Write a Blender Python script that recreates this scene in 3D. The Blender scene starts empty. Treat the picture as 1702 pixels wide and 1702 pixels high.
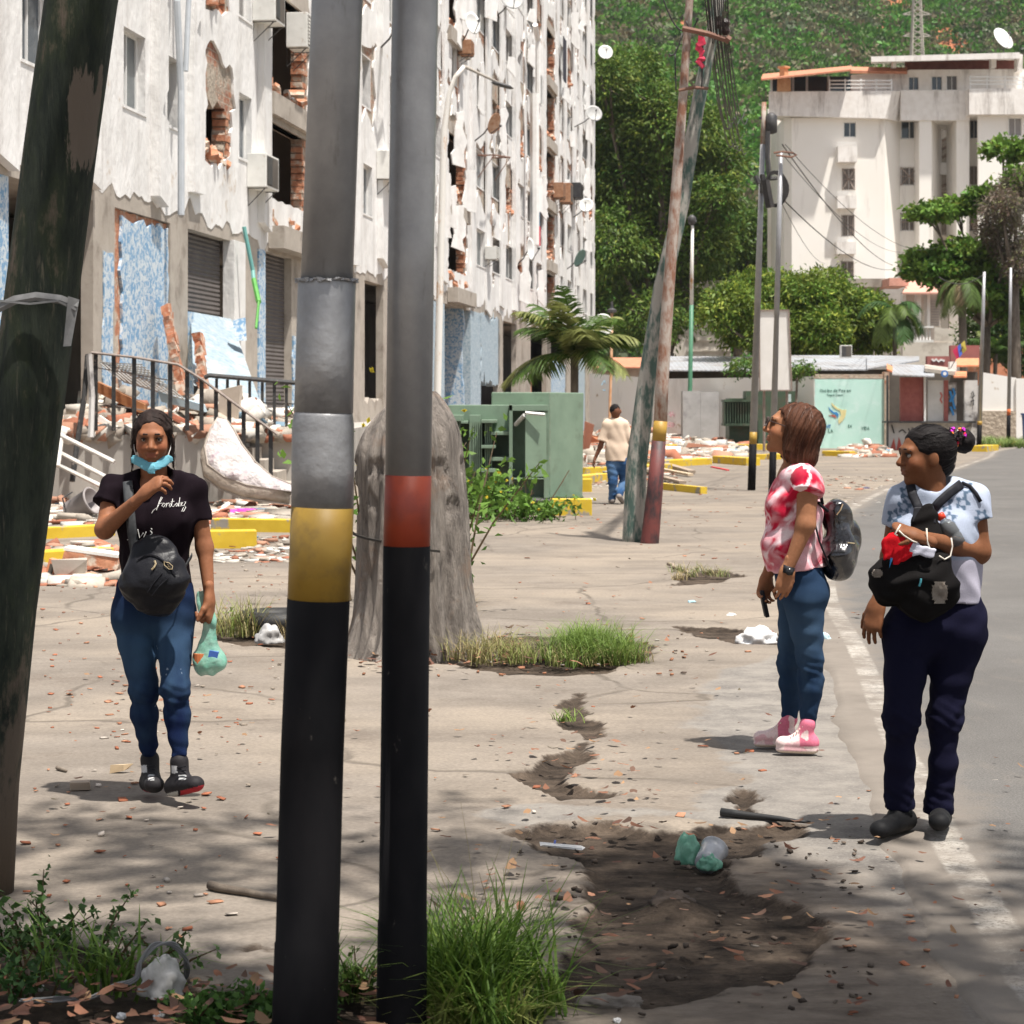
import bpy, bmesh, math, random
import numpy as np
from mathutils import Vector, Matrix, noise as mnoise
from mathutils.geometry import delaunay_2d_cdt
R = math.radians
SC = bpy.context.scene
COL = SC.collection
rnd = random.Random(7)

# ---------------------------------------------------------------- camera, sky, sun, exposure
F = 3500.0; CX = 851.0; HY = 668.0; EYE = 1.65          # photo is 1702 px wide, horizon at row 668
cam_d = bpy.data.cameras.new('camera'); cam = bpy.data.objects.new('camera', cam_d); COL.objects.link(cam)
cam_d.sensor_width = 36; cam_d.lens = 36 * F / 1702; cam_d.shift_y = -(851 - HY) / 1702
cam_d.clip_start = .3; cam_d.clip_end = 3000
cam.location = (0, 0, EYE); cam.rotation_euler = (R(90), 0, 0)
cam_d.dof.use_dof = True; cam_d.dof.focus_distance = 9.3; cam_d.dof.aperture_fstop = 10.0
SC.camera = cam
SUN_EL, SUN_AZ = 72.0, 136.0                             # azimuth clockwise from +Y
w = bpy.data.worlds.new('World'); SC.world = w; w.use_nodes = True
nt = w.node_tree; sky = nt.nodes.new('ShaderNodeTexSky'); sky.sky_type = 'NISHITA'; sky.sun_disc = False
sky.sun_elevation = R(SUN_EL); sky.sun_rotation = R(SUN_AZ); sky.air_density = 1.0; sky.dust_density = 3.0; sky.ozone_density = 1.0
bg = nt.nodes['Background']; bg.inputs[1].default_value = .088; hs_ = nt.nodes.new('ShaderNodeHueSaturation'); hs_.inputs['Saturation'].default_value = .42; nt.links.new(sky.outputs[0], hs_.inputs['Color']); nt.links.new(hs_.outputs[0], bg.inputs[0])
sd = bpy.data.lights.new('sun', 'SUN'); sd.energy = 4.4; sd.angle = R(1.0); sd.color = (1, .95, .88)
sun = bpy.data.objects.new('sun', sd); COL.objects.link(sun)
sdir = Vector((math.sin(R(SUN_AZ)) * math.cos(R(SUN_EL)), math.cos(R(SUN_AZ)) * math.cos(R(SUN_EL)), math.sin(R(SUN_EL))))
sun.rotation_euler = sdir.to_track_quat('Z', 'Y').to_euler(); sun.location = (0, 0, 60)
vs = SC.view_settings; vs.view_transform = 'Standard'; vs.look = 'None'; vs.gamma = 1; vs.exposure = .78; vs.use_curve_mapping = False
SC.cycles.max_bounces = 6; SC.cycles.transparent_max_bounces = 12; SC.cycles.use_denoising = True
SC.cycles.caustics_reflective = False; SC.cycles.caustics_refractive = False

def P(px, py, Y):                                        # photo pixel at depth Y -> point
    return Vector(((px - CX) / F * Y, Y, EYE + (HY - py) / F * Y))
def G(px, py):                                           # photo pixel on the ground -> point
    return P(px, py, F * EYE / (py - HY))

# ---------------------------------------------------------------- objects
def tag(o, label=None, cat=None, group=None, kind=None):
    if label: o['label'] = label
    if cat: o['category'] = cat
    if group: o['group'] = group
    if kind: o['kind'] = kind
    return o
def empty(name, loc, label=None, cat=None, group=None, kind=None):
    o = bpy.data.objects.new(name, None); COL.objects.link(o); o.location = loc; o.empty_display_size = .2
    return tag(o, label, cat, group, kind)
def link(name, me, mats, parent=None, smooth=False):
    o = bpy.data.objects.new(name, me); COL.objects.link(o)
    for m in (mats if isinstance(mats, (list, tuple)) else [mats]): me.materials.append(m)
    if smooth: me.shade_smooth()
    if parent is not None:
        o.parent = parent
        if parent.type == 'EMPTY': o.matrix_parent_inverse = Matrix.Translation(-Vector(parent.location))
    return o
def copy_tree(o, parent=None):
    c = o.copy(); COL.objects.link(c)
    if parent is not None: c.parent = parent
    for ch in list(o.children): copy_tree(ch, c)
    return c

class MB:
    def __init__(s): s.v = []; s.f = []; s.m = []; s.mi = 0; s.c = []
    def add(s, vs_, fs):
        b = len(s.v); s.v += [tuple(v) for v in vs_]
        for f in fs: s.f.append(tuple(i + b for i in f)); s.m.append(s.mi)
        return s
    def hexa(s, p):                                       # 8 points: bottom ring then top ring
        return s.add(p, [(3, 2, 1, 0), (4, 5, 6, 7), (0, 1, 5, 4), (1, 2, 6, 5), (2, 3, 7, 6), (3, 0, 4, 7)])
    def box(s, c, d, rot=None, jit=0):
        p = []
        for z in (-.5, .5):
            for x, y in ((-.5, -.5), (.5, -.5), (.5, .5), (-.5, .5)):
                v = Vector((x * d[0], y * d[1], z * d[2]))
                if jit: v += Vector((rnd.uniform(-jit, jit) * d[0], rnd.uniform(-jit, jit) * d[1], rnd.uniform(-jit, jit) * d[2]))
                if rot is not None: v = rot @ v
                p.append(v + Vector(c))
        return s.hexa(p)
    def bx(s, x0, x1, y0, y1, z0, z1): return s.box(((x0 + x1) / 2, (y0 + y1) / 2, (z0 + z1) / 2), (x1 - x0, y1 - y0, z1 - z0))
    def tube(s, pts, r, n=8, flat=1.0, up=(0, 0, 1), cap=True):
        pts = [Vector(p) for p in pts]; N = len(pts); rr = r if isinstance(r, (list, tuple)) else [r] * N
        b = len(s.v); prev = None
        for i, p in enumerate(pts):
            t = (pts[min(i + 1, N - 1)] - pts[max(i - 1, 0)])
            if t.length < 1e-9: t = Vector((0, 0, 1))
            t.normalize()
            u = Vector(up) if prev is None else prev
            a = u - t * u.dot(t)
            if a.length < 1e-4: a = Vector((1, 0, 0)) - t * t.x
            if a.length < 1e-4: a = Vector((0, 1, 0)) - t * t.y
            a.normalize(); prev = a; c = t.cross(a)
            for k in range(n):
                q = 2 * math.pi * (k + .5) / n
                s.v.append(tuple(p + a * math.cos(q) * rr[i] * flat + c * math.sin(q) * rr[i]))
        for i in range(N - 1):
            for k in range(n):
                k2 = (k + 1) % n
                s.f.append((b + i * n + k, b + i * n + k2, b + (i + 1) * n + k2, b + (i + 1) * n + k)); s.m.append(s.mi)
        if cap:
            s.f.append(tuple(b + k for k in range(n))[::-1]); s.m.append(s.mi)
            s.f.append(tuple(b + (N - 1) * n + k for k in range(n))); s.m.append(s.mi)
        return s
    def lathe(s, prof, c=(0, 0, 0), n=20, rot=None):       # prof: (r, z)
        b = len(s.v); c = Vector(c)
        for r, z in prof:
            for k in range(n):
                q = 2 * math.pi * k / n; v = Vector((r * math.cos(q), r * math.sin(q), z))
                if rot is not None: v = rot @ v
                s.v.append(tuple(v + c))
        for i in range(len(prof) - 1):
            for k in range(n):
                k2 = (k + 1) % n
                s.f.append((b + i * n + k, b + i * n + k2, b + (i + 1) * n + k2, b + (i + 1) * n + k)); s.m.append(s.mi)
        s.f.append(tuple(b + k for k in range(n))[::-1]); s.m.append(s.mi)
        s.f.append(tuple(b + (len(prof) - 1) * n + k for k in range(n))); s.m.append(s.mi)
        return s
    def prism(s, poly, to3, t0, t1):                       # convex-ish outline extruded between offsets t0 and t1
        n = len(poly)
        return s.add([to3(a, b_, t0) for a, b_ in poly] + [to3(a, b_, t1) for a, b_ in poly],
                     [tuple(range(n))[::-1], tuple(range(n, 2 * n))] + [(k, (k + 1) % n, n + (k + 1) % n, n + k) for k in range(n)])
    def mesh(s, name):
        me = bpy.data.meshes.new(name); me.from_pydata([tuple(v) for v in s.v], [], s.f)
        if any(s.m): me.polygons.foreach_set('material_index', s.m)
        me.validate(); me.update(); return me
    def build(s, name, mats, parent=None, smooth=False, bevel=0):
        o = link(name, s.mesh(name), mats, parent, smooth)
        if bevel:
            md = o.modifiers.new('bevel', 'BEVEL'); md.width = bevel; md.segments = 2; md.limit_method = 'ANGLE'
        return o

def npmesh(name, V, Fq, cols=None, cname='Col', attrs=None):
    """fast mesh from numpy arrays; Fq (n,3) or (n,4)"""
    me = bpy.data.meshes.new(name); nv = len(V); nf, k = Fq.shape
    me.vertices.add(nv); me.vertices.foreach_set('co', np.asarray(V, np.float32).ravel())
    me.loops.add(nf * k); me.loops.foreach_set('vertex_index', np.asarray(Fq, np.int32).ravel())
    me.polygons.add(nf); me.polygons.foreach_set('loop_start', np.arange(0, nf * k, k, dtype=np.int32))
    try: me.polygons.foreach_set('loop_total', np.full(nf, k, dtype=np.int32))
    except Exception: pass
    me.update(calc_edges=True)
    if cols is not None:
        a = me.color_attributes.new(cname, 'FLOAT_COLOR', 'POINT')
        c = np.ones((nv, 4), np.float32); c[:, :3] = cols; a.data.foreach_set('color', c.ravel())
    for nme, arr in (attrs or {}).items():
        a = me.attributes.new(nme, 'FLOAT', 'POINT'); a.data.foreach_set('value', np.asarray(arr, np.float32))
    return me

def pip(pts, poly):
    """vectorised point in polygon"""
    pts = np.asarray(pts); x, y = pts[:, 0], pts[:, 1]; inside = np.zeros(len(pts), bool); n = len(poly)
    for i in range(n):
        x1, y1 = poly[i]; x2, y2 = poly[(i + 1) % n]
        if y1 == y2: continue
        c = ((y1 > y) != (y2 > y)) & (x < (x2 - x1) * (y - y1) / (y2 - y1) + x1); inside ^= c
    return inside
def sdpoly(pts, poly):
    """signed distance, positive inside"""
    pts = np.asarray(pts, float); d = np.full(len(pts), 1e9); n = len(poly)
    for i in range(n):
        a = np.array(poly[i], float); b = np.array(poly[(i + 1) % n], float); ab = b - a
        t = np.clip(((pts - a) @ ab) / max(ab @ ab, 1e-12), 0, 1)
        d = np.minimum(d, np.hypot(*(pts - a - t[:, None] * ab).T))
    return np.where(pip(pts, poly), d, -d)
def ragged(poly, step, amp, seed=0, closed=True):
    r = random.Random(seed); out = []; n = len(poly)
    for i in range(n if closed else n - 1):
        a = Vector(poly[i]); b = Vector(poly[(i + 1) % n]); L = (b - a).length; k = max(1, int(L / step))
        nn = Vector((-(b - a).y, (b - a).x)); nn.normalize()
        for j in range(k):
            t = (j + (0 if j == 0 else r.uniform(-.3, .3))) / k
            out.append(tuple(a.lerp(b, t) + nn * (0 if j == 0 else r.gauss(0, 1) * amp)))
    if not closed: out.append(tuple(poly[-1]))
    return out
def sheet(mb, outer, holes, to3, t0, t1):
    """plate with holes: outline loops in 2D, thickness from t0 (back) to t1 (front)"""
    loops = [outer] + holes; co = []; ed = []
    for lp in loops:
        b = len(co); co += [Vector(p) for p in lp]; ed += [(b + i, b + (i + 1) % len(lp)) for i in range(len(lp))]
    r = delaunay_2d_cdt(co, ed, [], 0, 1e-5)
    vv = r[0]; tr = r[2]
    cen = np.array([[sum(vv[i][0] for i in t) / len(t), sum(vv[i][1] for i in t) / len(t)] for t in tr])
    ok = pip(cen, outer)
    for h in holes: ok &= ~pip(cen, h)
    n = len(vv); V = [to3(p[0], p[1], t1) for p in vv] + [to3(p[0], p[1], t0) for p in vv]; Fs = []; es = {}
    for t, k in zip(tr, ok):
        if not k: continue
        t = tuple(t); Fs.append(t); Fs.append(tuple(i + n for i in t[::-1]))
        for a, b in zip(t, t[1:] + t[:1]): es[(a, b)] = 1
    for (a, b) in es:
        if (b, a) not in es: Fs.append((b, a, a + n, b + n))
    mb.add(V, Fs)

# ---------------------------------------------------------------- materials
MATS = {}
class NT:
    def __init__(s, name):
        s.m = bpy.data.materials.new(name); s.m.use_nodes = True; s.t = s.m.node_tree; s.b = s.t.nodes['Principled BSDF']
    def n(s, typ, **kw):
        x = s.t.nodes.new(typ)
        for k, v in kw.items(): setattr(x, k, v)
        return x
    def l(s, a, b): s.t.links.new(a, b)
    def pos(s, scale=(1, 1, 1), obj=True):
        tc = s.n('ShaderNodeTexCoord'); mp = s.n('ShaderNodeMapping'); mp.inputs['Scale'].default_value = scale
        if obj: s.l(tc.outputs['Object'], mp.inputs['Vector'])
        else:
            g = s.n('ShaderNodeNewGeometry'); s.l(g.outputs['Position'], mp.inputs['Vector'])
        return mp.outputs[0]
    def noise(s, scale=5, detail=4, vec=None, rough=.55, dist=0):
        x = s.n('ShaderNodeTexNoise'); x.inputs['Scale'].default_value = scale; x.inputs['Detail'].default_value = detail
        x.inputs['Roughness'].default_value = rough; x.inputs['Distortion'].default_value = dist
        if vec is not None: s.l(vec, x.inputs['Vector'])
        return x.outputs['Fac']
    def ramp(s, fac, a, b, ca=(0, 0, 0, 1), cb=(1, 1, 1, 1)):
        x = s.n('ShaderNodeValToRGB'); e = x.color_ramp.elements; e[0].position = a; e[1].position = b
        e[0].color = ca if len(ca) == 4 else (*ca, 1); e[1].color = cb if len(cb) == 4 else (*cb, 1); s.l(fac, x.inputs[0]); return x.outputs[0]
    def mix(s, fac, a, b, typ='MIX'):
        x = s.n('ShaderNodeMix'); x.data_type = 'RGBA'; x.blend_type = typ
        for sock, v in ((x.inputs[0], fac), (x.inputs[6], a), (x.inputs[7], b)):
            if hasattr(v, 'links') or hasattr(v, 'is_linked'): s.l(v, sock)
            elif isinstance(v, (int, float)): sock.default_value = v
            else: sock.default_value = v if len(v) == 4 else (*v, 1)
        return x.outputs[2]
    def math(s, op, a, b=0.0, clamp=False):
        x = s.n('ShaderNodeMath', operation=op, use_clamp=clamp)
        for i, v in enumerate((a, b)):
            if isinstance(v, (int, float)): x.inputs[i].default_value = v
            else: s.l(v, x.inputs[i])
        return x.outputs[0]
    def attr(s, name, fac=False):
        x = s.n('ShaderNodeAttribute'); x.attribute_name = name; return x.outputs['Fac' if fac else 'Color']
    def color(s, c): s.l(c, s.b.inputs['Base Color']) if hasattr(c, 'is_linked') else setattr(s.b.inputs['Base Color'], 'default_value', (*c, 1))
    def bump(s, h, strength=.3, dist=.01):
        x = s.n('ShaderNodeBump'); x.inputs['Strength'].default_value = strength; x.inputs['Distance'].default_value = dist
        s.l(h, x.inputs['Height'])
        s.l(x.outputs[0], s.b.inputs['Normal']); return x
def mat(name, c1, c2=None, scale=6, rough=.8, bump=0, metal=0, c3=None, s3=1.5, t3=(.52, .66), vs_=(1, 1, 1), spec=.4, trans=0, alpha=1, bdist=.01, detail=5, world=True):
    if name in MATS: return MATS[name]
    k = NT(name); b = k.b
    b.inputs['Roughness'].default_value = rough; b.inputs['Metallic'].default_value = metal; b.inputs['Specular IOR Level'].default_value = spec
    v = k.pos(vs_, obj=not world)
    c = None
    n1 = k.noise(scale, detail, v)
    c = k.mix(k.ramp(n1, .3, .7), c1, c2 if c2 else tuple(min(1, x * 1.25 + .005) for x in c1))
    if c3: c = k.mix(k.ramp(k.noise(s3, 6, v, .65), *t3), c, c3)
    k.color(c)
    if bump: k.bump(n1, bump, bdist)
    if trans: b.inputs['Transmission Weight'].default_value = trans
    if alpha < 1: b.inputs['Alpha'].default_value = alpha
    MATS[name] = k.m; return k.m
def colmat(name, rough=.7, bump=0, bscale=60, spec=.3, mul=None, sheen=0):
    """material that takes the thing's own colours from the mesh"""
    if name in MATS: return MATS[name]
    k = NT(name); c = k.attr('Col'); v = k.pos()
    n1 = k.noise(bscale, 4, v); c = k.mix(.35, c, k.mix(1.0, c, k.ramp(n1, .25, .75, (.55, .55, .55), (1.3, 1.3, 1.3)), 'MULTIPLY'))
    k.color(c); k.b.inputs['Roughness'].default_value = rough; k.b.inputs['Specular IOR Level'].default_value = spec
    if sheen: k.b.inputs['Sheen Weight'].default_value = sheen
    if bump: k.bump(n1, bump, .004)
    MATS[name] = k.m; return k.m

# ---------------------------------------------------------------- SDF figures
def a3(v): return np.array(v, float)
class Sdf:
    """union of soft primitives, turned into one continuous surface"""
    def __init__(s): s.p = []
    def cone(s, a, b, ra, rb, k=.02, flat=None, sub=False, cap=(False, False)): s.p.append(('cone', a3(a), a3(b), ra, rb, k, flat, sub, cap)); return s
    def ell(s, c, r, rot=None, k=.02, sub=False): s.p.append(('ell', a3(c), a3(r), np.array(rot, float) if rot is not None else np.eye(3), k, sub)); return s
    def cut(s, pt, nrm): s.p.append(('cut', a3(pt), a3(nrm))); return s
    def bounds(s, pad):
        lo = np.full(3, 1e9); hi = -lo
        for q in s.p:
            if q[0] == 'cone' and not q[7]:
                r = max(q[3], q[4]) * (1 if q[6] is None else max(1, q[6][1]))
                lo = np.minimum(lo, np.minimum(q[1], q[2]) - r); hi = np.maximum(hi, np.maximum(q[1], q[2]) + r)
            if q[0] == 'ell' and not q[5]: r = max(q[2]); lo = np.minimum(lo, q[1] - r); hi = np.maximum(hi, q[1] + r)
        return lo - pad, hi + pad
    def mesh(s, vox, disp=None, pad=.03, grow=0):
        lo, hi = s.bounds(pad); n = np.ceil((hi - lo) / vox).astype(int) + 1
        ax = [lo[i] + np.arange(n[i]) * vox for i in range(3)]; D = np.full(n, 1.0, np.float32)
        for q in s.p:
            if q[0] == 'cut':
                X = ax[0][:, None, None] * q[2][0] + ax[1][None, :, None] * q[2][1] + ax[2][None, None, :] * q[2][2]
                D = np.maximum(D, (X - q[1] @ q[2]).astype(np.float32)); continue
            if q[0] == 'cone': _, A, B, ra, rb, k, flat, sub, cap = q; r = max(ra, rb) * (1 if flat is None else max(1, flat[1])); l_ = np.minimum(A, B) - r; h_ = np.maximum(A, B) + r
            else: _, A, rr, rot, k, sub = q; r = max(rr); l_ = A - r; h_ = A + r
            m = k + 3 * vox; i0 = np.clip(np.floor((l_ - m - lo) / vox).astype(int), 0, n - 1); i1 = np.clip(np.ceil((h_ + m - lo) / vox).astype(int) + 1, 1, n)
            x = ax[0][i0[0]:i1[0], None, None]; y = ax[1][None, i0[1]:i1[1], None]; z = ax[2][None, None, i0[2]:i1[2]]
            if x.size == 0 or y.size == 0 or z.size == 0: continue
            if q[0] == 'cone':
                ab = B - A; L = max(np.sqrt(ab @ ab), 1e-9); u = ab / L
                dx, dy, dz = x - A[0], y - A[1], z - A[2]
                tt = (dx * u[0] + dy * u[1] + dz * u[2]) / L; t = np.clip(tt, 0, 1)
                if cap[0] or cap[1]: tc = np.clip(tt, -9 if cap[0] else 0, 9 if cap[1] else 1)
                else: tc = t
                vx = dx - tc * ab[0]; vy = dy - tc * ab[1]; vz = dz - tc * ab[2]
                if flat is not None:
                    fn = a3(flat[0]); fn = fn / np.linalg.norm(fn); dn = vx * fn[0] + vy * fn[1] + vz * fn[2]; g = 1 / flat[1] - 1
                    vx = vx + fn[0] * dn * g; vy = vy + fn[1] * dn * g; vz = vz + fn[2] * dn * g
                d = np.sqrt(vx * vx + vy * vy + vz * vz) - (ra + (rb - ra) * t)
                if flat is not None: d = d * min(1, flat[1])
                if cap[0]: d = np.maximum(d, -tt * L)
                if cap[1]: d = np.maximum(d, (tt - 1) * L)
            else:
                dx, dy, dz = x - A[0], y - A[1], z - A[2]; e = []
                for j in range(3): e.append((dx * rot[0][j] + dy * rot[1][j] + dz * rot[2][j]) / rr[j])
                k0 = np.sqrt(e[0] ** 2 + e[1] ** 2 + e[2] ** 2); k1 = np.sqrt((e[0] / rr[0]) ** 2 + (e[1] / rr[1]) ** 2 + (e[2] / rr[2]) ** 2)
                d = k0 * (k0 - 1) / np.maximum(k1, 1e-9)
            d = d.astype(np.float32); sl = (slice(i0[0], i1[0]), slice(i0[1], i1[1]), slice(i0[2], i1[2])); C = D[sl]
            if sub:
                h = np.clip(.5 - .5 * (C + d) / k, 0, 1); D[sl] = C + (-d - C) * h + k * h * (1 - h)
            else:
                h = np.clip(.5 + .5 * (d - C) / k, 0, 1); D[sl] = d + (C - d) * h - k * h * (1 - h)
        if disp is not None:
            D = D + disp(ax[0][:, None, None], ax[1][None, :, None], ax[2][None, None, :]).astype(np.float32)
        D = D + np.float32(grow)
        D[0], D[-1] = 1, 1; D[:, 0], D[:, -1] = 1, 1; D[:, :, 0], D[:, :, -1] = 1, 1
        return nets(D, lo, vox)
def nets(D, lo, vox):
    I = D < 0; c = np.zeros(tuple(np.array(D.shape) - 1), np.int8)
    offs = [(i, j, k) for i in (0, 1) for j in (0, 1) for k in (0, 1)]
    sh = c.shape
    for o in offs: c += I[o[0]:o[0] + sh[0], o[1]:o[1] + sh[1], o[2]:o[2] + sh[2]]
    act = np.argwhere((c > 0) & (c < 8)); idx = -np.ones(sh, np.int64); idx[tuple(act.T)] = np.arange(len(act))
    S = np.zeros((len(act), 3)); cnt = np.zeros(len(act))
    for a in offs:
        for d in range(3):
            if a[d]: continue
            b = list(a); b[d] = 1
            va = D[act[:, 0] + a[0], act[:, 1] + a[1], act[:, 2] + a[2]]; vb = D[act[:, 0] + b[0], act[:, 1] + b[1], act[:, 2] + b[2]]
            cr = (va < 0) != (vb < 0); t = np.where(cr, va / np.where(cr, va - vb, 1), 0)
            p = np.array(a, float)[None] + np.zeros((len(act), 3)); p[:, d] = t; S[cr] += p[cr]; cnt[cr] += 1
    V = lo + (act + S / cnt[:, None]) * vox
    quads = []
    for d in range(3):
        a = [slice(None)] * 3; b = [slice(None)] * 3; a[d] = slice(0, -1); b[d] = slice(1, None)
        A_, B_ = I[tuple(a)], I[tuple(b)]; e = np.argwhere(A_ != B_); inv = A_[tuple(e.T)]
        u, v_ = (d + 1) % 3, (d + 2) % 3; ok = (e[:, u] > 0) & (e[:, v_] > 0) & (e[:, u] < sh[u]) & (e[:, v_] < sh[v_]); e = e[ok]; inv = inv[ok]
        q = []
        for du, dv in ((1, 1), (0, 1), (0, 0), (1, 0)):
            g = e.copy(); g[:, u] -= du; g[:, v_] -= dv; q.append(idx[tuple(g.T)])
        q = np.stack(q, 1); q[~inv] = q[~inv][:, ::-1]; quads.append(q)
    Q = np.concatenate(quads); Q = Q[(Q >= 0).all(1)]
    return V, Q
def joinm(parts):
    V = []; Q = []; b = 0
    for v, q in parts: V.append(v); Q.append(q + b); b += len(v)
    return np.concatenate(V), np.concatenate(Q)
def vnormals(V, Q):
    n = np.cross(V[Q[:, 2]] - V[Q[:, 0]], V[Q[:, 3]] - V[Q[:, 1]]); N = np.zeros_like(V)
    for k in range(4): np.add.at(N, Q[:, k], n)
    return N / np.maximum(np.linalg.norm(N, axis=1), 1e-9)[:, None]
def npnoise(p, seed=0, oct=3):
    """cheap smooth pseudo noise from rotated sines, about -1..1"""
    r = np.random.RandomState(seed); s = 0; a = 1; tot = 0
    for o in range(oct):
        for j in range(3):
            d = r.normal(size=3); d /= np.linalg.norm(d); ph = r.uniform(0, 6.28, 2); d2 = r.normal(size=3); d2 /= np.linalg.norm(d2)
            s = s + a * np.sin(p @ d * (2 ** o) * 2.1 + ph[0] + 1.3 * np.sin(p @ d2 * (2 ** o) * 1.7 + ph[1])); tot += a
        a *= .55
    return s / tot * 1.6

# ================================================================ GROUND
def leafmat(name, rough=.55, tr=.3):
    if name in MATS: return MATS[name]
    k = NT(name); c = k.attr('Col'); k.color(c); k.b.inputs['Roughness'].default_value = rough; k.b.inputs['Specular IOR Level'].default_value = .25
    t = k.n('ShaderNodeBsdfTranslucent'); k.l(c, t.inputs[0]); m = k.n('ShaderNodeMixShader'); m.inputs[0].default_value = tr
    k.l(k.b.outputs[0], m.inputs[1]); k.l(t.outputs[0], m.inputs[2]); k.l(m.outputs[0], k.t.nodes['Material Output'].inputs[0])
    MATS[name] = k.m; return k.m
LEAF = leafmat('foliage')
def pix(poly): return [(G(x, y).x, G(x, y).y) for x, y in poly]
LINE_PX = [(1720, 1650), (1640, 1510), (1574, 1402), (1531, 1311), (1490, 1235), (1461, 1170), (1440, 1115), (1418, 1068), (1381, 1000), (1376, 940), (1380, 900), (1416, 847), (1492, 808), (1575, 784), (1640, 762), (1702, 743)]
LINE = [(1.3, -12), (1.32, -9), (1.34, -6), (1.36, -3.5), (1.38, -1), (1.40, 1.2), (1.42, 3), (1.44, 4.6)] + pix(LINE_PX) + [(34, 108), (60, 150), (100, 200)]
def resample(pl, step0, g):
    out = []; ps = [Vector(p) for p in pl]; L = [0]
    for a, b in zip(ps, ps[1:]): L.append(L[-1] + (b - a).length)
    s = 0
    while s < L[-1]:
        i = max(j for j in range(len(L)) if L[j] <= s); i = min(i, len(ps) - 2)
        t = (s - L[i]) / (L[i + 1] - L[i]); p0 = ps[max(i - 1, 0)]; p1 = ps[i]; p2 = ps[i + 1]; p3 = ps[min(i + 2, len(ps) - 1)]
        out.append(.5 * ((2 * p1) + (p2 - p0) * t + (2 * p0 - 5 * p1 + 4 * p2 - p3) * t * t + (3 * p1 - p0 - 3 * p2 + p3) * t ** 3))
        s += max(step0, g * abs(out[-1].y))
    return out
MUD = [pix(p) for p in (
    [(845, 1382), (905, 1365), (960, 1372), (1010, 1362), (1090, 1378), (1140, 1380), (1190, 1366), (1225, 1372), (1300, 1362), (1345, 1370), (1300, 1392), (1262, 1402), (1238, 1428), (1262, 1470), (1330, 1500), (1370, 1525), (1400, 1560), (1380, 1590), (1340, 1610), (1290, 1630), (1240, 1645), (1170, 1668), (1080, 1690), (990, 1672), (905, 1690), (890, 1640), (915, 1600), (945, 1560), (955, 1530), (940, 1490), (958, 1450), (935, 1425), (880, 1405)],
    [(955, 1150), (978, 1148), (962, 1172), (985, 1200), (1008, 1222), (975, 1240), (985, 1262), (945, 1275), (938, 1300), (1030, 1312), (1050, 1325), (930, 1328), (862, 1300), (862, 1284), (910, 1272), (920, 1255), (960, 1232), (945, 1205), (930, 1185), (935, 1165)],
    [(690, 1100), (800, 1112), (900, 1120), (1000, 1118), (1075, 1096), (1090, 1070), (1000, 1050), (860, 1055), (700, 1060), (590, 1050), (575, 1075)],
    [(1120, 1040), (1230, 1042), (1370, 1062), (1450, 1085), (1430, 1092), (1330, 1070), (1230, 1068), (1150, 1058)],
    [(1220, 1300), (1255, 1310), (1262, 1340), (1300, 1352), (1230, 1356), (1205, 1330)],
    [(-200, 1600), (60, 1560), (200, 1590), (330, 1640), (520, 1650), (720, 1640), (920, 1680), (960, 1760), (700, 2300), (-900, 2300), (-900, 1700)],
    [(350, 1062), (360, 1030), (400, 1022), (480, 1028), (560, 1050), (620, 1075), (560, 1086), (480, 1078), (400, 1072)],
    [(1130, 955), (1190, 945), (1240, 955), (1200, 968), (1120, 972)],
    [(390, 1568), (430, 1560), (465, 1568), (450, 1580), (400, 1580)])]
APRON = pix([(1190, 1110), (1290, 1088), (1470, 1100), (1500, 1230), (1600, 1400), (1700, 1600), (1760, 1720), (1600, 1800), (1560, 1600), (1300, 1480), (1262, 1430), (1230, 1370), (1100, 1362), (1000, 1355), (860, 1372), (740, 1350), (900, 1332), (1130, 1340), (1240, 1290), (1190, 1250), (1140, 1200)])
ys = [-80, -40, -15, -5, 0, 2.5, 3.5]
while ys[-1] < 900: ys.append(ys[-1] + max(.02, .0046 * ys[-1]))
us = [-1.2, -.8, -.5, -.36, -.3] + list(np.linspace(-.262, .262, 170)) + [.3, .36, .5, .8, 1.2]
ex = [-300, -80, -20, -4, 0] + [0] * 170 + [0, 4, 20, 80, 300]
YY = np.array(ys)[:, None] + np.zeros((1, len(us))); XX = np.array(us)[None] * np.maximum(YY, 4.5) + np.array(ex)[None]
pts = np.stack([XX.ravel(), YY.ravel()], 1); p3_ = np.concatenate([pts, np.zeros((len(pts), 1))], 1)
near = (pts[:, 1] < 60) & (pts[:, 1] > -6)
mud = np.full(len(pts), -1.0); apr = np.full(len(pts), -1.0); dmp = np.full(len(pts), -1.0)
wn = npnoise(p3_[near] * 3.2, 3, 4) * .07 + npnoise(p3_[near] * 14, 4, 2) * .018
for q in MUD: mud[near] = np.maximum(mud[near], sdpoly(pts[near], q) + wn)
apr[near] = sdpoly(pts[near], APRON) + wn; dmp[near] = sdpoly(pts[near], pix([(900, 1380), (1330, 1400), (1480, 1440), (1640, 1560), (1700, 1700), (1720, 1900), (850, 1900), (870, 1600)]))
st = lambda x, a, b: (lambda t: t * t * (3 - 2 * t))(np.clip((x - a) / (b - a), 0, 1))
hz = np.zeros(len(pts)); nn_ = p3_[near]
deep = st(mud[near], 0, .06)
hz[near] = npnoise(nn_ * .5, 1, 2) * .006 * (1 - deep) - deep * .038 + deep * st(mud[near], .1, .5) * (npnoise(nn_ * np.array([2.6, 8, 1]), 8, 4) * .026 + npnoise(nn_ * np.array([8, 26, 1]), 9, 2) * .007)
hz[near] += st(mud[near], -.25, .0) * (1 - deep) * npnoise(nn_ * 9, 5, 3) * .007
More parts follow.
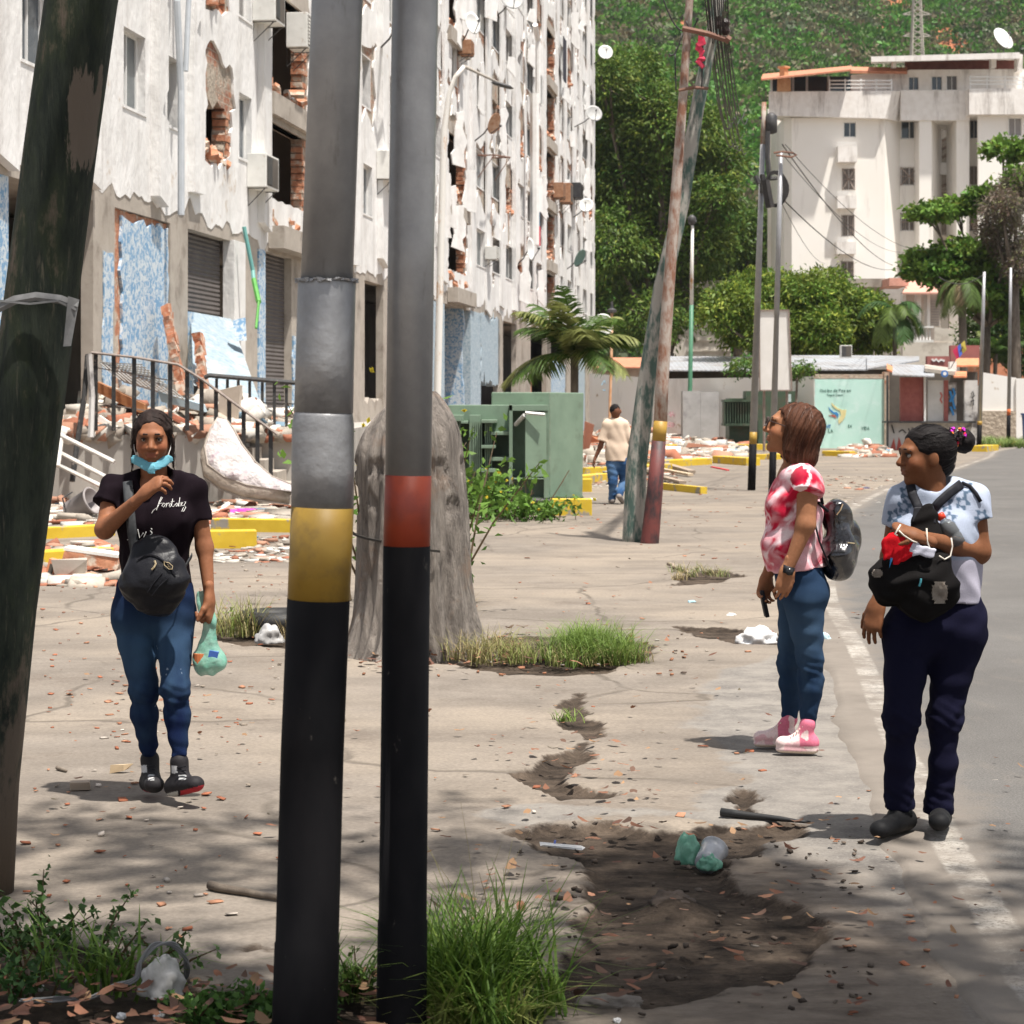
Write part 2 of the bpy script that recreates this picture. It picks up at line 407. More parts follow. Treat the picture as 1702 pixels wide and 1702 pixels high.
mnd = G(1120, 1500); hz[near] += .055 * np.exp(-(((nn_[:, 0] - mnd.x) / .1) ** 2 + ((nn_[:, 1] - mnd.y) / .13) ** 2))
V = np.concatenate([pts, hz[:, None]], 1); nr, nc = XX.shape
ii = np.arange(nr * nc).reshape(nr, nc); Fq = np.stack([ii[:-1, :-1].ravel(), ii[:-1, 1:].ravel(), ii[1:, 1:].ravel(), ii[1:, :-1].ravel()], 1)
me = npmesh('ground', V, Fq, attrs={'mud': np.clip(mud, -.6, .6), 'apron': np.clip(apr, -.6, .6), 'damp': np.clip(dmp, -.6, .6)})
k = NT('ground_concrete_and_dirt'); v = k.pos(obj=False)
n_big = k.noise(.35, 5, v, .6); n_mid = k.noise(2.2, 6, v, .65); n_fine = k.noise(45, 5, v, .7); n_st = k.noise(1.0, 6, k.pos((.6, 1.5, 1), obj=False), .66)
c = k.mix(k.ramp(n_mid, .32, .68), (.165, .142, .119), (.24, .208, .176))
c = k.mix(k.ramp(n_big, .42, .62), c, (.27, .228, .183))
c = k.mix(k.ramp(n_st, .46, .66, (0, 0, 0), (.68, .68, .68)), c, (.15, .128, .108))
c = k.mix(k.ramp(k.noise(.9, 8, v, .75), .55, .68, (0, 0, 0), (.8, .8, .8)), c, (.14, .115, .095))
c = k.mix(1.0, c, k.ramp(n_fine, .25, .75, (.72, .72, .72), (1.2, 1.2, 1.2)), 'MULTIPLY')
vor = k.n('ShaderNodeTexVoronoi'); vor.feature = 'DISTANCE_TO_EDGE'; vor.inputs['Scale'].default_value = .42
wv = k.mix(.35, v, k.mix(1.0, v, k.n('ShaderNodeTexNoise').outputs['Color'], 'ADD')); vn = k.t.nodes.new('ShaderNodeTexNoise'); vn.inputs['Scale'].default_value = 1.6; vn.inputs['Detail'].default_value = 6
k.l(v, vn.inputs[0]); wv = k.mix(.3, v, vn.outputs['Color'], 'ADD'); k.l(wv, vor.inputs['Vector'])
crack = k.math('MULTIPLY', k.ramp(vor.outputs['Distance'], .002, .009, (1, 1, 1), (0, 0, 0)), k.ramp(k.noise(.5, 3, v), .40, .52))
c = k.mix(k.math('MULTIPLY', crack, .75), c, (.10, .085, .07))
am = k.attr('apron', True); asph = k.math('ADD', am, k.math('MULTIPLY', k.math('SUBTRACT', n_mid, .5), .5))
ac = k.mix(k.ramp(k.noise(3.5, 7, v, .7), .4, .62), (.23, .21, .185), (.145, .132, .12)); ac = k.mix(k.ramp(k.noise(70, 3, v, .6), .5, .7, (0, 0, 0), (.6, .6, .6)), ac, (.27, .25, .225))
c = k.mix(k.ramp(asph, -.02, .05), c, ac)
mm = k.attr('mud', True); md_ = k.math('ADD', mm, k.math('MULTIPLY', k.math('SUBTRACT', k.noise(9, 6, v, .7), .5), .09))
mc = k.mix(k.ramp(k.noise(2.4, 8, k.pos((1, 2.2, 1), obj=False), .7), .36, .64), (.024, .018, .014), (.11, .083, .062)); mc = k.mix(1.0, mc, k.ramp(n_fine, .25, .75, (.6, .6, .6), (1.35, 1.35, 1.35)), 'MULTIPLY')
dp_ = k.math('ADD', k.attr('damp', True), k.math('MULTIPLY', k.math('SUBTRACT', n_mid, .5), .6)); c = k.mix(k.ramp(dp_, -.12, .4, (0, 0, 0), (.78, .78, .78)), c, k.mix(k.ramp(k.noise(5, 7, k.pos((1, 2.5, 1), obj=False), .7), .35, .65), (.085, .066, .052), (.19, .155, .125)))
halo = k.ramp(md_, -.22, .02, (0, 0, 0), (.55, .55, .55)); c = k.mix(halo, c, (.14, .11, .088))
c = k.mix(k.ramp(md_, .0, .022), c, mc); k.color(c); k.b.inputs['Roughness'].default_value = .95; k.b.inputs['Specular IOR Level'].default_value = .15
hh = k.math('ADD', k.math('MULTIPLY', n_fine, .3), k.math('MULTIPLY', crack, -1.2)); hh = k.math('ADD', hh, k.math('MULTIPLY', k.math('MULTIPLY', k.noise(16, 7, k.pos((1, 1.8, 1), obj=False), .72), k.ramp(md_, 0, .03)), 3.5)); k.bump(hh, .6, .012)
MATS['ground'] = k.m
tag(link('ground', me, k.m, smooth=True), kind='structure')

# ---- road with its worn edge line
cl = resample(LINE, .12, .012); offs_ = [-.26, -.22, -.18, -.14, -.08, 0, .1, .25, .6, 1.5, 3, 5.5, 9.5]; V = []; U = []
for i, p in enumerate(cl):
    t = (cl[min(i + 1, len(cl) - 1)] - cl[max(i - 1, 0)]).normalized(); nr_ = Vector((t.y, -t.x))
    for o in offs_: q = p + nr_ * o; V.append((q.x, q.y, .004 + (.0 if o > -.25 else -.03))); U.append(o)
V = np.array(V); m_ = len(offs_); ii = np.arange(len(V)).reshape(-1, m_); Fq = np.stack([ii[:-1, :-1].ravel(), ii[:-1, 1:].ravel(), ii[1:, 1:].ravel(), ii[1:, :-1].ravel()], 1)
V[:, 2] += .006 + np.where(np.array(U) > -.5, 0, 0)
V[:, 0] += np.where(np.array(U) < -.2, npnoise(V * 1.7, 12, 4) * .06, 0)
me = npmesh('road', V, Fq, attrs={'across': np.array(U)})
k = NT('road_asphalt'); v = k.pos(obj=False); ac_ = k.attr('across', True)
c = k.mix(k.ramp(k.noise(.6, 6, v, .65), .35, .65), (.108, .102, .096), (.138, .131, .123)); c = k.mix(k.ramp(k.noise(2.5, 6, k.pos((2, .5, 1), obj=False), .6), .55, .75, (0, 0, 0), (.4, .4, .4)), c, (.19, .165, .14))
c = k.mix(1.0, c, k.ramp(k.noise(110, 3, v, .7), .3, .7, (.6, .6, .6), (1.35, 1.35, 1.35)), 'MULTIPLY')
edge = k.math('ADD', ac_, k.math('MULTIPLY', k.math('SUBTRACT', k.noise(2.2, 7, v, .7), .5), .8)); c = k.mix(k.ramp(edge, -.2, .25, (.85, .85, .85), (0, 0, 0)), c, k.mix(k.ramp(k.noise(2.2, 6, v, .65), .32, .68), (.165, .142, .119), (.24, .208, .176)))
ln = k.math('ABSOLUTE', k.math('ADD', ac_, k.math('MULTIPLY', k.math('SUBTRACT', k.noise(14, 4, v), .5), .035)))
wear = k.ramp(k.noise(1.5, 7, v, .78), .44, .64); wear = k.math('MULTIPLY', wear, k.ramp(k.noise(60, 4, v, .7), .36, .5))
c = k.mix(k.math('MULTIPLY', k.ramp(ln, .055, .07, (1, 1, 1), (0, 0, 0)), k.math('MULTIPLY', wear, .85)), c, (.44, .41, .365)); k.color(c)
k.b.inputs['Roughness'].default_value = .9; k.b.inputs['Specular IOR Level'].default_value = .2; k.bump(k.noise(120, 3, v, .7), .35, .004)
tag(link('road', me, k.m, smooth=True), kind='structure')

# ---------------------------------------------------------------- vegetation builders
def leaves_np(C, Nrm, size, aspect, cols, seed=0, droop=.3, fold=.18):
    """diamond leaves at centres C pointing along Nrm"""
    r = np.random.RandomState(seed); n = len(C); d = Nrm + r.normal(size=(n, 3)) * .55; d[:, 2] -= droop; d /= np.linalg.norm(d, axis=1)[:, None]
    u = np.cross(d, r.normal(size=(n, 3))); u /= np.linalg.norm(u, axis=1)[:, None] + 1e-9; up = np.cross(d, u)
    L = (size * r.uniform(.6, 1.35, n))[:, None]; W = L * aspect
    V = np.stack([C - d * L * .5, C + u * W * .5 + up * L * fold, C + d * L * .5, C - u * W * .5 + up * L * fold], 1).reshape(-1, 3)
    return V, np.arange(4 * n).reshape(n, 4), np.repeat(cols, 4, 0)
def crown_np(clusters, n, size, aspect=.33, base=(.05, .10, .02), var=.35, seed=0, droop=.35, clump=None, yellow=.06, tip=(.16, .2, .03)):
    """clusters: (centre, radii). leaves sit in clumps on and inside each lobe"""
    r = np.random.RandomState(seed); A = []; vol = np.array([c[1][0] * c[1][1] + c[1][2] * c[1][0] for c in clusters]); cnt = (n * vol / vol.sum()).astype(int)
    clump = clump or size * 3.2; VV = []; FF = []; CC = []; b = 0
    for (c, rad), m in zip(clusters, cnt):
        c = np.array(c, float); rad = np.array(rad, float); kk = 26; nc_ = max(3, m // kk)
        d = r.normal(size=(nc_, 3)); d /= np.linalg.norm(d, axis=1)[:, None]; rr = r.uniform(.45, 1.08, nc_) ** .6
        cc = c + d * rad * rr[:, None]; tint = r.uniform(1 - var, 1 + var, nc_) ; hue = r.normal(0, .12, nc_)
        C = np.repeat(cc, kk, 0) + r.normal(size=(nc_ * kk, 3)) * clump * .42 * np.array([1, 1, .75]); N = np.repeat(d, kk, 0)
        col = np.array(base)[None] * np.repeat(tint, kk)[:, None] * r.uniform(.75, 1.3, (nc_ * kk, 1)); col[:, 0] *= 1 + np.repeat(hue, kk)
        yl = r.uniform(size=nc_ * kk) < yellow; col[yl] = np.array(tip) * r.uniform(.7, 1.2, (yl.sum(), 1))
        v_, f_, c_ = leaves_np(C, N, size, aspect, col, r.randint(1e6), droop); VV.append(v_); FF.append(f_ + b); CC.append(c_); b += len(v_)
    return np.concatenate(VV), np.concatenate(FF), np.concatenate(CC)
BARK = mat('bark', (.11, .085, .065), (.2, .165, .13), 14, .95, .6, vs_=(1, 1, .25), bdist=.03)
def tree(name, loc, clusters, n, size, base, label, cat='tree', group=None, seed=0, trunk_r=.25, lean=(0, 0), **kw):
    loc = Vector(loc); t = empty(name, loc, label, cat, group)
    v_, f_, c_ = crown_np(clusters, n, size, base=base, seed=seed, **kw); link('crown', npmesh('crown', v_, f_, c_), LEAF, t)
    mb = MB(); r = random.Random(seed); zmin = min(c[0][2] - c[1][2] for c in clusters); top = sum((Vector(c[0]) for c in clusters), Vector()) / len(clusters)
    fork = Vector((loc.x + lean[0], loc.y + lean[1], loc.z + max(.8, (zmin - loc.z) * 1.0)))
    mb.tube([loc - Vector((0, 0, .2)), loc.lerp(fork, .5) + Vector((r.uniform(-.1, .1), 0, 0)), fork], [trunk_r * 1.25, trunk_r, trunk_r * .85], 10)
    for c_i, rad in clusters:
        e = Vector(c_i); mid = fork.lerp(e, .5) + Vector((0, 0, -.1 * (e - fork).length * .5)); mb.tube([fork - Vector((0, 0, .1)), mid, e], [trunk_r * .6, trunk_r * .35, trunk_r * .12], 7)
        for _ in range(3):
            q = e + Vector((r.uniform(-1, 1) * rad[0], r.uniform(-1, 1) * rad[1], r.uniform(-.6, .9) * rad[2])) * .8; mb.tube([mid.lerp(e, .6), e.lerp(q, .5), q], [trunk_r * .2, trunk_r * .12, trunk_r * .05], 5)
    mb.build('trunk', BARK, t, True); return t
def blades_np(bases, h, wd, cols, seed=0, bend=.5, lean=None, seg=4):
    r = np.random.RandomState(seed); n = len(bases); H = h * r.uniform(.45, 1.2, n); th = r.uniform(0, 2 * np.pi, n); D = np.stack([np.cos(th), np.sin(th), 0 * th], 1)
    if lean is not None: D = D + lean; D /= np.linalg.norm(D, axis=1)[:, None] + 1e-6
    S = np.cross(D, [0, 0, 1.]); S /= np.linalg.norm(S, axis=1)[:, None] + 1e-9; B = bend * r.uniform(.3, 1.5, n); W = wd * r.uniform(.6, 1.3, n); vv = []; st0 = r.uniform(.05, .35, n)
    for i in range(seg + 1):
        t = i / seg; p = bases + D * (H * (st0 * t + B * t ** 2.2))[:, None]; p = p + np.array([0, 0, 1.])[None] * (H * (t - .45 * B * t ** 3))[:, None]
        ww = (W * (1 - t ** 1.6) * .5 + .0004)[:, None]; vv += [p - S * ww, p + S * ww]
    V = np.stack(vv, 1).reshape(-1, 3); k_ = 2 * (seg + 1); q = []
    for i in range(seg): q.append(np.stack([np.arange(n) * k_ + 2 * i + a for a in (0, 1, 3, 2)], 1))
    return V, np.concatenate(q), np.repeat(cols, k_, 0)
def merge_np(parts):
    V, Fs, C = [], [], []; b = 0
    for v, f, c in parts: V.append(v); Fs.append(f + b); C.append(c); b += len(v)
    return np.concatenate(V), np.concatenate(Fs), np.concatenate(C)
def tuft(cx, cy, sx, sy, n, h, wd, c1, c2, seed, bend=.6, zoff=-.01):
    r = np.random.RandomState(seed); k_ = max(3, n // 28); cl_ = np.stack([r.normal(size=k_) * sx * .5, r.normal(size=k_) * sy * .5, 0 * r.normal(size=k_)], 1)
    b = cl_[r.randint(k_, size=n)] + r.normal(size=(n, 3)) * .035 * np.array([1, 1, 0]); b += [cx, cy, zoff]; t = r.uniform(size=(n, 1)) ** 1.4
    return blades_np(b, h, wd, (np.array(c1) * (1 - t) + np.array(c2) * t) * r.uniform(.7, 1.25, (n, 1)), seed, bend)
def stems_np(base, n, h, spread, leaf, cols, seed, per=14, aspect=.55, droop=0, tilt=.5, bunch=1):
    """leafy weeds: stems as thin blades with leaves along them"""
    r = np.random.RandomState(seed); P_ = []; base = np.array(base, float)
    for i in range(n):
        b = base + np.array([r.normal() * spread, r.normal() * spread * .7, 0]); d = np.array([r.normal() * tilt, r.normal() * tilt, 1.]); d /= np.linalg.norm(d); hh = h * r.uniform(.5, 1.1)
        tt = r.uniform(.2, 1.05, per * bunch); C = b + d * (hh * tt)[:, None] + np.array([0, 0, -1]) * (.12 * hh * tt ** 2)[:, None] + r.normal(size=(len(tt), 3)) * leaf * .5
        N = r.normal(size=(len(tt), 3)); N[:, 2] = abs(N[:, 2]) * .6 + .25; cc = np.array(cols[0]) * (1 - tt[:, None]) + np.array(cols[1]) * tt[:, None]; cc *= r.uniform(.7, 1.3, (len(tt), 1))
        P_.append(leaves_np(C, N / np.linalg.norm(N, axis=1)[:, None], leaf, aspect, cc, r.randint(1e6), droop, .12))
        s = np.cross(d, [0, 1., 0]); s /= np.linalg.norm(s); w_ = .0035 + h * .004; q = b + d * hh * .95 + np.array([0, 0, -.1 * hh]); mid = b + d * hh * .5; 
        P_.append((np.array([b - s * w_, b + s * w_, mid + s * w_ * .7, mid - s * w_ * .7, mid - s * w_ * .7, mid + s * w_ * .7, q + s * w_ * .3, q - s * w_ * .3]), np.array([[0, 1, 2, 3], [4, 5, 6, 7]]), np.repeat([[.09, .06, .03]], 8, 0)))
    return merge_np(P_)
def veg(name, parts, label, cat, group=None, kind=None, parent=None):
    v_, f_, c_ = merge_np(parts); o = link(name, npmesh(name, v_, f_, c_), LEAF, parent)
    return tag(o, label, cat, group, kind)

# ================================================================ HILL
hx = np.linspace(-150, 330, 260); hy = np.linspace(185, 620, 200); HX, HYY = np.meshgrid(hx, hy)
def hill_h(x, y):
    t = np.clip((y - 190) / 360, 0, 1); p = np.stack([x.ravel(), y.ravel(), 0 * x.ravel()], 1)
    return (4 + 150 * t ** 1.12 + npnoise(p * .011, 21, 3).reshape(x.shape) * (4 + 16 * t) - 14 * np.exp(-((x - 70 - (y - 300) * .1) / 26) ** 2) * t)
HZ = hill_h(HX, HYY) * np.clip((HYY - 186) / 14, 0, 1) - 1.5
V = np.stack([HX.ravel(), HYY.ravel(), HZ.ravel()], 1); nr, nc = HX.shape; ii = np.arange(nr * nc).reshape(nr, nc)
def hill_hit(px, py):
    for y in np.arange(190, 600, 2.0):
        q = P(px, py, y)
        if hill_h(np.array([[q.x]]), np.array([[y]]))[0, 0] - 1.5 > q.z: return q.x, y
    return None
SOIL = [(*hill_hit(a, b), c_) for a, b, c_ in ((1497, 16, 26), (1472, 8, 12), (1524, 30, 12), (1572, 62, 22), (1590, 80, 18), (1405, 95, 10), (1290, 22, 9), (1225, 88, 9), (1130, 40, 8)) if hill_hit(a, b)]
def soil(x, y): s = 0 * x; return np.max([s] + [np.exp(-((((x - a) / (c_ * b / F)) ** 2) + ((y - b) / (c_ * b / F * 2.2)) ** 2) ** 1.5) for a, b, c_ in SOIL], 0)
me = npmesh('hill', V, np.stack([ii[:-1, :-1].ravel(), ii[:-1, 1:].ravel(), ii[1:, 1:].ravel(), ii[1:, :-1].ravel()], 1), attrs={'soil': soil(V[:, 0], V[:, 1])})
k = NT('hill_scrub'); v = k.pos(obj=False); c = k.mix(k.ramp(k.noise(.06, 8, v, .7), .35, .65), (.04, .085, .025), (.11, .16, .05))
c = k.mix(k.ramp(k.noise(.028, 6, v, .6), .5, .6, (0, 0, 0), (.8, .8, .8)), c, (.13, .11, .085)); c = k.mix(k.ramp(k.noise(.045, 5, v, .6), .60, .65), c, (.36, .14, .07)); c = k.mix(k.ramp(k.math('ADD', k.attr('soil', True), k.math('MULTIPLY', k.math('SUBTRACT', k.noise(.3, 6, v, .7), .5), .5)), .3, .5), c, (.42, .15, .07)); k.color(c); k.b.inputs['Roughness'].default_value = 1
k.bump(k.noise(.6, 8, v, .7), 1, .8); tag(link('hill', me, k.m, smooth=True), kind='structure')
r = np.random.RandomState(5); n = 10000; bx_ = r.uniform(-5, 150, n * 3); by_ = 188 + 400 * r.uniform(size=n * 3) ** 1.1
ok = (bx_ / by_ < .27) & (bx_ / by_ > .02); bx_, by_ = bx_[ok][:n], by_[ok][:n]; n = len(bx_); pn = np.stack([bx_, by_, 0 * bx_], 1)
bare = npnoise(pn * .03, 33, 3); keep = (bare < .95) & ((soil(bx_, by_) < .4) | (r.uniform(size=n) < .12)); bx_, by_, bare = bx_[keep], by_[keep], bare[keep]; n = len(bx_)
bz = hill_h(bx_[None], by_[None])[0] * np.clip((by_ - 186) / 14, 0, 1) - 1.5
sz = r.uniform(1.0, 3.4, n) * (.7 + by_ / 500) * .8; kk = 44; D = r.normal(size=(n * kk, 3)); D /= np.linalg.norm(D, axis=1)[:, None]; D[:, 2] = abs(D[:, 2])
C = np.repeat(np.stack([bx_, by_, bz], 1), kk, 0) + D * np.repeat(sz, kk)[:, None] * np.array([1, 1, .8]) * r.uniform(.7, 1.05, (n * kk, 1))
dry = np.repeat(r.uniform(size=n) < .2 + .25 * (bare > 0), kk); tint = np.repeat(r.uniform(.7, 1.3, n), kk)[:, None]; col = np.where(dry[:, None], np.array([[.16, .155, .09]]), np.array([[.085, .20, .03]])) * tint * r.uniform(.85, 1.15, (n * kk, 1)); col[:, 0] *= np.repeat(r.uniform(.75, 1.25, n), kk)
v_, f_, c_ = leaves_np(C, D, 1.0, .6, col, 3, 0, .1); tag(link('hillside_scrub', npmesh('hillside_scrub', v_, f_, c_), LEAF), 'green and grey scrub covering the hillside behind the buildings', 'scrub', kind='stuff')

# ================================================================ shared builders and materials
CONC = mat('raw_concrete', (.34, .30, .255), (.46, .41, .355), 3, .9, .35, c3=(.25, .215, .18), bdist=.02)
STEEL = mat('dark_steel', (.05, .05, .055), (.09, .085, .08), 12, .55, .15, metal=.3)
GLASS = mat('window_glass', (.03, .045, .06), (.05, .07, .09), 1, .08, spec=.8)
WHITEM = mat('white_paint', (.72, .71, .68), (.82, .81, .79), 5, .6)
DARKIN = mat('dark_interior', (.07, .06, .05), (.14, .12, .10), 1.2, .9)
def FB(mb, x0, x1, y0, y1, Y, dep): return mb.hexa([P(x0, y1, Y), P(x1, y1, Y), P(x1, y1, Y) + Vector((0, dep, 0)), P(x0, y1, Y) + Vector((0, dep, 0)), P(x0, y0, Y), P(x1, y0, Y), P(x1, y0, Y) + Vector((0, dep, 0)), P(x0, y0, Y) + Vector((0, dep, 0))])

# ================================================================ WHITE APARTMENT BLOCK, far right
YB = 127.0
wb = empty('apartment_block', P(1500, 668, YB) * 1.0, 'cream white five storey apartment block with terraces, behind the green mural wall', 'building'); wb.location.z = 0
k = NT('cream_render'); v = k.pos(obj=False); c = k.mix(k.ramp(k.noise(.25, 5, v), .3, .7), (.86, .82, .75), (.9, .87, .82))
strk = k.ramp(k.noise(1.6, 6, k.pos((1, 1, .12), obj=False), .7), .58, .74, (0, 0, 0), (.5, .5, .5)); c = k.mix(strk, c, (.42, .37, .31)); k.color(c); k.b.inputs['Roughness'].default_value = .9; CREAM = k.m
k = NT('stained_render'); v = k.pos(obj=False); c = k.mix(k.ramp(k.noise(2.5, 5, v), .3, .7), (.74, .70, .65), (.86, .83, .79))
strk = k.ramp(k.noise(1.3, 7, k.pos((1, 1, .15), obj=False), .75), .52, .68, (0, 0, 0), (.75, .75, .75)); c = k.mix(strk, c, (.28, .24, .21)); k.color(c); k.b.inputs['Roughness'].default_value = .9; STAIN = k.m
def px2(to): return lambda a, b, t: P(a, b, YB) + Vector((0, -t, 0))
m = MB(); hol = [[(a, c_), (b, c_), (b, d), (a, d)] for a, b, c_, d in ((1402, 1423, 203, 228), (1400, 1421, 280, 316), (1399, 1420, 357, 393), (1398, 1419, 434, 460))]
sheet(m, [(1316, 480), (1316, 196), (1471, 196), (1471, 480)], hol, px2(0), -.3, 0.0)
m.hexa([P(1303, 480, YB + 1.2), P(1316, 480, YB), P(1316, 480, YB + .3), P(1303, 480, YB + 1.6), P(1303, 196, YB + 1.2), P(1316, 196, YB), P(1316, 196, YB + .3), P(1303, 196, YB + 1.6)])
m.hexa([P(1471, 480, YB), P(1496, 480, YB + 2.2), P(1496, 480, YB + 2.5), P(1471, 480, YB + .3), P(1471, 196, YB), P(1496, 196, YB + 2.2), P(1496, 196, YB + 2.5), P(1471, 196, YB + .3)])
def px3(dy): return lambda a, b, t: P(a, b, YB + dy) + Vector((0, -t, 0))
hol = [[(a, c_), (b, c_), (b, d), (a, d)] for a, b, c_, d in ((1497, 1526, 201, 231), (1497, 1526, 278, 308), (1497, 1526, 354, 384), (1497, 1526, 430, 460))]
sheet(m, [(1491, 480), (1491, 160), (1528, 160), (1528, 480)], hol, px3(2.2), -.3, 0)
FB(m, 1528, 1548, 150, 480, YB + .6, 3); FB(m, 1590, 1611, 150, 480, YB + .6, 3)
FB(m, 1548, 1590, 150, 199, YB + .7, 2.6)
m.hexa([P(1548, 480, YB + .9), P(1549, 480, YB + .9), P(1565, 480, YB + 4.2), P(1563, 480, YB + 4.3), P(1548, 199, YB + .9), P(1549, 199, YB + .9), P(1565, 199, YB + 4.2), P(1563, 199, YB + 4.3)])
FB(m, 1563, 1592, 270, 290, YB + 3.6, .7); FB(m, 1560, 1592, 199, 214, YB + 3.6, .6)
hol = [[(a, c_), (b, c_), (b, d), (a, d)] for a, b, c_, d in ((1612, 1626, 198, 230), (1612, 1626, 276, 307), (1612, 1626, 354, 384))]
sheet(m, [(1610, 480), (1610, 160), (1629, 160), (1629, 480)], hol, px3(2.2), -.3, 0)
hol = [[(a, c_), (b, c_), (b, d), (a, d)] for a, b, c_, d in ((1676, 1698, 196, 226), (1676, 1698, 272, 304), (1676, 1698, 350, 380))]
sheet(m, [(1626, 480), (1626, 190), (1790, 190), (1790, 480)], hol, px2(0), -.3, 0)
m.bx(*(lambda a, b: (a.x, b.x, YB + 8, YB + 8.3, 0, b.z))(P(1303, 480, YB), P(1790, 150, YB))); FB(m, 1303, 1306, 197, 480, YB + 1.6, 7); FB(m, 1786, 1790, 190, 480, YB, 8)
for y in (235, 311, 388): FB(m, 1306, 1790, y, y + 4, YB + 5, 3)
m.build('wall', CREAM, wb)
for x_, y0, y1, yb_ in ((1393, 236, 243, 269), (1392, 318, 325, 346), (1391, 395, 402, 422)):
    m = MB(); FB(m, x_, x_ + 32, y1, yb_, YB - .7, .7); o = m.build('balcony', STAIN, wb); m = MB()
    for j in range(3): FB(m, 1392, 1424, y0 + j * 2.6, y0 + j * 2.6 + 1, YB - .7, .06)
    m.build('railing', WHITEM, o)
m = MB(); m.hexa([P(1278, 192, YB - .55), P(1471, 197, YB - .55), P(1497, 202, YB + 1.4), P(1300, 202, YB + 4), P(1278, 152, YB - .55), P(1483, 151, YB - .55), P(1508, 151, YB + 1.4), P(1300, 152, YB + 4)])
FB(m, 1497, 1612, 150, 200, YB + .5, .4); FB(m, 1611, 1800, 147, 190, YB - .55, 4)
m.build('parapet', STAIN, wb)
m = MB(); hol = [[(a, c_), (b, c_), (b, d), (a, d)] for a, b, c_, d in ((1510, 1527, 128, 150), (1548, 1566, 127, 150), (1573, 1591, 126, 150))]
sheet(m, [(1415, 155), (1415, 124), (1500, 120), (1512, 116), (1790, 114), (1790, 155)], hol, px3(1.2), -.3, 0); m.build('wall', STAIN, wb)
m = MB(); m.hexa([P(1448, 112, YB - 1), P(1695, 108, YB - 1), P(1695, 108, YB + 9), P(1448, 112, YB + 9), P(1448, 94, YB - 1), P(1695, 87, YB - 1), P(1695, 87, YB + 9), P(1448, 94, YB + 9)]) if False else None
m.hexa([P(1448, 103, YB - 1), P(1695, 97, YB - 1), P(1695, 101, YB + 9), P(1448, 106, YB + 9), P(1448, 94, YB - 1), P(1695, 87, YB - 1), P(1695, 90, YB + 9), P(1448, 97, YB + 9)])
FB(m, 1484, 1490, 98, 112, YB + .2, .6); FB(m, 1648, 1656, 96, 112, YB + .2, .6); FB(m, 1691, 1700, 90, 118, YB + .4, .8); m.build('roof_slab', STAIN, wb)
m = MB(); FB(m, 1505, 1690, 100, 117, YB + 2.5, .3); m.build('roof_wall', mat('maroon', (.16, .05, .04), (.24, .09, .07), 3, .8), wb)
m = MB(); m.hexa([P(1265, 134, YB - 2), P(1415, 118, YB - 2), P(1415, 112, YB + 5), P(1268, 126, YB + 5), P(1265, 131, YB - 2), P(1415, 115, YB - 2), P(1415, 109, YB + 5), P(1268, 123, YB + 5)])
m.hexa([P(1413, 122, YB + .4), P(1508, 123, YB + .4), P(1508, 116, YB + 2), P(1413, 114, YB + 2), P(1413, 117, YB + .4), P(1508, 119, YB + .4), P(1508, 112, YB + 2), P(1413, 111, YB + 2)])
TILE = mat('clay_tile', (.42, .16, .09), (.55, .25, .15), 4, .85, .4, bdist=.03); m.build('roof', TILE, wb)
m = MB(); FB(m, 1281, 1416, 127, 152, YB + 3, .2); m.build('terrace_glazing', GLASS, wb)
m = MB()
for x in (1281, 1312, 1317, 1340, 1376): FB(m, x, x + 3, 126, 152, YB + 2, .3)
m.build('terrace_post', WHITEM, wb)
m = MB()
for y in (133, 139, 145): FB(m, 1378, 1482, y, y + 1.6, YB - .5, .08); FB(m, 1612, 1800, y - 6, y - 4.4, YB - .5, .08)
for x in (1378, 1404, 1430, 1456, 1481, 1612, 1640, 1670, 1700): FB(m, x, x + 2, 131 if x < 1500 else 125, 152 if x < 1500 else 148, YB - .45, .08)
m.build('railing', WHITEM, wb)
m = MB(); m.lathe([(.42, 0), (.4, .7), (.28, .9), (.24, 1.35), (.38, 1.4), (.38, 1.5)], P(1303, 152, YB - .6), 4); m.build('chimney', mat('ochre_brick', (.48, .25, .12), (.6, .36, .2), 9, .9, .4), wb)
def win(parent, a, b, c_, d, Y, grille=0, fm=WHITEM, gm=GLASS, n=2):
    f = MB(); t = (b - a) * .06
    for x0, x1, y0, y1 in ((a, a + t, c_, d), (b - t, b, c_, d), (a, b, c_, c_ + t), (a, b, d - t, d)): FB(f, x0, x1, y0, y1, Y + .12, .06)
    for j in range(1, n): x = a + (b - a) * j / n; FB(f, x - t * .4, x + t * .4, c_ + t, d - t, Y + .121, .05)
    o = f.build('window', fm, parent); g = MB(); FB(g, a, b, c_, d, Y + .2, .02); g.build('pane', gm, o)
    if grille:
        g = MB(); nb = 7
        for j in range(nb + 1): x = a + (b - a) * j / nb; FB(g, x - .35, x + .35, c_, d, Y - .04, .03)
        FB(g, a, b, (c_ + d) / 2 - .4, (c_ + d) / 2 + .4, Y - .07, .03)
        if grille == 2:
            for s in (1, -1): g.tube([P(a, (c_ + d) / 2 + s * (d - c_) / 2, YB - .08 + Y - YB), P(b, (c_ + d) / 2 - s * (d - c_) / 2, Y - .08)], .035, 4)
        g.build('grille', mat('rusty_grille', (.28, .2, .16), (.5, .42, .36), 4, .8), o)
DG = mat('curtain_behind_glass', (.10, .09, .085), (.19, .18, .17), 3, .3, vs_=(4, 1, .3))
win(wb, 1402, 1423, 203, 228, YB); win(wb, 1400, 1421, 280, 316, YB, 2, gm=DG); win(wb, 1399, 1420, 357, 393, YB, 1, gm=DG); win(wb, 1398, 1419, 434, 460, YB, 1, gm=DG)
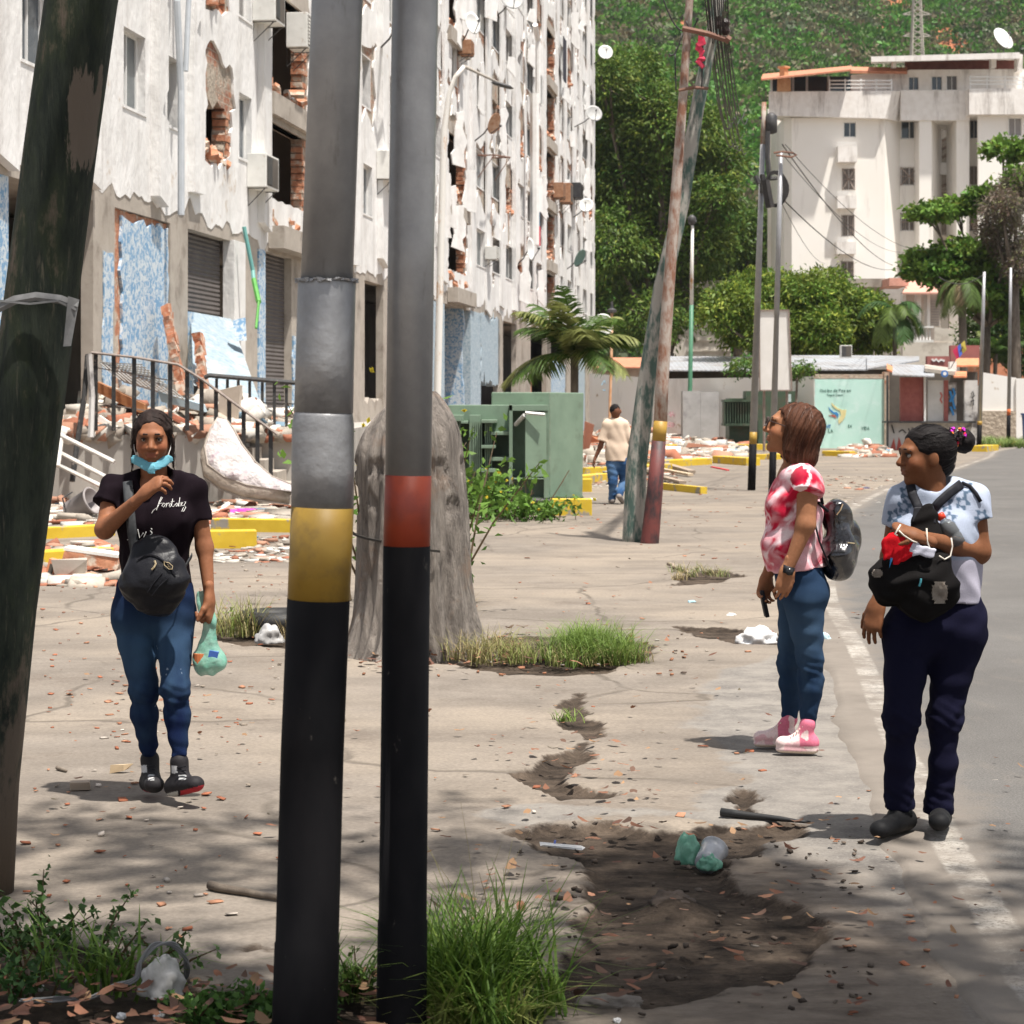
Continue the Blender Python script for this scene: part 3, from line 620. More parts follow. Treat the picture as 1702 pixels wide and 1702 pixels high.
win(wb, 1497, 1526, 201, 231, YB + 2.2); win(wb, 1497, 1526, 278, 308, YB + 2.2, 2, gm=DG); win(wb, 1497, 1526, 354, 384, YB + 2.2, 1, gm=DG); win(wb, 1497, 1526, 430, 460, YB + 2.2, 1, gm=DG)
win(wb, 1612, 1626, 198, 230, YB + 2.2); win(wb, 1612, 1626, 276, 307, YB + 2.2, 1, gm=DG); win(wb, 1612, 1626, 354, 384, YB + 2.2, 1, gm=DG)
win(wb, 1676, 1698, 196, 226, YB, gm=mat('grey_shutter', (.3, .28, .27), (.36, .34, .33), 3)); win(wb, 1676, 1698, 272, 304, YB); win(wb, 1676, 1698, 350, 380, YB)
win(wb, 1510, 1527, 128, 150, YB + 1.2); win(wb, 1548, 1566, 127, 150, YB + 1.2); win(wb, 1573, 1591, 126, 150, YB + 1.2, gm=DG)
m = MB()
for y0, y1 in ((214, 270), (290, 390)):
    for j in range(9): x = 1566 + j * 2.8; FB(m, x, x + .8, y0, y1, YB + 4, .06)
    for s in range(5): m.tube([P(1566, y0 + 20 + s * 14, YB + 5), P(1588, y0 + 8 + s * 14, YB + 5)], .12, 4)
m.build('stair_grille', mat('rusty_grille', (.28, .2, .16), (.5, .42, .36), 4, .8), wb)
def dish(px, py, Y, d, yaw, tilt, col, label, arm=True, group='satellite dishes', wallpt=None, cat='satellite dish', name='satellite_dish'):
    c0 = P(px, py, Y); rt = Matrix.Rotation(yaw, 3, 'Z') @ Matrix.Rotation(tilt, 3, 'X'); t = empty(name, c0, label, cat, group)
    pr = [(d * .5 * q, d * .11 * q * q) for q in (.02, .3, .55, .8, 1.0)]; prof = pr + [(r_, z - .012) for r_, z in pr[::-1]]
    M_ = mat('dish_' + col, *{'white': ((.66, .66, .64), (.76, .76, .74)), 'grey': ((.36, .36, .35), (.45, .45, .44)), 'rust': ((.42, .18, .08), (.6, .42, .3)), 'green': ((.13, .25, .22), (.2, .32, .28))}[col], 9, .55)
    m = MB(); m.lathe(prof, c0, 24, rt); m.build('reflector', M_, t, True)
    f = c0 + rt @ Vector((0, 0, d * .5)); m = MB(); m.tube([c0 + rt @ Vector((0, -d * .48, d * .1)), f], .012 + d * .008, 5); m.tube([f, f - rt @ Vector((0, 0, d * .1))], d * .05, 8); m.build('feed_arm', STEEL, t)
    if arm:
        wp = wallpt if wallpt is not None else c0 + Vector((0, 0, -d * .6)); m = MB(); m.tube([c0 - rt @ Vector((0, 0, .02)), c0.lerp(wp, .45) + Vector((0, 0, -d * .1)), wp], .02 + d * .01, 6); m.build('mount', STEEL, t)
    return t
dish(1665, 66, YB + 1, 1.5, R(35), R(62), 'white', 'large white satellite dish on the roof of the white apartment block', wallpt=P(1672, 95, YB + 1))
# pylon on the slope
pt = empty('transmission_tower', P(1524, 95, 210), 'pale steel lattice transmission tower on the hillside above the white block', 'pylon'); m = MB(); YT = 210
for s0 in range(7):
    y0, y1 = 110 - s0 * 20, 90 - s0 * 20; w0, w1 = 13 - s0 * 1.1, 13 - (s0 + 1) * 1.1
    for dx, dy in ((-1, -1), (1, -1), (1, 1), (-1, 1)): m.tube([P(1524 + dx * w0 * .8, y0, YT) + Vector((0, dy * w0 * .04, 0)), P(1524 + dx * w1 * .8, y1, YT) + Vector((0, dy * w1 * .04, 0))], .09, 4)
    for q in range(2):
        ya, yb = y0 - q * 10, y0 - q * 10 - 10
        for s in (1, -1): m.tube([P(1524 - s * w0 * .8, ya, YT) - Vector((0, .4, 0)), P(1524 + s * w1 * .8, yb, YT) - Vector((0, .4, 0))], .05, 4)
m.build('lattice_mast', mat('pylon_steel', (.42, .38, .33), (.5, .46, .4), 3, .6), pt)
for y in (22, 58):
    m = MB()
    for s in (1, -1): m.tube([P(1524, y - 6, YT), P(1524 + s * 24, y + 2, YT)], .07, 4); m.tube([P(1524, y + 3, YT), P(1524 + s * 24, y + 2, YT)], .07, 4); m.tube([P(1524 + s * 12, y - 2, YT), P(1524 + s * 12, y + 2, YT)], .05, 4)
    m.build('crossarm', mat('pylon_steel', (.42, .38, .33)), pt)

# ================================================================ middle distance houses
BEIGE = mat('beige_render', (.58, .53, .46), (.7, .65, .58), 1.2, .9, c3=(.36, .31, .26), s3=.8)
h = empty('house', (P(1150, 668, 148).x, 148, 0), 'beige two storey house with barred window behind the big mango tree', 'house'); m = MB()
sheet(m, [(1080, 640), (1080, 478), (1215, 478), (1215, 640)], [[(1113, 528), (1130, 528), (1130, 566), (1113, 566)]], lambda a, b, t: P(a, b, 148) + Vector((0, -t, 0)), -.3, 0)
FB(m, 1080, 1083, 478, 640, 148.3, 8); FB(m, 1212, 1215, 478, 640, 148.3, 8); FB(m, 1080, 1215, 600, 640, 156, .3); m.build('wall', BEIGE, h)
m = MB(); FB(m, 1070, 1232, 466, 480, 147.2, 10); m.build('roof_slab', CONC, h); win(h, 1113, 1130, 528, 566, 148, 1, gm=DG)
m = MB(); FB(m, 1142, 1215, 562, 566, 147.9, .1); FB(m, 1142, 1215, 582, 584, 147.9, .1); m.build('ledge', BEIGE, h)
h = empty('house', (P(1530, 668, 104).x, 104, 0), 'grey two storey house with clay tiled porch roof and white balustrade, right of centre', 'house'); YH = 104; m = MB()
sheet(m, [(1500, 600), (1500, 486), (1636, 486), (1636, 600)], [[(1533, 515), (1541, 515), (1541, 546), (1533, 546)], [(1563, 522), (1578, 522), (1578, 546), (1563, 546)]], lambda a, b, t: P(a, b, YH + 3) + Vector((0, -t, 0)), -.3, 0)
FB(m, 1380, 1500, 478, 600, YH + 6, .3); FB(m, 1636, 1640, 486, 600, YH + 3, 6); m.build('wall', mat('grey_render', (.4, .365, .33), (.5, .46, .42), 2, .9), h)
m = MB(); FB(m, 1524, 1531, 488, 545, YH, .6); FB(m, 1500, 1506, 488, 545, YH, .6); FB(m, 1541, 1546, 488, 545, YH, .6); m.build('porch_column', WHITEM, h)
m = MB(); m.hexa([P(1500, 489, YH - .8), P(1572, 489, YH - .8), P(1580, 472, YH + 5), P(1510, 472, YH + 5), P(1500, 486, YH - .8), P(1572, 486, YH - .8), P(1580, 468, YH + 5), P(1512, 466, YH + 5)])
FB(m, 1478, 1510, 462, 475, YH + 1, 3); m.build('roof', mat('salmon_tile', (.55, .27, .2), (.68, .38, .3), 4, .85, .4, bdist=.03), h)
m = MB(); FB(m, 1388, 1482, 463, 477, YH + 3, 6); m.build('roof_slab', CONC, h)
m = MB()
for j in range(9): FB(m, 1503 + j * 5.2, 1505.4 + j * 5.2, 545, 565, YH - 1.2, .15)
FB(m, 1500, 1552, 542, 545, YH - 1.3, .3); FB(m, 1500, 1552, 565, 569, YH - 1.3, .3); m.build('balustrade', WHITEM, h)
m = MB(); m.hexa([P(1500, 610, YH - 1.3), P(1632, 610, YH - 1.3), P(1632, 610, YH + 4), P(1500, 610, YH + 4), P(1500, 569, YH - 1.3), P(1632, 569, YH - 1.3), P(1632, 569, YH + 4), P(1500, 569, YH + 4)])
m.hexa([P(1553, 566, YH - 1.25), P(1632, 582, YH - 1.25), P(1632, 582, YH - 1), P(1553, 566, YH - 1), P(1553, 543, YH - 1.25), P(1632, 557, YH - 1.25), P(1632, 557, YH - 1), P(1553, 543, YH - 1)]); m.build('terrace', BEIGE, h)
m = MB()
for j in range(10): FB(m, 1547, 1562, 500 + j * 4.4, 501.6 + j * 4.4, YH + 2.95, .05)
m.build('shutter', mat('grey_shutter', (.3, .28, .27)), h)
h = empty('brick_house', (P(1672, 668, 118).x, 118, 0), 'orange brick house mostly hidden by trees at the right edge', 'house'); m = MB()
sheet(m, [(1636, 640), (1636, 512), (1790, 512), (1790, 640)], [[(1665, 548), (1688, 548), (1688, 566), (1665, 566)]], lambda a, b, t: P(a, b, 118) + Vector((0, -t, 0)), -.3, 0); FB(m, 1636, 1639, 512, 640, 118.3, 6)
m.build('wall', mat('orange_brick', (.46, .17, .09), (.58, .27, .16), 2, .9, c3=(.6, .5, .42), s3=.6), h); m = MB(); FB(m, 1630, 1800, 507, 512, 117.6, 7); m.build('roof_slab', CONC, h); win(h, 1665, 1688, 548, 566, 118)

# ---- long boundary wall, mural, tin roof
YW = 75.0
k = NT('whitewashed_wall'); v = k.pos(obj=False); c = k.mix(k.ramp(k.noise(.7, 5, v), .3, .7), (.80, .77, .72), (.86, .84, .81)); c = k.mix(k.ramp(k.noise(1.1, 8, v, .72), .62, .67), c, (.47, .37, .27))
c = k.mix(k.ramp(k.noise(.5, 8, k.pos((1, 1, .3), obj=False), .7), .56, .7, (0, 0, 0), (.5, .5, .5)), c, (.45, .42, .39)); k.color(c); k.b.inputs['Roughness'].default_value = .92; WASH = k.m
bw = empty('boundary_wall', (P(1240, 668, 80).x, 80, 0), 'long peeling whitewashed wall with a pale green mural at its right end', 'wall')
def wq(x): return YW + (1353 - x) / 370 * 10 if x < 1353 else YW
m = MB(); xs = [980, 1100, 1200, 1300, 1353]
for a, b in zip(xs, xs[1:]):
    A, B = P(a, 630, wq(a)), P(b, 630, wq(b)); A.z = 1.65 + (668 - 626 if a < 1200 else 38) * .0235; zt = 2.55; d = Vector((.05, .25, 0))
    m.hexa([(A.x, A.y, -.1), (B.x, B.y, -.1), (B.x, B.y + .25, -.1), (A.x, A.y + .25, -.1), (A.x, A.y, zt + .25 if a < 1100 else zt), (B.x, B.y, zt), (B.x, B.y + .25, zt), (A.x, A.y + .25, zt + .25 if a < 1100 else zt)])
A, B = P(1353, 628, YW), P(1474, 628, YW); m.bx(A.x, B.x, YW, YW + .25, -.1, 2.52); m.build('wall_face', WASH, bw)
m = MB(); pl = ragged([(1354, 746), (1354, 630), (1470, 630), (1470, 748)], 8, .4, 3); sheet(m, pl, [], lambda a, b, t: P(a, b, YW) + Vector((0, -t, 0)), .0, .012)
mu = m.build('mural', mat('mint_paint', (.50, .78, .69), (.58, .84, .76), 1.1, .85, c3=(.64, .86, .80), s3=2), bw)
MY = YW - .02
def strokes(lines, Y, r, name, m_, parent, dy=0):
    mb = MB()
    for ln in lines: mb.tube([P(x, y, Y) for x, y in ln], r, 4, flat=.4, up=(0, 1, 0))
    return mb.build(name, m_, parent)
LET = {'N': [[(0, 1), (0, 0), (.6, 1), (.6, 0)]], 'u': [[(0, .4), (0, .9), (.3, 1), (.5, .8), (.5, .4), (.5, 1)]], 'c': [[(.5, .5), (.2, .4), (0, .7), (.2, 1), (.5, .9)]], 'l': [[(.1, 0), (.1, 1)]], 'e': [[(0, .7), (.5, .7), (.4, .4), (.1, .4), (0, .8), (.2, 1), (.5, .95)]],
       'o': [[(.25, .4), (0, .7), (.25, 1), (.5, .7), (.25, .4)]], 'd': [[(.5, 0), (.5, 1), (.1, 1), (0, .7), (.1, .45), (.5, .45)]], 'P': [[(0, 1), (0, 0), (.45, .05), (.5, .35), (0, .5)]], 'a': [[(.5, .45), (.1, .45), (0, .75), (.1, 1), (.5, .9)], [(.5, .4), (.5, 1)]], 'z': [[(0, .4), (.5, .4), (0, 1), (.5, 1)]], 'n': [[(0, .4), (0, 1)], [(0, .6), (.3, .4), (.5, .6), (.5, 1)]],
       'M': [[(0, 1), (0, 0), (.35, .6), (.7, 0), (.7, 1)]], 'E': [[(.5, 0), (0, 0), (0, 1), (.5, 1)], [(0, .5), (.4, .5)]], 'T': [[(0, 0), (.6, 0)], [(.3, 0), (.3, 1)]], 'L': [[(0, 0), (0, 1), (.5, 1)]], 'A': [[(0, 1), (.3, 0), (.6, 1)], [(.12, .65), (.5, .65)]], 'V': [[(0, 0), (.3, 1), (.6, 0)]], 'I': [[(.1, 0), (.1, 1)]], 'D': [[(0, 0), (0, 1), (.4, .9), (.5, .5), (.4, .1), (0, 0)]],
       'g': [[(.5, .45), (.1, .45), (0, .75), (.1, 1), (.5, .9)], [(.5, .4), (.5, 1.3), (.1, 1.35)]], 'S': [[(.5, .1), (.2, 0), (0, .25), (.5, .65), (.3, 1), (0, .9)]], 'i': [[(.1, .4), (.1, 1)]], 'm': [[(0, .4), (0, 1)], [(0, .5), (.25, .4), (.3, 1)], [(.3, .5), (.55, .4), (.6, 1)]], 't': [[(.2, 0), (.2, 1), (.45, 1)], [(0, .4), (.45, .4)]], 'G': [[(.5, .1), (.2, 0), (0, .5), (.2, 1), (.5, .9), (.5, .5), (.3, .5)]], 'R': [[(0, 1), (0, 0), (.45, .1), (.4, .45), (0, .5), (.5, 1)]], '"': [[(0, 0), (0, .2)]], ' ': []}
def text_lines(s, x, y, h, adv=.78, sl=0):
    out = []
    for ch in s:
        for ln in LET.get(ch, []): out.append([(x + (a + sl * (1 - b)) * h, y + b * h) for a, b in ln])
        x += h * (adv * (.45 if ch in 'liIt "' else 1))
    return out
INK = mat('dark_green_ink', (.02, .12, .09), (.04, .17, .13), 5)
strokes(text_lines('Nucleo de Paz en', 1363, 646.5, 4.4, .86, .2), MY, .012, 'lettering', INK, bw); strokes(text_lines('"Tagua Simon"', 1373, 654.5, 3.2, .86, .2), MY, .009, 'lettering', INK, bw)
strokes(text_lines('MENT', 1366, 706.5, 5), MY, .018, 'lettering', mat('blue_ink', (.04, .22, .5)), bw); strokes(text_lines('LA', 1377, 713, 5), MY, .016, 'lettering', INK, bw); strokes(text_lines('EN', 1410, 706, 4), MY, .011, 'lettering', INK, bw); strokes(text_lines('VIDA', 1432, 709, 5), MY, .011, 'lettering', INK, bw)
def blob(poly, m_, name, parent, Y=MY + .004):
    mb = MB(); sheet(mb, poly, [], lambda a, b, t: P(a, b, Y) + Vector((0, -t, 0)), 0, .01); return mb.build(name, m_, parent)
blob([(1382, 669), (1386, 673), (1392, 678), (1399, 681), (1407, 681), (1405, 692), (1400, 700), (1394, 705), (1393, 697), (1398, 690), (1396, 683), (1388, 679), (1383, 674)], mat('yellow_paint_faded', (.75, .66, .30), (.82, .75, .42), 6), 'bird_emblem', bw)
blob([(1377, 676), (1380, 680), (1386, 685), (1391, 685), (1394, 689), (1392, 695), (1390, 690), (1384, 687), (1379, 682)], mat('blue_ink', (.04, .22, .5)), 'bird_emblem', bw); blob([(1377, 690), (1384, 690), (1388, 690), (1390, 695), (1388, 694), (1383, 692)], mat('red_ink', (.45, .09, .07)), 'bird_emblem', bw)
strokes([[(1000, 640), (1004, 632), (1008, 641)], [(1012, 634), (1016, 645), (1020, 633)], [(1002, 648), (1020, 652)]], wq(1005) - .05, .03, 'graffiti', mat('pale_blue_ink', (.3, .5, .65)), bw)
strokes(text_lines('MAGN', 1108, 684, 9) + text_lines('GRMNT', 1106, 702, 8), wq(1118) - .12, .03, 'graffiti', mat('pink_ink', (.62, .28, .32), (.72, .45, .48), 3), bw)
TIN = NT('corrugated_zinc'); v = TIN.pos(obj=False); wv_ = TIN.n('ShaderNodeTexWave'); wv_.inputs['Scale'].default_value = 1.6; wv_.bands_direction = 'X'; TIN.l(v, wv_.inputs[0]); TIN.color(TIN.mix(TIN.ramp(TIN.noise(.8, 6, v, .7), .45, .7), (.55, .57, .60), (.40, .36, .33))); TIN.b.inputs['Roughness'].default_value = .45; TIN.b.inputs['Metallic'].default_value = .55; TIN.bump(wv_.outputs[0], .7, .04); TIN = TIN.m
sh = empty('tin_roof_shed', (P(1300, 668, 79).x, 79, 0), 'low shed with corrugated zinc roof running behind the white wall', 'shed'); m = MB()
def slope(m, x0, x1, yl, yh, Yf, Yb, th=.05, yl1=None, yh1=None):
    yl1 = yl if yl1 is None else yl1; yh1 = yh if yh1 is None else yh1
    a, b, c_, d = P(x0, yl, Yf), P(x1, yl1, Yf), P(x1, yh1, Yb), P(x0, yh, Yb); u = Vector((0, 0, th)); m.hexa([a, b, c_, d, a + u, b + u, c_ + u, d + u])
slope(m, 1108, 1302, 617, 594, 90, 97); slope(m, 1298, 1442, 616, 592.5, 78.6, 86); slope(m, 1441, 1528, 615, 592.5, 76.6, 84, .05, 601, 594); m.build('roof', TIN, sh)
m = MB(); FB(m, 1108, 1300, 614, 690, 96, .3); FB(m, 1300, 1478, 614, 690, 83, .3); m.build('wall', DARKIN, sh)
for a, b, s in ((985, 1108, 0),):
    m = MB(); slope(m, a, b, 612, 596, 92, 98); m.build('tile_roof', TILE, sh)
m = MB(); FB(m, 985, 1112, 612, 640, 93, .3); m.build('wall', BEIGE, sh)
m = MB(); FB(m, 1470, 1478, 618, 752, YW - .1, .5); FB(m, 1353, 1474, 622, 629, YW - .02, .3); m.build('broken_pier', mat('broken_mortar', (.42, .33, .25), (.56, .47, .38), 8, .95, .6, c3=(.4, .16, .09), bdist=.05), sh)
def acunit(loc, rot, wdt, hgt, dpt, label, group=None, col='white', body=None, slats=True, cat='air conditioner', name='air_conditioner', bracket=True):
    """window or split air conditioner, front along local -Y"""
    t = empty(name, (0, 0, 0), label, cat, group); M_ = body or {'white': mat('ac_white', (.68, .67, .63), (.78, .77, .73), 6, .6, c3=(.45, .38, .3), s3=4, t3=(.6, .7)), 'rust': mat('ac_rust', (.3, .14, .07), (.45, .26, .16), 8, .8)}[col]
    m = MB(); m.bx(-wdt / 2, wdt / 2, 0, dpt, 0, hgt); m.build('casing', M_, t, bevel=.01)
    m = MB()
    if slats:
        n = 8
        for j in range(n): m.bx(-wdt * .42, wdt * .42, -.02, .004, hgt * (.1 + .8 * j / n), hgt * (.1 + .8 * j / n) + hgt * .045)
        for j in range(5): x = -wdt * .42 + j * wdt * .84 / 4; m.bx(x - .006, x + .006, -.024, -.016, hgt * .08, hgt * .92)
    else: m.bx(-wdt * .4, -wdt * .05, -.015, .004, hgt * .1, hgt * .9)
    m.build('grille', M_ if slats else STEEL, t); m = MB(); m.bx(-wdt * .44, wdt * .44, -.006, .001, hgt * .06, hgt * .94); m.build('front_recess', DARKIN, t)
    if bracket:
        for s in (-1, 1): m = MB(); m.tube([(s * wdt * .4, 0, -.02), (s * wdt * .4, dpt, -.02), (s * wdt * .4, dpt * 1.0, -hgt * .55), (s * wdt * .4, .05, -.02)], .014, 4); m.build('bracket', STEEL, t)
    t.location = loc; t.rotation_euler = (0, 0, rot); return t
acunit(P(1407, 594, 80), 0, .42, .46, .35, 'small white air conditioner standing on the zinc roof', None, slats=False, bracket=False)

# ---- ruined kiosk at the bend
ki = empty('kiosk', (P(1545, 668, 72).x, 72, 0), 'ruined maroon and white street kiosk with graffiti beside the mural wall', 'kiosk'); YK = 72.0
def part(name, m_, rects, Y, d=.2, parent=None, rf=True):
    m = MB()
    for x0, x1, y0, y1 in rects: FB(m, x0, x1, y0, y1, Y, d)
    return m.build(name, m_, parent)
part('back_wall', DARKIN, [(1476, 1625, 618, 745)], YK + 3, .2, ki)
part('brick_wall', mat('maroon_brick', (.30, .09, .08), (.38, .13, .11), 6, .85, .4, bdist=.02), [(1497, 1536, 627, 701), (1569, 1576, 632, 701)], YK, .2, ki)
part('door', mat('white_door', (.55, .54, .51), (.68, .66, .63), 2, .7), [(1542, 1569, 632, 701)], YK + .05, .15, ki)
part('corner_pipe', WHITEM, [(1536, 1539, 625, 702)], YK - .15, .1, ki)
part('peeling_wall', mat('peeling_white', (.42, .40, .38), (.66, .64, .62), 1.8, .9, c3=(.09, .08, .08), s3=1.2, t3=(.5, .6)), [(1576, 1590, 636, 701), (1603, 1625, 632, 745)], YK + .02, .2, ki)
part('counter', STEEL, [(1474, 1622, 700, 703)], YK - .5, .9, ki)
part('lower_wall', mat('graffiti_wall', (.5, .48, .46), (.64, .62, .60), 2, .9, c3=(.2, .18, .18), s3=2.2, t3=(.54, .6)), [(1475, 1603, 703, 747)], YK, .2, ki)
part('steel_post', STEEL, [(1474, 1477, 624, 748)], YK - .45, .12, ki)
blob([(1479, 748), (1486, 728), (1489, 748)], mat('red_ink', (.35, .05, .05)), 'graffiti', ki, YK - .006); blob([(1490, 748), (1494, 726), (1501, 748)], mat('red_ink', (.35, .05, .05)), 'graffiti', ki, YK - .006); strokes([[(1482, 706), (1486, 720)], [(1494, 718), (1500, 714), (1506, 720)], [(1510, 712), (1514, 724), (1520, 716)]], YK - .02, .03, 'graffiti', mat('black_ink', (.03, .03, .03)), ki)
strokes([[(1579, 650), (1582, 660), (1579, 668)], [(1584, 645), (1587, 655), (1583, 664), (1587, 680)], [(1580, 676), (1585, 690)]], YK - .01, .05, 'graffiti', mat('blue_ink', (.04, .22, .5)), ki); strokes([[(1563, 652), (1566, 658), (1563, 664), (1566, 670)]], YK + .03, .03, 'graffiti', mat('red_ink', (.35, .05, .05)), ki)
strokes([[(1614, 655), (1617, 650), (1619, 658), (1615, 662)], [(1614, 668), (1618, 664), (1618, 674)]], YK - .01, .025, 'graffiti', mat('black_ink', (.03, .03, .03)), ki)
m = MB(); slope(m, 1483, 1553, 624, 606, YK - 1.2, YK + 2, .04, 627, 610); m.build('awning_sheet', TIN, ki)
m = MB(); slope(m, 1537, 1588, 618, 611, YK - .4, YK + 2, .12, 624, 618); m.build('roof_edge', CONC, ki)
m = MB(); slope(m, 1585, 1607, 628, 620, YK - .6, YK + 1, .06); slope(m, 1588, 1627, 610, 598, YK + 1, YK + 3.5, .06); slope(m, 1474, 1484, 616, 607, YK - .3, YK + .6, .06, 620, 612); m.build('roof_tiles', mat('orange_tile', (.52, .18, .08), (.65, .28, .15), 6, .8, .3), ki)
part('upper_wall', mat('maroon_wall', (.30, .10, .09), (.38, .15, .13), 1.5, .85), [(1541, 1579, 592, 618), (1580, 1628, 574, 606)], YK + 4, .3, ki)
part('upper_wall', WHITEM, [(1579, 1590, 601, 622)], YK + .8, .3, ki)
m = MB(); strokes([[(1549, 597), (1552, 600), (1556, 597), (1560, 601), (1564, 598), (1570, 600)]], YK + 3.98, .05, 'sign_lettering', WHITEM, ki)
m = MB(); m.lathe([(.01, -.02), (.12, -.02), (.12, .02), (.01, .02)], P(1570, 621, YK - 1), 18, Matrix.Rotation(R(90), 3, 'X')); o = m.build('round_sign', mat('sign_blue', (.05, .16, .42)), ki); m = MB(); m.lathe([(.005, .021), (.06, .021), (.06, .03), (.005, .03)], P(1570, 621, YK - 1), 14, Matrix.Rotation(R(90), 3, 'X')); m.build('emblem', WHITEM, o)
# flag
fl = empty('flag', P(1592, 600, YK - .4), 'small yellow, blue and red flag drooping from a stick above the kiosk', 'flag'); m = MB(); m.tube([P(1580, 612, YK - .4), P(1606, 566, YK - .4)], .015, 5); m.build('stick', STEEL, fl)
for nm, cc, pl in (('yellow_band', (.62, .5, .1), [(1597, 572), (1603, 566), (1606, 582), (1600, 588)]), ('blue_band', (.05, .1, .4), [(1591, 576), (1597, 571), (1600, 588), (1594, 594)]), ('red_band', (.55, .03, .1), [(1583, 583), (1591, 575), (1595, 593), (1590, 597)])):
    m = MB(); sheet(m, pl, [], lambda a, b, t: P(a, b, YK - .4) + Vector((0, -t + .05 * math.sin(a * .5), 0)), 0, .01); m.build(nm, mat('flag_' + nm, cc), fl)
# right hand wall with stone base, bin
rw = empty('garden_wall', (P(1660, 668, 84).x, 84, 0), 'white garden wall on a rough stone base at the right edge', 'wall'); m = MB()
m.hexa([P(1628, 683, 84), P(1689, 683, 84), P(1689, 683, 84.4), P(1628, 683, 84.4), P(1628, 618, 84), P(1689, 628, 84), P(1689, 628, 84.4), P(1628, 618, 84.4)]); FB(m, 1689, 1800, 629, 745, 83.9, .5); m.build('plaster', WASH, rw)
part('stone_base', mat('rough_stone', (.32, .26, .2), (.5, .42, .33), 9, .95, .8, bdist=.08), [(1628, 1689, 683, 740)], 83.85, .6, rw)
bn = empty('waste_bin', P(1702, 728, 78), 'blue plastic waste bin cut by the right edge of the view', 'bin'); bn.location.z = 0; m = MB(); m.lathe([(.2, 0), (.26, 1.1), (.28, 1.12), (.28, 1.18)], (bn.location.x + .15, 78, 0), 4, Matrix.Rotation(R(45), 3, 'Z')); m.build('body', mat('blue_plastic', (.02, .08, .32), (.03, .1, .4), 4, .4), bn); m = MB(); m.box((bn.location.x + .15, 78, 1.2), (.44, .46, .06)); m.build('lid', mat('blue_plastic', (.02, .08, .32)), bn)
# ---- blank billboard
bb = empty('billboard', (P(1288, 668, 70).x, 70, 0), 'tall blank white billboard panel leaning behind the two banded poles', 'billboard'); m = MB()
m.hexa([P(1263, 648, 70), P(1314, 648, 70), P(1314, 648, 70.12), P(1263, 648, 70.12), P(1262, 517, 70), P(1311, 516, 70), P(1311, 516, 70.12), P(1262, 517, 70.12)]); m.build('panel', mat('blank_panel', (.66, .64, .6), (.74, .72, .69), 2, .6), bb)
m = MB()
for a, b in (((1262, 517), (1263, 650)), ((1311, 516), (1316, 650)), ((1261, 516), (1312, 515.5)), ((1263, 649), (1316, 649))): m.tube([P(*a, 69.97), P(*b, 69.97)], .03, 4)
for x in (1270, 1308): m.tube([P(x, 645, 70.2), (P(x, 645, 70.2).x, 70.2, 0)], .05, 6)
m.build('frame', mat('old_frame', (.2, .15, .13), (.3, .24, .2), 5, .8), bb)
# ---- cabinets
gm_ = mat('grey_cabinet_paint', (.36, .35, .34), (.46, .45, .44), 2.5, .6, c3=(.25, .24, .24), s3=1.2)
cb = empty('utility_cabinet', (P(1165, 668, 83).x, 83, 0), 'tall plain grey metal cabinet against the whitewashed wall', 'cabinet')
part('housing', gm_, [(1135, 1164, 650, 735), (1164.3, 1195, 651, 734)], 78.2, .9, cb); part('plinth', CONC, [(1130, 1200, 734, 742)], 78, 1.2, cb)
dgm = mat('dark_green_enamel', (.05, .085, .055), (.07, .11, .07), 3, .5, c3=(.09, .085, .06), s3=2.2)
dt = empty('transformer', (P(1256, 668, 79).x, 79, 0), 'dark green transformer in front of the wall behind the two banded poles', 'transformer')
part('tank', dgm, [(1212, 1300, 662, 738)], 75.2, 1.3, dt); part('cable_box', dgm, [(1240, 1322, 650, 700), (1260, 1312, 700, 737)], 74.6, 1.0, dt)
m = MB()
for j in range(11): FB(m, 1204 + j * 4.4, 1206 + j * 4.4, 668, 704, 74.4, .8)
FB(m, 1203, 1252, 664, 668, 74.3, .9); FB(m, 1203, 1252, 704, 708, 74.3, .9); m.build('cooling_fin', dgm, dt); part('sticker', mat('pale_sticker', (.4, .5, .5)), [(1310, 1315, 655, 668)], 74.58, .01, dt); part('plinth', CONC, [(1205, 1330, 738, 745)], 74.3, 2.2, dt)
bgm = mat('light_green_enamel', (.165, .235, .17), (.21, .29, .21), 2.6, .5, c3=(.13, .17, .12), s3=3.5, t3=(.55, .75))
bt = empty('transformer', (P(850, 668, 36).x, 36, 0), 'big light green transformer with open hatch, left of the man in the beige shirt', 'transformer')
def FB2(m, x0, x1, y0, y1, Y, d): return FB(m, x0, x1, y0, y1, Y, d)
m = MB(); A, B = P(751, 831, 35.5), P(967, 832, 35.5)
m.hexa([P(817, 832, 36.2), P(914, 832, 36), P(914, 832, 38), P(817, 832, 38), P(817, 652, 36.2), P(914, 652, 36), P(914, 652, 38), P(817, 652, 38)])
m.hexa([P(914.2, 832, 36), P(968, 829, 36.9), P(968, 829, 38), P(914.2, 832, 38), P(914.2, 652, 36), P(970, 653, 36.9), P(970, 653, 38), P(914.2, 652, 38)]); m.build('cable_cabinet', bgm, bt, bevel=.015)
m = MB(); FB(m, 745, 846, 673, 826, 36, 1.3); m.build('tank', bgm, bt, bevel=.01)
m = MB(); FB(m, 846, 852, 672, 832, 35.2, .9); FB(m, 904, 912, 674, 828, 35.25, .85); FB(m, 846, 911, 673, 683, 35.2, .9); FB(m, 852, 904, 795, 797, 35.25, .8); FB(m, 852, 904, 797, 826, 35.6, .6); FB(m, 852, 904, 683, 797, 35.95, .08); m.build('door_frame', bgm, bt, bevel=.006)
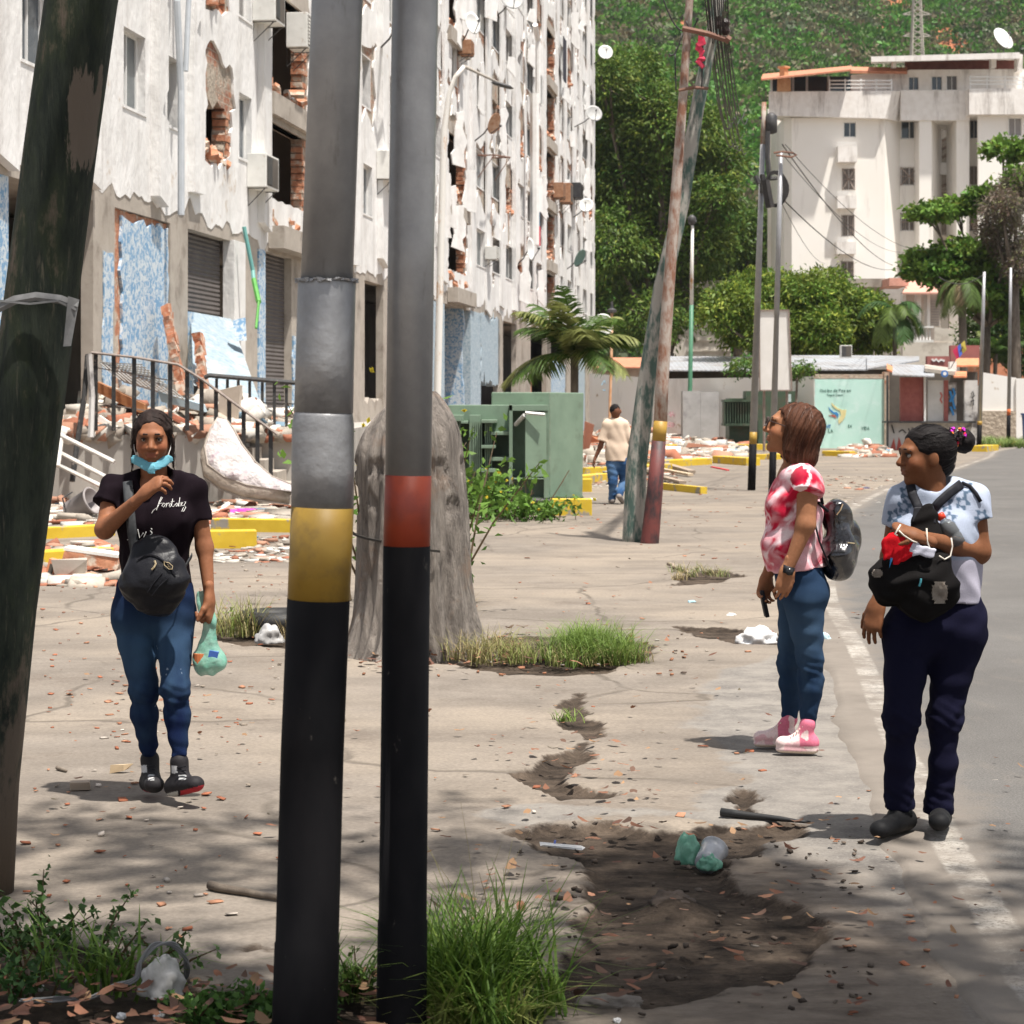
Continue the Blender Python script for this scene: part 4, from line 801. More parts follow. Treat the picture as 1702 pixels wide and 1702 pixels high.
m = MB(); m.hexa([P(873, 794, 34.75), P(908, 792, 34.9), P(908, 792, 34.96), P(873, 794, 34.8), P(873, 689, 34.75), P(908, 687, 34.9), P(908, 687, 34.96), P(873, 689, 34.8)]); o = m.build('hatch', bgm, bt, bevel=.006); m = MB(); m.tube([P(873, 686, 34.7), P(905, 689, 34.75)], .03, 6); m.tube([P(857, 706, 35), P(866, 696, 34.8), P(872, 690, 34.7)], .035, 6); m.build('hinge_bar', mat('worn_steel', (.4, .4, .38), (.5, .5, .48), 5, .5, metal=.4), bt)
m = MB()
for j in range(26):
    x = 750 + j * 3.3
    if x < 765 or 783 < x < 800 or 805 < x < 817: FB(m, x, x + 1.5, 700, 783, 35.4, .6)
m.build('cooling_fin', bgm, bt); m = MB(); FB(m, 766, 778, 700, 704, 35.2, .8); FB(m, 800, 826, 698, 703, 35.2, .8); FB(m, 816, 846, 718, 723, 35.3, .7); FB(m, 816, 846, 760, 766, 35.3, .7); FB(m, 800, 824, 740, 745, 35.2, .8); FB(m, 800, 824, 779, 785, 35.2, .8); FB(m, 750, 770, 690, 700, 35.3, .7); FB(m, 780, 798, 690, 786, 35.45, .55); m.build('bracket_shelf', bgm, bt, bevel=.004)
m = MB(); FB(m, 745, 970, 826, 834, 35.3, 3); m.build('base_frame', dgm, bt)

# ================================================================ KERBS
YEL = mat('yellow_kerb_paint', (.55, .36, .02), (.64, .45, .04), 3, .8, .4, c3=(.30, .27, .23), s3=4, t3=(.54, .60), bdist=.02)
def kerb(a, b, h=.14, wd=.2, label='', dark=False, ca='kerb'):
    A, B = G(*a), G(*b); d = (B - A).normalized(); n_ = Vector((-d.y, d.x, 0)) * wd
    if n_.y < 0: n_ = -n_
    u = Vector((0, 0, h)); z = Vector((0, 0, .02)); m = MB(); m.hexa([A - z, B - z, B + n_ - z, A + n_ - z, A + u, B + u, B + n_ + u, A + n_ + u])
    o = m.build('kerbstone', mat('black_kerb_paint', (.05, .05, .05), (.1, .09, .08), 4) if dark else YEL, bevel=.012); return tag(o, label, ca, 'painted kerbstones')
kerb((60, 946), (190, 938), .17, .25, 'thick yellow kerb length behind the left woman, next to the broken brick', ); kerb((345, 912), (427, 911), .2, .25, 'clean yellow kerb length just right of the left woman at elbow height')
kerb((60, 897), (192, 890), .14, .2, 'thin low yellow kerb length seen left of the woman in black'); kerb((350, 884), (486, 886), .17, .2, 'yellow kerb length below the mattress, reaching the yellow banded pole')
kerb((915, 857), (984, 857), .24, .3, 'short bright yellow kerb block in front of the big green transformer'); kerb((866, 850), (917, 857), .2, .25, 'black painted kerb length among the shrubs by the transformer', True)
kerb((964, 818), (984, 818), .24, .3, 'stubby yellow kerb corner just left of the walking man'); kerb((966, 805), (1015, 800), .17, .3, 'yellow kerb length behind the feet of the walking man'); kerb((968, 787), (1048, 784), .13, .3, 'far ochre kerb length left of the leaning poles'); kerb((1076, 785), (1118, 782), .16, .5, 'yellow kerb corner right behind the rusty leaning pole')
kerb((1098, 777), (1184, 772), .17, .4, 'straight yellow kerb length between leaning poles and blue patch'); kerb((1184, 770), (1240, 774), .2, .4, 'yellow kerb length with a pale blue patch and broken end'); kerb((1240, 764), (1275, 764), .15, .4, 'ochre kerb length between the two banded poles'); kerb((1220, 748), (1282, 748), .2, .4, 'ochre kerb length under the dark green transformer')
kerb((1290, 764), (1345, 762), .16, .4, 'ochre kerb length behind the head of the woman in pink'); kerb((1366, 758), (1412, 759), .16, .4, 'ochre kerb length below the green mural'); kerb((1590, 752), (1603, 752), .18, .4, 'tiny yellow kerb piece beside the hair bun of the right woman'); kerb((1640, 751), (1660, 749), .2, .5, 'yellow kerb block right of the far banded pole'); kerb((1681, 742), (1702, 740), .15, .5, 'farthest yellow kerb length at the right edge')
m = MB(); A, B = G(1084, 812), G(1170, 821); m.tube([A + Vector((0, 0, .06)), B + Vector((0, 0, .06))], .09, 4); tag(m.build('kerbstone', YEL), 'loose yellow kerb bar lying askew right of the leaning poles', 'kerb', 'painted kerbstones')
m = MB(); p = P(1218, 764, 58); m.box(p, (.35, .02, .12)); tag(m.build('blue_rag', mat('turquoise_cloth', (.1, .42, .5))), 'turquoise rag hanging on the yellow kerb end', 'rag')

# ================================================================ DAMAGED BLOCK on the left
X0B = -11.5; SLB = .128; NX, NY = .992, -.127
def FP(Y, z, off=0.0): return Vector((X0B + SLB * Y + NX * off, Y + NY * off, z))
def fY(px): return 11.5 / (.128 - (px - CX) / F)
def FQ(px, py): Y = fY(px); return Y, EYE + (HY - py) * Y / F
def q3(a, b, t): return FP(a, b, t)
def fbox(m, Ya, Yb, za, zb, o0, o1): return m.hexa([FP(Ya, za, o1), FP(Yb, za, o1), FP(Yb, za, o0), FP(Ya, za, o0), FP(Ya, zb, o1), FP(Yb, zb, o1), FP(Yb, zb, o0), FP(Ya, zb, o0)])
k = NT('white_plaster'); v = k.pos(obj=False); c = k.mix(k.ramp(k.noise(.6, 6, v, .6), .3, .7), (.70, .69, .67), (.82, .81, .795))
s_ = k.ramp(k.noise(1.5, 7, k.pos((1.2, 1.2, .14), obj=False), .7), .48, .74, (0, 0, 0), (.62, .62, .62)); c = k.mix(s_, c, (.46, .43, .40)); c = k.mix(k.ramp(k.noise(.9, 9, v, .75), .60, .66, (0, 0, 0), (.8, .8, .8)), c, (.50, .42, .34))
k.color(c); k.b.inputs['Roughness'].default_value = .92; k.b.inputs['Specular IOR Level'].default_value = .2; k.bump(k.noise(1.3, 8, k.pos((1, 1, .45), obj=False), .6), .8, .12); PLAS = k.m
k = NT('brick_masonry'); v = k.pos(obj=False); bt_ = k.n('ShaderNodeTexBrick'); bt_.inputs['Scale'].default_value = 1.6; bt_.inputs['Color1'].default_value = (.42, .17, .09, 1); bt_.inputs['Color2'].default_value = (.30, .12, .07, 1); bt_.inputs['Mortar'].default_value = (.42, .35, .28, 1)
sx = k.n('ShaderNodeSeparateXYZ'); cx_ = k.n('ShaderNodeCombineXYZ'); k.l(v, sx.inputs[0]); k.l(sx.outputs['Y'], cx_.inputs['X']); k.l(sx.outputs['Z'], cx_.inputs['Y']); k.l(cx_.outputs[0], bt_.inputs['Vector'])
c = k.mix(k.ramp(k.noise(1.0, 6, v, .65), .40, .54), bt_.outputs['Color'], (.44, .375, .30)); c = k.mix(1.0, c, k.ramp(k.noise(7, 6, v, .7), .3, .7, (.55, .55, .55), (1.2, 1.2, 1.2)), 'MULTIPLY'); k.color(c); k.b.inputs['Roughness'].default_value = .95; k.bump(k.noise(6, 6, v, .7), .9, .08); BRICK = k.m
BRK = mat('broken_brick', (.36, .14, .075), (.5, .24, .14), 7, .95, .7, c3=(.5, .42, .34), s3=4, t3=(.5, .6), bdist=.04)
k = NT('blue_mosaic'); v = k.pos(obj=False); c = k.mix(k.ramp(k.noise(9, 3, v, .6, 1.2), .44, .54), (.17, .33, .52), (.56, .62, .66)); k.color(c); k.b.inputs['Roughness'].default_value = .7; BLUE = k.m
k = NT('pale_blue_mosaic'); v = k.pos(obj=False); c = k.mix(k.ramp(k.noise(11, 3, v, .6, 1), .4, .58), (.25, .35, .43), (.46, .53, .57)); k.color(c); k.b.inputs['Roughness'].default_value = .7; PBLUE = k.m
blk = empty('damaged_apartment_block', FP(60, 0), 'long white apartment block with torn plaster, broken walls and blue mosaic ground floor', 'building')
ZF = [5.6 + 3 * i for i in range(9)]; ROOF = 29.8; YEND = 128.2
cols_ = [(31.7, 33.0, 'w'), (36.6, 37.9, 'w'), (39.2, 40.25, 'n'), (41.8, 44.0, 'h'), (44.4, 45.5, 'w'), (47, 51.2, 'b'), (53.5, 54.7, 'w'), (57.6, 58.9, 'w'), (61.5, 62.7, 'w'), (66, 68, 'h'), (69.6, 70.7, 'w'), (72.2, 76.8, 'b'), (79, 80.4, 'w'), (83.4, 84.8, 'w'), (87.4, 88.7, 'w'), (91.3, 93.6, 'h'), (94.8, 96.2, 'w'), (98.2, 99.6, 'w'), (102.6, 106.6, 'b'), (108, 109.6, 'w'), (112.6, 114, 'w'), (116.8, 118.4, 'w'), (121.2, 122.6, 'w'), (125, 126.6, 'w')]
cols_ = [(a, b + (.9 if a > 76 and ty == 'w' else 0), ty) for a, b, ty in cols_]; r = random.Random(11); mh = []; ph = []; wins = []; balc = []
for ci, (a, b, ty) in enumerate(cols_):
    for fi, z in enumerate(ZF):
        if z > ROOF - 2: continue
        if EYE + 668 * b / F < z - 1: continue
        t = ty
        if ty == 'w' and fi > 0 and r.random() < .14 and a > 60: t = 'h'
        if ty == 'h' and fi > 0 and r.random() < .55: t = 'w'
        if ty == 'b' and fi > 1 and r.random() < .45: t = 'w'
        if t in 'wn':
            y0, y1 = (a, b) if b - a < 2.5 else (a + 1, a + 2.4); s0, s1 = z + 1.22, z + (2.62 if t == 'w' else 2.55)
            rect = [(y0, s0), (y1, s0), (y1, s1), (y0, s1)]; mh.append((y0, y1, rect)); torn = a > 52 and r.random() < .55 and fi > 0; wins.append((y0, y1, s0, s1, fi, torn)); q_ = [(y0 - r.uniform(0, .6), s0 - r.uniform(.2, 1.2)), (y0 + .4, s0 - r.uniform(.05, .3)), (y1 + .1, s0 - r.uniform(.2, 1.3)), (y1 + r.uniform(.1, .6), s0 + .4), (y1 + .15, s1 - .2), (y1 + r.uniform(.1, .7), s1 + r.uniform(.1, .7)), ((y0 + y1) / 2, s1 + r.uniform(.05, .3)), (y0 - r.uniform(.0, .4), s1 + r.uniform(.1, .6)), (y0 - .05, s1 - .5)]; ph.append((y0, y1, ragged(q_, .2, .05, ci * 31 + fi) if torn else rect))
        elif t == 'h':
            s0, s1 = z + .95, z + 2.5; rect = [(a, s0), (b - .5, s0), (b - .5, s1 - .4), (a, s1 - .4)]; mh.append((a, b, ragged(rect, .25, .05, ci * 9 + fi)))
            ph.append((a - .1, b + .5, ragged([(a, s0 - .1), (b - .9, s0), (b - .3, s0 + .2), (b + .2, s1 - .3), (b - .1, s1 + .5), (a + .4, s1 + .8), (a, s1 + .5)], .22, .09, ci * 7 + fi))); balc.append((a, b - .5, s0, s1 - .4, 0))
        else:
            s0, s1 = z + .1, z + 2.35; rect = [(a, s0), (b - .7, s0), (b - .7, s1), (a, s1)]; mh.append((a, b, rect))
            ph.append((a - .1, b + .1, ragged([(a, s0 - .12), (b - .25, s0 - .1), (b - .1, s1 + .1), (b - .9, s1 + .85), (a + 1.2, s1 + .75), (a, s1 + .35)], .25, .09, ci * 5 + fi))); balc.append((a, b - .7, s0, s1, 1))
# loose scars where the plaster has come off
for _ in range(330):
    y = 33 + 92 * r.random() ** .8; z = r.uniform(6, 27); hw, hh = r.uniform(.12, .45) * (1 + (y > 62) * .5), r.uniform(.3, 1.5)
    if y < 62 and any(y - hw * 1.3 - .1 < max(p[0] for p in h) and y + hw * 1.3 + .1 > min(p[0] for p in h) and z + hh * 1.4 > min(p[1] for p in h) and z - hh * 1.4 < max(p[1] for p in h) for a, b, h in ph): continue
    if z + hh > EYE + 668 * y / F + 2 or (y < 60 and r.random() < .75): continue
    q = [(y + hw * math.cos(t_) * r.uniform(.6, 1.2), z + hh * math.sin(t_) * r.uniform(.5, 1.3)) for t_ in [i * .7 for i in range(9)]]
    ph.append((y - hw, y + hw, ragged(q, .12, .03, _)))
cuts = [28.5, 46.2, 64, 81.8, 100.9, YEND]
def low(y): return 5.25 + .55 * mnoise.noise(Vector((y * .55, 3, 0))) + .35 * mnoise.noise(Vector((y * 2.1, 9, 0)))
for ya, yb in zip(cuts, cuts[1:]):
    m = MB(); H = [h for a, b, h in mh if ya < (a + b) / 2 < yb]; sheet(m, [(ya, 5.05), (yb, 5.05), (yb, ROOF), (ya, ROOF)], H, q3, -.28, 0); m.build('masonry_wall', BRICK, blk)
    bot = []; y = ya; top = min(ROOF, 8 + .191 * yb + 4) if yb < 120 else ROOF
    while y < yb: bot.append((y, low(y))); y += r.uniform(.12, .34)
    H = [[(min(max(p[0], ya + .03), yb - .03), max(p[1], 6.2)) for p in h] for a, b, h in ph if ya < (a + b) / 2 < yb and h[0][1] < top - 2.8]
    H2 = []
    for h in H:
        if h[0][1] < 6.6 and any(p[1] == 6.2 for p in h): h = [(p[0], p[1] + (0.02 * (i % 3) if p[1] == 6.2 else 0)) for i, p in enumerate(h)]
        H2.append(h)
    m = MB(); sheet(m, bot + [(yb, low(yb)), (yb, top), (ya, top)], H2, q3, .0, .055); m.build('plaster', PLAS, blk)
# projecting piers with bitten edges
piers = [(30.2, 31.2, .32), (33.6, 35.0, .3), (38.2, 38.75, .34), (40.6, 41.4, .26), (46.0, 46.7, .3), (51.6, 52.6, .34), (55.6, 56.6, .3), (59.6, 60.6, .32), (63.5, 64.6, .3), (68.3, 69.2, .3), (71.0, 71.9, .34), (77.3, 78.3, .34), (81.3, 82.6, .3), (85.4, 86.6, .3), (89.4, 90.9, .55), (96.8, 97.8, .34), (100.4, 101.8, .36), (107, 107.7, .3), (110.4, 111.6, .34), (115, 116, .3), (119.3, 120.5, .34), (123.4, 124.3, .3), (127.2, YEND, .36)]
for i, (a, b, o) in enumerate(piers):
    o = o * (.42 if a > 60 else .7)
    z0 = 5.3 + r.uniform(-.1, .5); pl = [(a, z0)]; z = z0; top = min(ROOF, EYE + .191 * b + 3); n = int((top - z0) / .5)
    pl.append((b, z0 + r.uniform(-.3, .2))); rr_ = []
    zz = z0 + .3
    while zz < top - .3:
        bite = (r.random() < (.5 if a > 60 else .08)); 
        if bite: d = r.uniform(.3, .8) * (b - a); rr_ += [(b, zz), (b - d, zz + .12), (b - d * .7, zz + .35), (b - .02, zz + .6)]; zz += 1.0
        else: rr_.append((b + r.uniform(-.03, .03), zz)); zz += r.uniform(.3, .7)
    pl += rr_ + [(b, top), (a, top)]; m = MB(); sheet(m, pl, [], q3, .057, o); m.build('pier', PLAS, blk)
for i in range(46):
    y = r.uniform(60, 124); z = r.uniform(6, 6 + .17 * y); w_, h_ = r.uniform(.3, .9), r.uniform(.5, 2.2); sw = r.uniform(.12, .4); pl = ragged([(0, 0), (w_, -r.uniform(0, .4)), (w_ * .9, h_), (r.uniform(0, .2), h_ * .95)], .3, .05, i); m = MB(); sheet(m, pl, [], lambda a, b, t: FP(y + a, z + b, .08 + sw * (a / w_) * r.choice([1]) + t), 0, .04); m.build('loose_plaster', PLAS, blk)
# window linings and windows
for i, (a, b, s0, s1, fi, torn) in enumerate(wins):
    oo = .004 if torn else .06; m = MB(); fbox(m, b - .03, b + .0, s0, s1, -.27, oo); fbox(m, a, a + .03, s0, s1, -.27, oo); fbox(m, a + .03, b - .03, s1 - .03, s1, -.27, oo); fbox(m, a - .03, b + .03, s0 - .05, s0 + .0, -.27, oo + .015)
    fr = m.build('window_reveal', PLAS, blk)
    if i % 9 == 4: continue
    m = MB(); t = .05
    for y0, y1, z0, z1 in ((a + .03, a + .03 + t, s0, s1 - .03), (b - .03 - t, b - .03, s0, s1 - .03), (a + .08, b - .08, s0, s0 + t), (a + .08, b - .08, s1 - .03 - t, s1 - .03), ((a + b) / 2 - .02, (a + b) / 2 + .02, s0 + t, s1 - .08)): fbox(m, y0, y1, z0, z1, -.15, -.09)
    w_ = m.build('window_frame', WHITEM, fr); m = MB(); fbox(m, a + .05, b - .05, s0 + .03, s1 - .05, -.135, -.125); m.build('pane', [GLASS, DG, mat('dusty_pane', (.10, .11, .12), (.18, .2, .2), 2, .3)][i % 3], w_)
# rooms behind the wall, slabs
m = MB()
for z in [5.1] + ZF[1:]: 
    if z < ROOF: fbox(m, 28.5, YEND, z, z + .5 if z == 5.1 else z + .08, -6, -.285)
fbox(m, 28.5, YEND, ROOF - .05, ROOF + .2, -9, .06); m.build('floor_slab', CONC, blk)
m = MB(); ROOM = mat('room_wall', (.22, .18, .15), (.42, .36, .31), .5, .9)
fbox(m, 28.5, YEND, 0, ROOF - .1, -3.6, -3.4)
for a, b, o in piers: fbox(m, b - .15, b, 5.7, ROOF - .1, -3.4, -.3)
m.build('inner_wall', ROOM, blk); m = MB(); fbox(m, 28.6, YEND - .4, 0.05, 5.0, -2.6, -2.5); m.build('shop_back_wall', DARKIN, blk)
m = MB(); fbox(m, YEND - .3, YEND, 0, ROOF, -9, -.29); fbox(m, 28.3, 28.5, 0, ROOF, -9, -.29); fbox(m, 28.5, YEND, 0, ROOF, -9.2, -9); m.build('end_wall', PLAS, blk)
# exposed raw concrete beam along the first floor, soffit lip
m = MB(); fbox(m, 28.5, YEND, 5.0, 5.62, -.3, .04); m.build('ring_beam', CONC, blk)
# balcony bays: ledge, hollow brick jamb, rubble
for a, b, s0, s1, bl in balc:
    m = MB(); m2 = MB()
    if bl:
        fbox(m, a - .05, b + .5, s0 - .62, s0 - .12, .06, .42 if s0 < 7 else .2); fbox(m, a + .02, b + .4, s1 + .0, s1 + .4, -.24, .07)
    n = int((s1 - s0) / .16)
    for j in range(n):
        for q in range(2): fbox(m2, b + q * .18 + r.uniform(-.1, .02), b + q * .18 + .16, s0 + j * .16, s0 + j * .16 + .13, -.26, .03 + r.uniform(-.05, .03))
    for j in range(12):
        y = r.uniform(a, b); m2.box(FP(y, s0 + r.uniform(0, .28), r.uniform(-.3, .05)), (r.uniform(.12, .3), r.uniform(.15, .5), r.uniform(.08, .2)), Matrix.Rotation(r.uniform(-1, 1), 3, 'X') @ Matrix.Rotation(r.uniform(0, 3), 3, 'Z'))
    if bl: m.build('balcony_ledge', CONC, blk)
    m2.build('broken_brickwork', BRK, blk)
# ---- ground floor, bay by bay (rows of the photo turned into positions on the front)
def gb(name, m_, a, b, z0, z1, o0=-.3, o1=0, rag=0, seed=0):
    m = MB(); Ya, Yb = fY(a), fY(b)
    if rag: sheet(m, ragged([(Ya, z0), (Yb, z0), (Yb, z1), (Ya, z1)], .25, rag, seed), [], q3, o0, o1)
    else: fbox(m, Ya, Yb, z0, z1, o0, o1)
    return m.build(name, m_, blk)
for a, b in ((150, 186), (279, 308), (400, 424), (481, 500), (575, 603), (634, 652), (826, 834), (856, 880), (906, 914), (940, 952), (972, 986)): gb('column', CONC, a, b, 0, 5.0 if a != 150 else 5.72, -.16, .05)
gb('mosaic_panel', BLUE, -20, 12, 1.1, 5.0, -.28, .02); gb('mosaic_panel', BLUE, 200, 277, 1.0, 4.9, -.02, .03, .05, 3); gb('mosaic_panel', BLUE, 165, 181, 1.0, 4.2, .055, .08, .03, 4)
gb('broken_brickwork', BRK, 187, 278.5, 0, 4.99, -.3, -.025, .02, 5); gb('mosaic_panel', BLUE, 309, 319, 1.0, 3.4, -.28, .03, .03, 6); gb('white_column', PLAS, 380, 399, .6, 5.02, -.12, .12)
gb('mosaic_panel', BLUE, 426, 437, 1.0, 5.0, -.2, .06, .01, 6); gb('mosaic_panel', BLUE, 481.5, 500, 1.0, 3.2, .055, .09, .04, 7); gb('mosaic_panel', PBLUE, 652, 737, 1.0, 4.98, -.3, .04)
gb('mosaic_panel', PBLUE, 780, 797, 0, 5.02, -.3, .05); gb('mosaic_panel', PBLUE, 797, 828, 2.4, 5.0, -.3, .05, .12, 8); gb('mosaic_panel', BLUE, 914, 938, 0, 3.6, -.3, .05, .08, 9); gb('mosaic_panel', PBLUE, 953, 971, 0, 5.0, -.3, .04, .02, 2)
m = MB(); sheet(m, ragged([(-2.0, 0), (.05, 0), (.05, 5.0), (-2.0, 5.0)], .3, .03, 4), [], lambda a, b, t: FP(75.6 + t, b, a), 0, .2); m.build('mosaic_side_wall', BLUE, blk)
gb('orange_wall', mat('orange_brick', (.46, .17, .09)), 884, 904, 0, 2.8, -.9, -.6, .05, 3); gb('low_wall', BEIGE, 834, 856, 0, 1.5, -.3, .0, .05, 4); gb('low_wall', CONC, 590, 634, 0, 1.7, -.3, .03, .04, 4)
SHUT = NT('roller_shutter'); v = SHUT.pos(obj=False); w_ = SHUT.n('ShaderNodeTexWave'); w_.bands_direction = 'Z'; w_.inputs['Scale'].default_value = 3.4; SHUT.l(v, w_.inputs[0]); SHUT.color(SHUT.mix(SHUT.noise(2, 4, v), (.05, .04, .038), (.15, .13, .12))); SHUT.b.inputs['Roughness'].default_value = .7; SHUT.bump(w_.outputs[0], 1, .05); SHUT = SHUT.m
gb('roller_shutter', SHUT, 437.5, 480.5, 1.1, 5.0, -.2, -.12); gb('roller_shutter', SHUT, 319.5, 379.5, 3.4, 5.0, -.25, -.18); gb('roller_shutter', SHUT, 740, 752, 0, 5.0, -.7, -.6); gb('roller_shutter', SHUT, 13, 60, 3.0, 5.0, -1.5, -1.4)
m = MB(); m.hexa([P(322, 640, 37.6), P(440, 690, 37.6), P(440, 690, 37.8), P(322, 640, 37.8), P(317, 518, 41.6), P(384, 530, 43.2), P(384, 530, 43.4), P(317, 518, 41.8)]); m.build('fallen_mosaic_slab', mat('slab_blue', (.20, .27, .32), (.34, .40, .44), 11, .85, .3, c3=(.42, .42, .4), s3=1.5), blk)
m = MB(); m.hexa([P(386, 532, 41), P(408, 528, 41), P(408, 528, 41.2), P(386, 532, 41.2), P(393, 566, 40.9), P(410, 566, 40.9), P(410, 566, 41.1), P(393, 566, 41.1)]); m.build('mosaic_scrap', BLUE, blk)
for (a, b) in (((277, 515), (303, 655)), ((330, 560), (342, 690))):
    m = MB(); A, B = P(*a, 38.4), P(*b, 37.2); n = 22
    for j in range(n):
        p = A.lerp(B, j / n); m.box(p, (.15 - .06 * (j % 2), .3, .17), Matrix.Rotation(R(-12), 3, 'Y'), .14)
    m.build('broken_brickwork', BRK, blk)
m = MB(); m.tube([FP(38.9, 5.1, .42), FP(38.9, 7.4, .42), FP(38.7, 9.0, .4), FP(39.1, 10.4, .42), FP(39.1, 14, .42)], .065, 8); m.tube([FP(39.2, 7.8, .42), FP(39.35, 9.3, .44), FP(39.2, 14, .42)], .05, 8); m.build('downpipe', mat('zinc_pipe', (.42, .45, .48), (.52, .55, .58), 3, .5), blk)
m = MB(); Yp = fY(868); m.tube([FP(Yp, 8.6, .55), FP(Yp, 15.3, .55)], .22, 8); m.tube([FP(Yp + .9, 15, .6), FP(Yp + .9, 17.8, .6), FP(Yp + .2, 18.4, .55)], .13, 8); m.build('downpipe', WHITEM, blk)
m = MB(); m.tube([FP(fY(382), 5.3, .3), FP(fY(385), 4.4, .45), FP(fY(383), 4.15, .5)], .045, 7); o = m.build('dangling_conduit', mat('turquoise_plastic', (.14, .38, .36), (.2, .44, .4), 4, .5), blk)
m = MB(); m.tube([FP(fY(383), 4.2, .5), FP(fY(371), 3.7, .75)], .055, 6); m.tube([FP(fY(371), 3.72, .75), FP(fY(362), 3.15, .8)], .03, 6); m.build('green_pipe', mat('bright_green_plastic', (.06, .27, .04), (.1, .34, .06), 4, .5), o)
# curtains and cloths in the big openings
CT = [('teal_curtain', (.01, .16, .19), 749, 766, 6.0, 9.0, -.5), ('dark_curtain', (.10, .075, .055), 60, 74, 6.8, 9, -.2), ('brown_board', (.32, .13, .06), 34, 40, 6.8, 9, -.2), ('blue_cloth', (.06, .16, .26), 889, 892.5, 9.2, 11.4, .1), ('dark_cloth', (.03, .03, .04), 926, 931, 18.2, 20.4, .3), ('red_cloth', (.5, .02, .04), 890, 893, 9.0, 9.9, .12)]
for nm, cc, a, b, z0, z1, off in CT:
    m = MB(); Ya, Yb = fY(a), fY(b); N_ = 12
    for j in range(N_):
        f0, f1 = j / N_, (j + 1) / N_; w0, w1 = .05 * math.sin(j * 1.9), .05 * math.sin((j + 1) * 1.9)
        m.add([FP(Ya + (Yb - Ya) * f0, z0, off + w0), FP(Ya + (Yb - Ya) * f1, z0, off + w1), FP(Ya + (Yb - Ya) * f1, z1, off + w1), FP(Ya + (Yb - Ya) * f0, z1, off + w0)], [(0, 1, 2, 3)])
    m.build(nm, mat(nm, cc, rough=.9), blk)

# ---- things fixed to the front
def fpt(px, py, off): Y, z = FQ(px, py); return FP(Y, z, off)
FR = math.atan2(-.992, -.127) + math.pi / 2 + math.pi
fr_ = R(90) - math.atan(.128)
def ac(px, py, w_, h_, d_, label, col='white', slats=True, **kw): 
    p = fpt(px, py, 0.06 + d_); return acunit(p, fr_, w_, h_, d_, label, 'air conditioners on the damaged block', col, slats=slats, **kw)
ac(417, 315, 1.15, .72, .42, 'white air conditioner with one open side, lowest on the front, above the green pipe', slats=False)
ac(478, 83, .8, .8, .5, 'white slatted condenser unit on struts, just left of the yellow banded pole'); ac(424, 40, .9, .8, .5, 'cream window unit on a rusty bracket at the top edge of the view', slats=False)
ac(806, 432, .9, .5, .45, 'dirty white unit in a rusted frame right of the teal curtain'); ac(920, 330, 1.2, .75, .5, 'rusted metal cage box, left of two beside each other', 'rust'); ac(931, 338, 1.3, 1.0, .55, 'taller rust brown box beside the black cage', 'rust', slats=False)
ac(950, 330, 1.6, .8, .5, 'black caged condenser near the far corner of the block', body=mat('ac_black', (.03, .03, .035), (.06, .06, .06), 5, .5)); ac(628, 300, 1.0, .8, .5, 'small greenish unit seen between the two foreground steel poles'); ac(762, 92, .7, .5, .45, 'wire caged unit on a dark bracket above the curved lamp', 'rust')
def fd(px, py, off, d, yaw, tilt, col, label): Y, z = FQ(px, py); c_ = FP(Y, z, off); y_ = c_.y; Yx = (c_.x); dish(CX + c_.x / c_.y * F, HY - (c_.z - EYE) / c_.y * F, c_.y, d, yaw, tilt, col, label, wallpt=FP(Y + .8, z - .6, .06), group='satellite dishes on the damaged block')
fd(812, 0, .9, .95, R(20), R(70), 'grey', 'grey dish cut by the top edge, above the curved lamp'); fd(616, 40, .8, .9, R(60), R(110), 'white', 'white dish peeking between the two steel poles near the top'); fd(778, 205, .9, .8, R(60), R(110), 'rust', 'rust orange dish right of the curved lamp post'); fd(950, 190, 1.2, .95, R(20), R(70), 'grey', 'pale grey dish high near the far corner'); fd(981, 88, .9, .9, R(10), R(75), 'white', 'bright white dish sticking out at the corner, highest of the far ones')
fd(947, 342, .9, .8, R(-10), R(70), 'white', 'beige white dish under the black caged condenser'); fd(936, 428, .8, 1.0, R(60), R(115), 'green', 'green dish above the palm'); fd(852, 415, .7, 1.0, R(70), R(85), 'white', 'white dish seen edge on by the dark doorway hole'); fd(755, 40, .6, .8, R(50), R(80), 'white', 'white dish on the front just right of the orange banded pole')
o = MB(); A, Y_ = fpt(790, 262, .1), 0
for z in (0,): o.tube([fpt(791, 258, .08), fpt(791, 258, .7), fpt(819, 262, .7), fpt(819, 262, .08), fpt(791, 258, .08)], .03, 5)
o.tube([fpt(791, 258, .7), fpt(791, 295, .08)], .02, 4); o.tube([fpt(819, 262, .7), fpt(819, 300, .08)], .02, 4); tag(o.build('empty_bracket', mat('rusty_iron', (.14, .07, .05), (.24, .13, .09), 8, .8)), 'empty rusty wall bracket on the front below the rust orange dish', 'bracket')

# ================================================================ PODIUM, RAILINGS, RUBBLE
pd = empty('podium', (-6, 35, 0), 'concrete podium with steps in front of the blue ground floor', 'podium'); m = MB()
m.hexa([(-9.5, 33.5, -.1), (-4.35, 33.5, -.1), (-4.35, 52, -.1), (-9.5, 52, -.1), (-9.5, 33.5, 1.12), (-4.35, 33.5, 1.12), (-4.35, 52, 1.12), (-9.5, 52, 1.12)]); m.bx(-4.345, -3.3, 35.0, 60, -.1, 1.1); m.build('base_wall', mat('podium_concrete', (.32, .30, .27), (.47, .44, .40), 1.6, .9, .3, c3=(.2, .18, .16), s3=2.2, t3=(.55, .7), vs_=(1, 1, .3)), pd)
m = MB()
for j in range(5): m.bx(-4.345 + j * .2, -4.345 + (j + 1) * .2, 33.6, 34.99, -.1, 1.1 - (j + 1) * .19)
m.build('steps', CONC, pd)
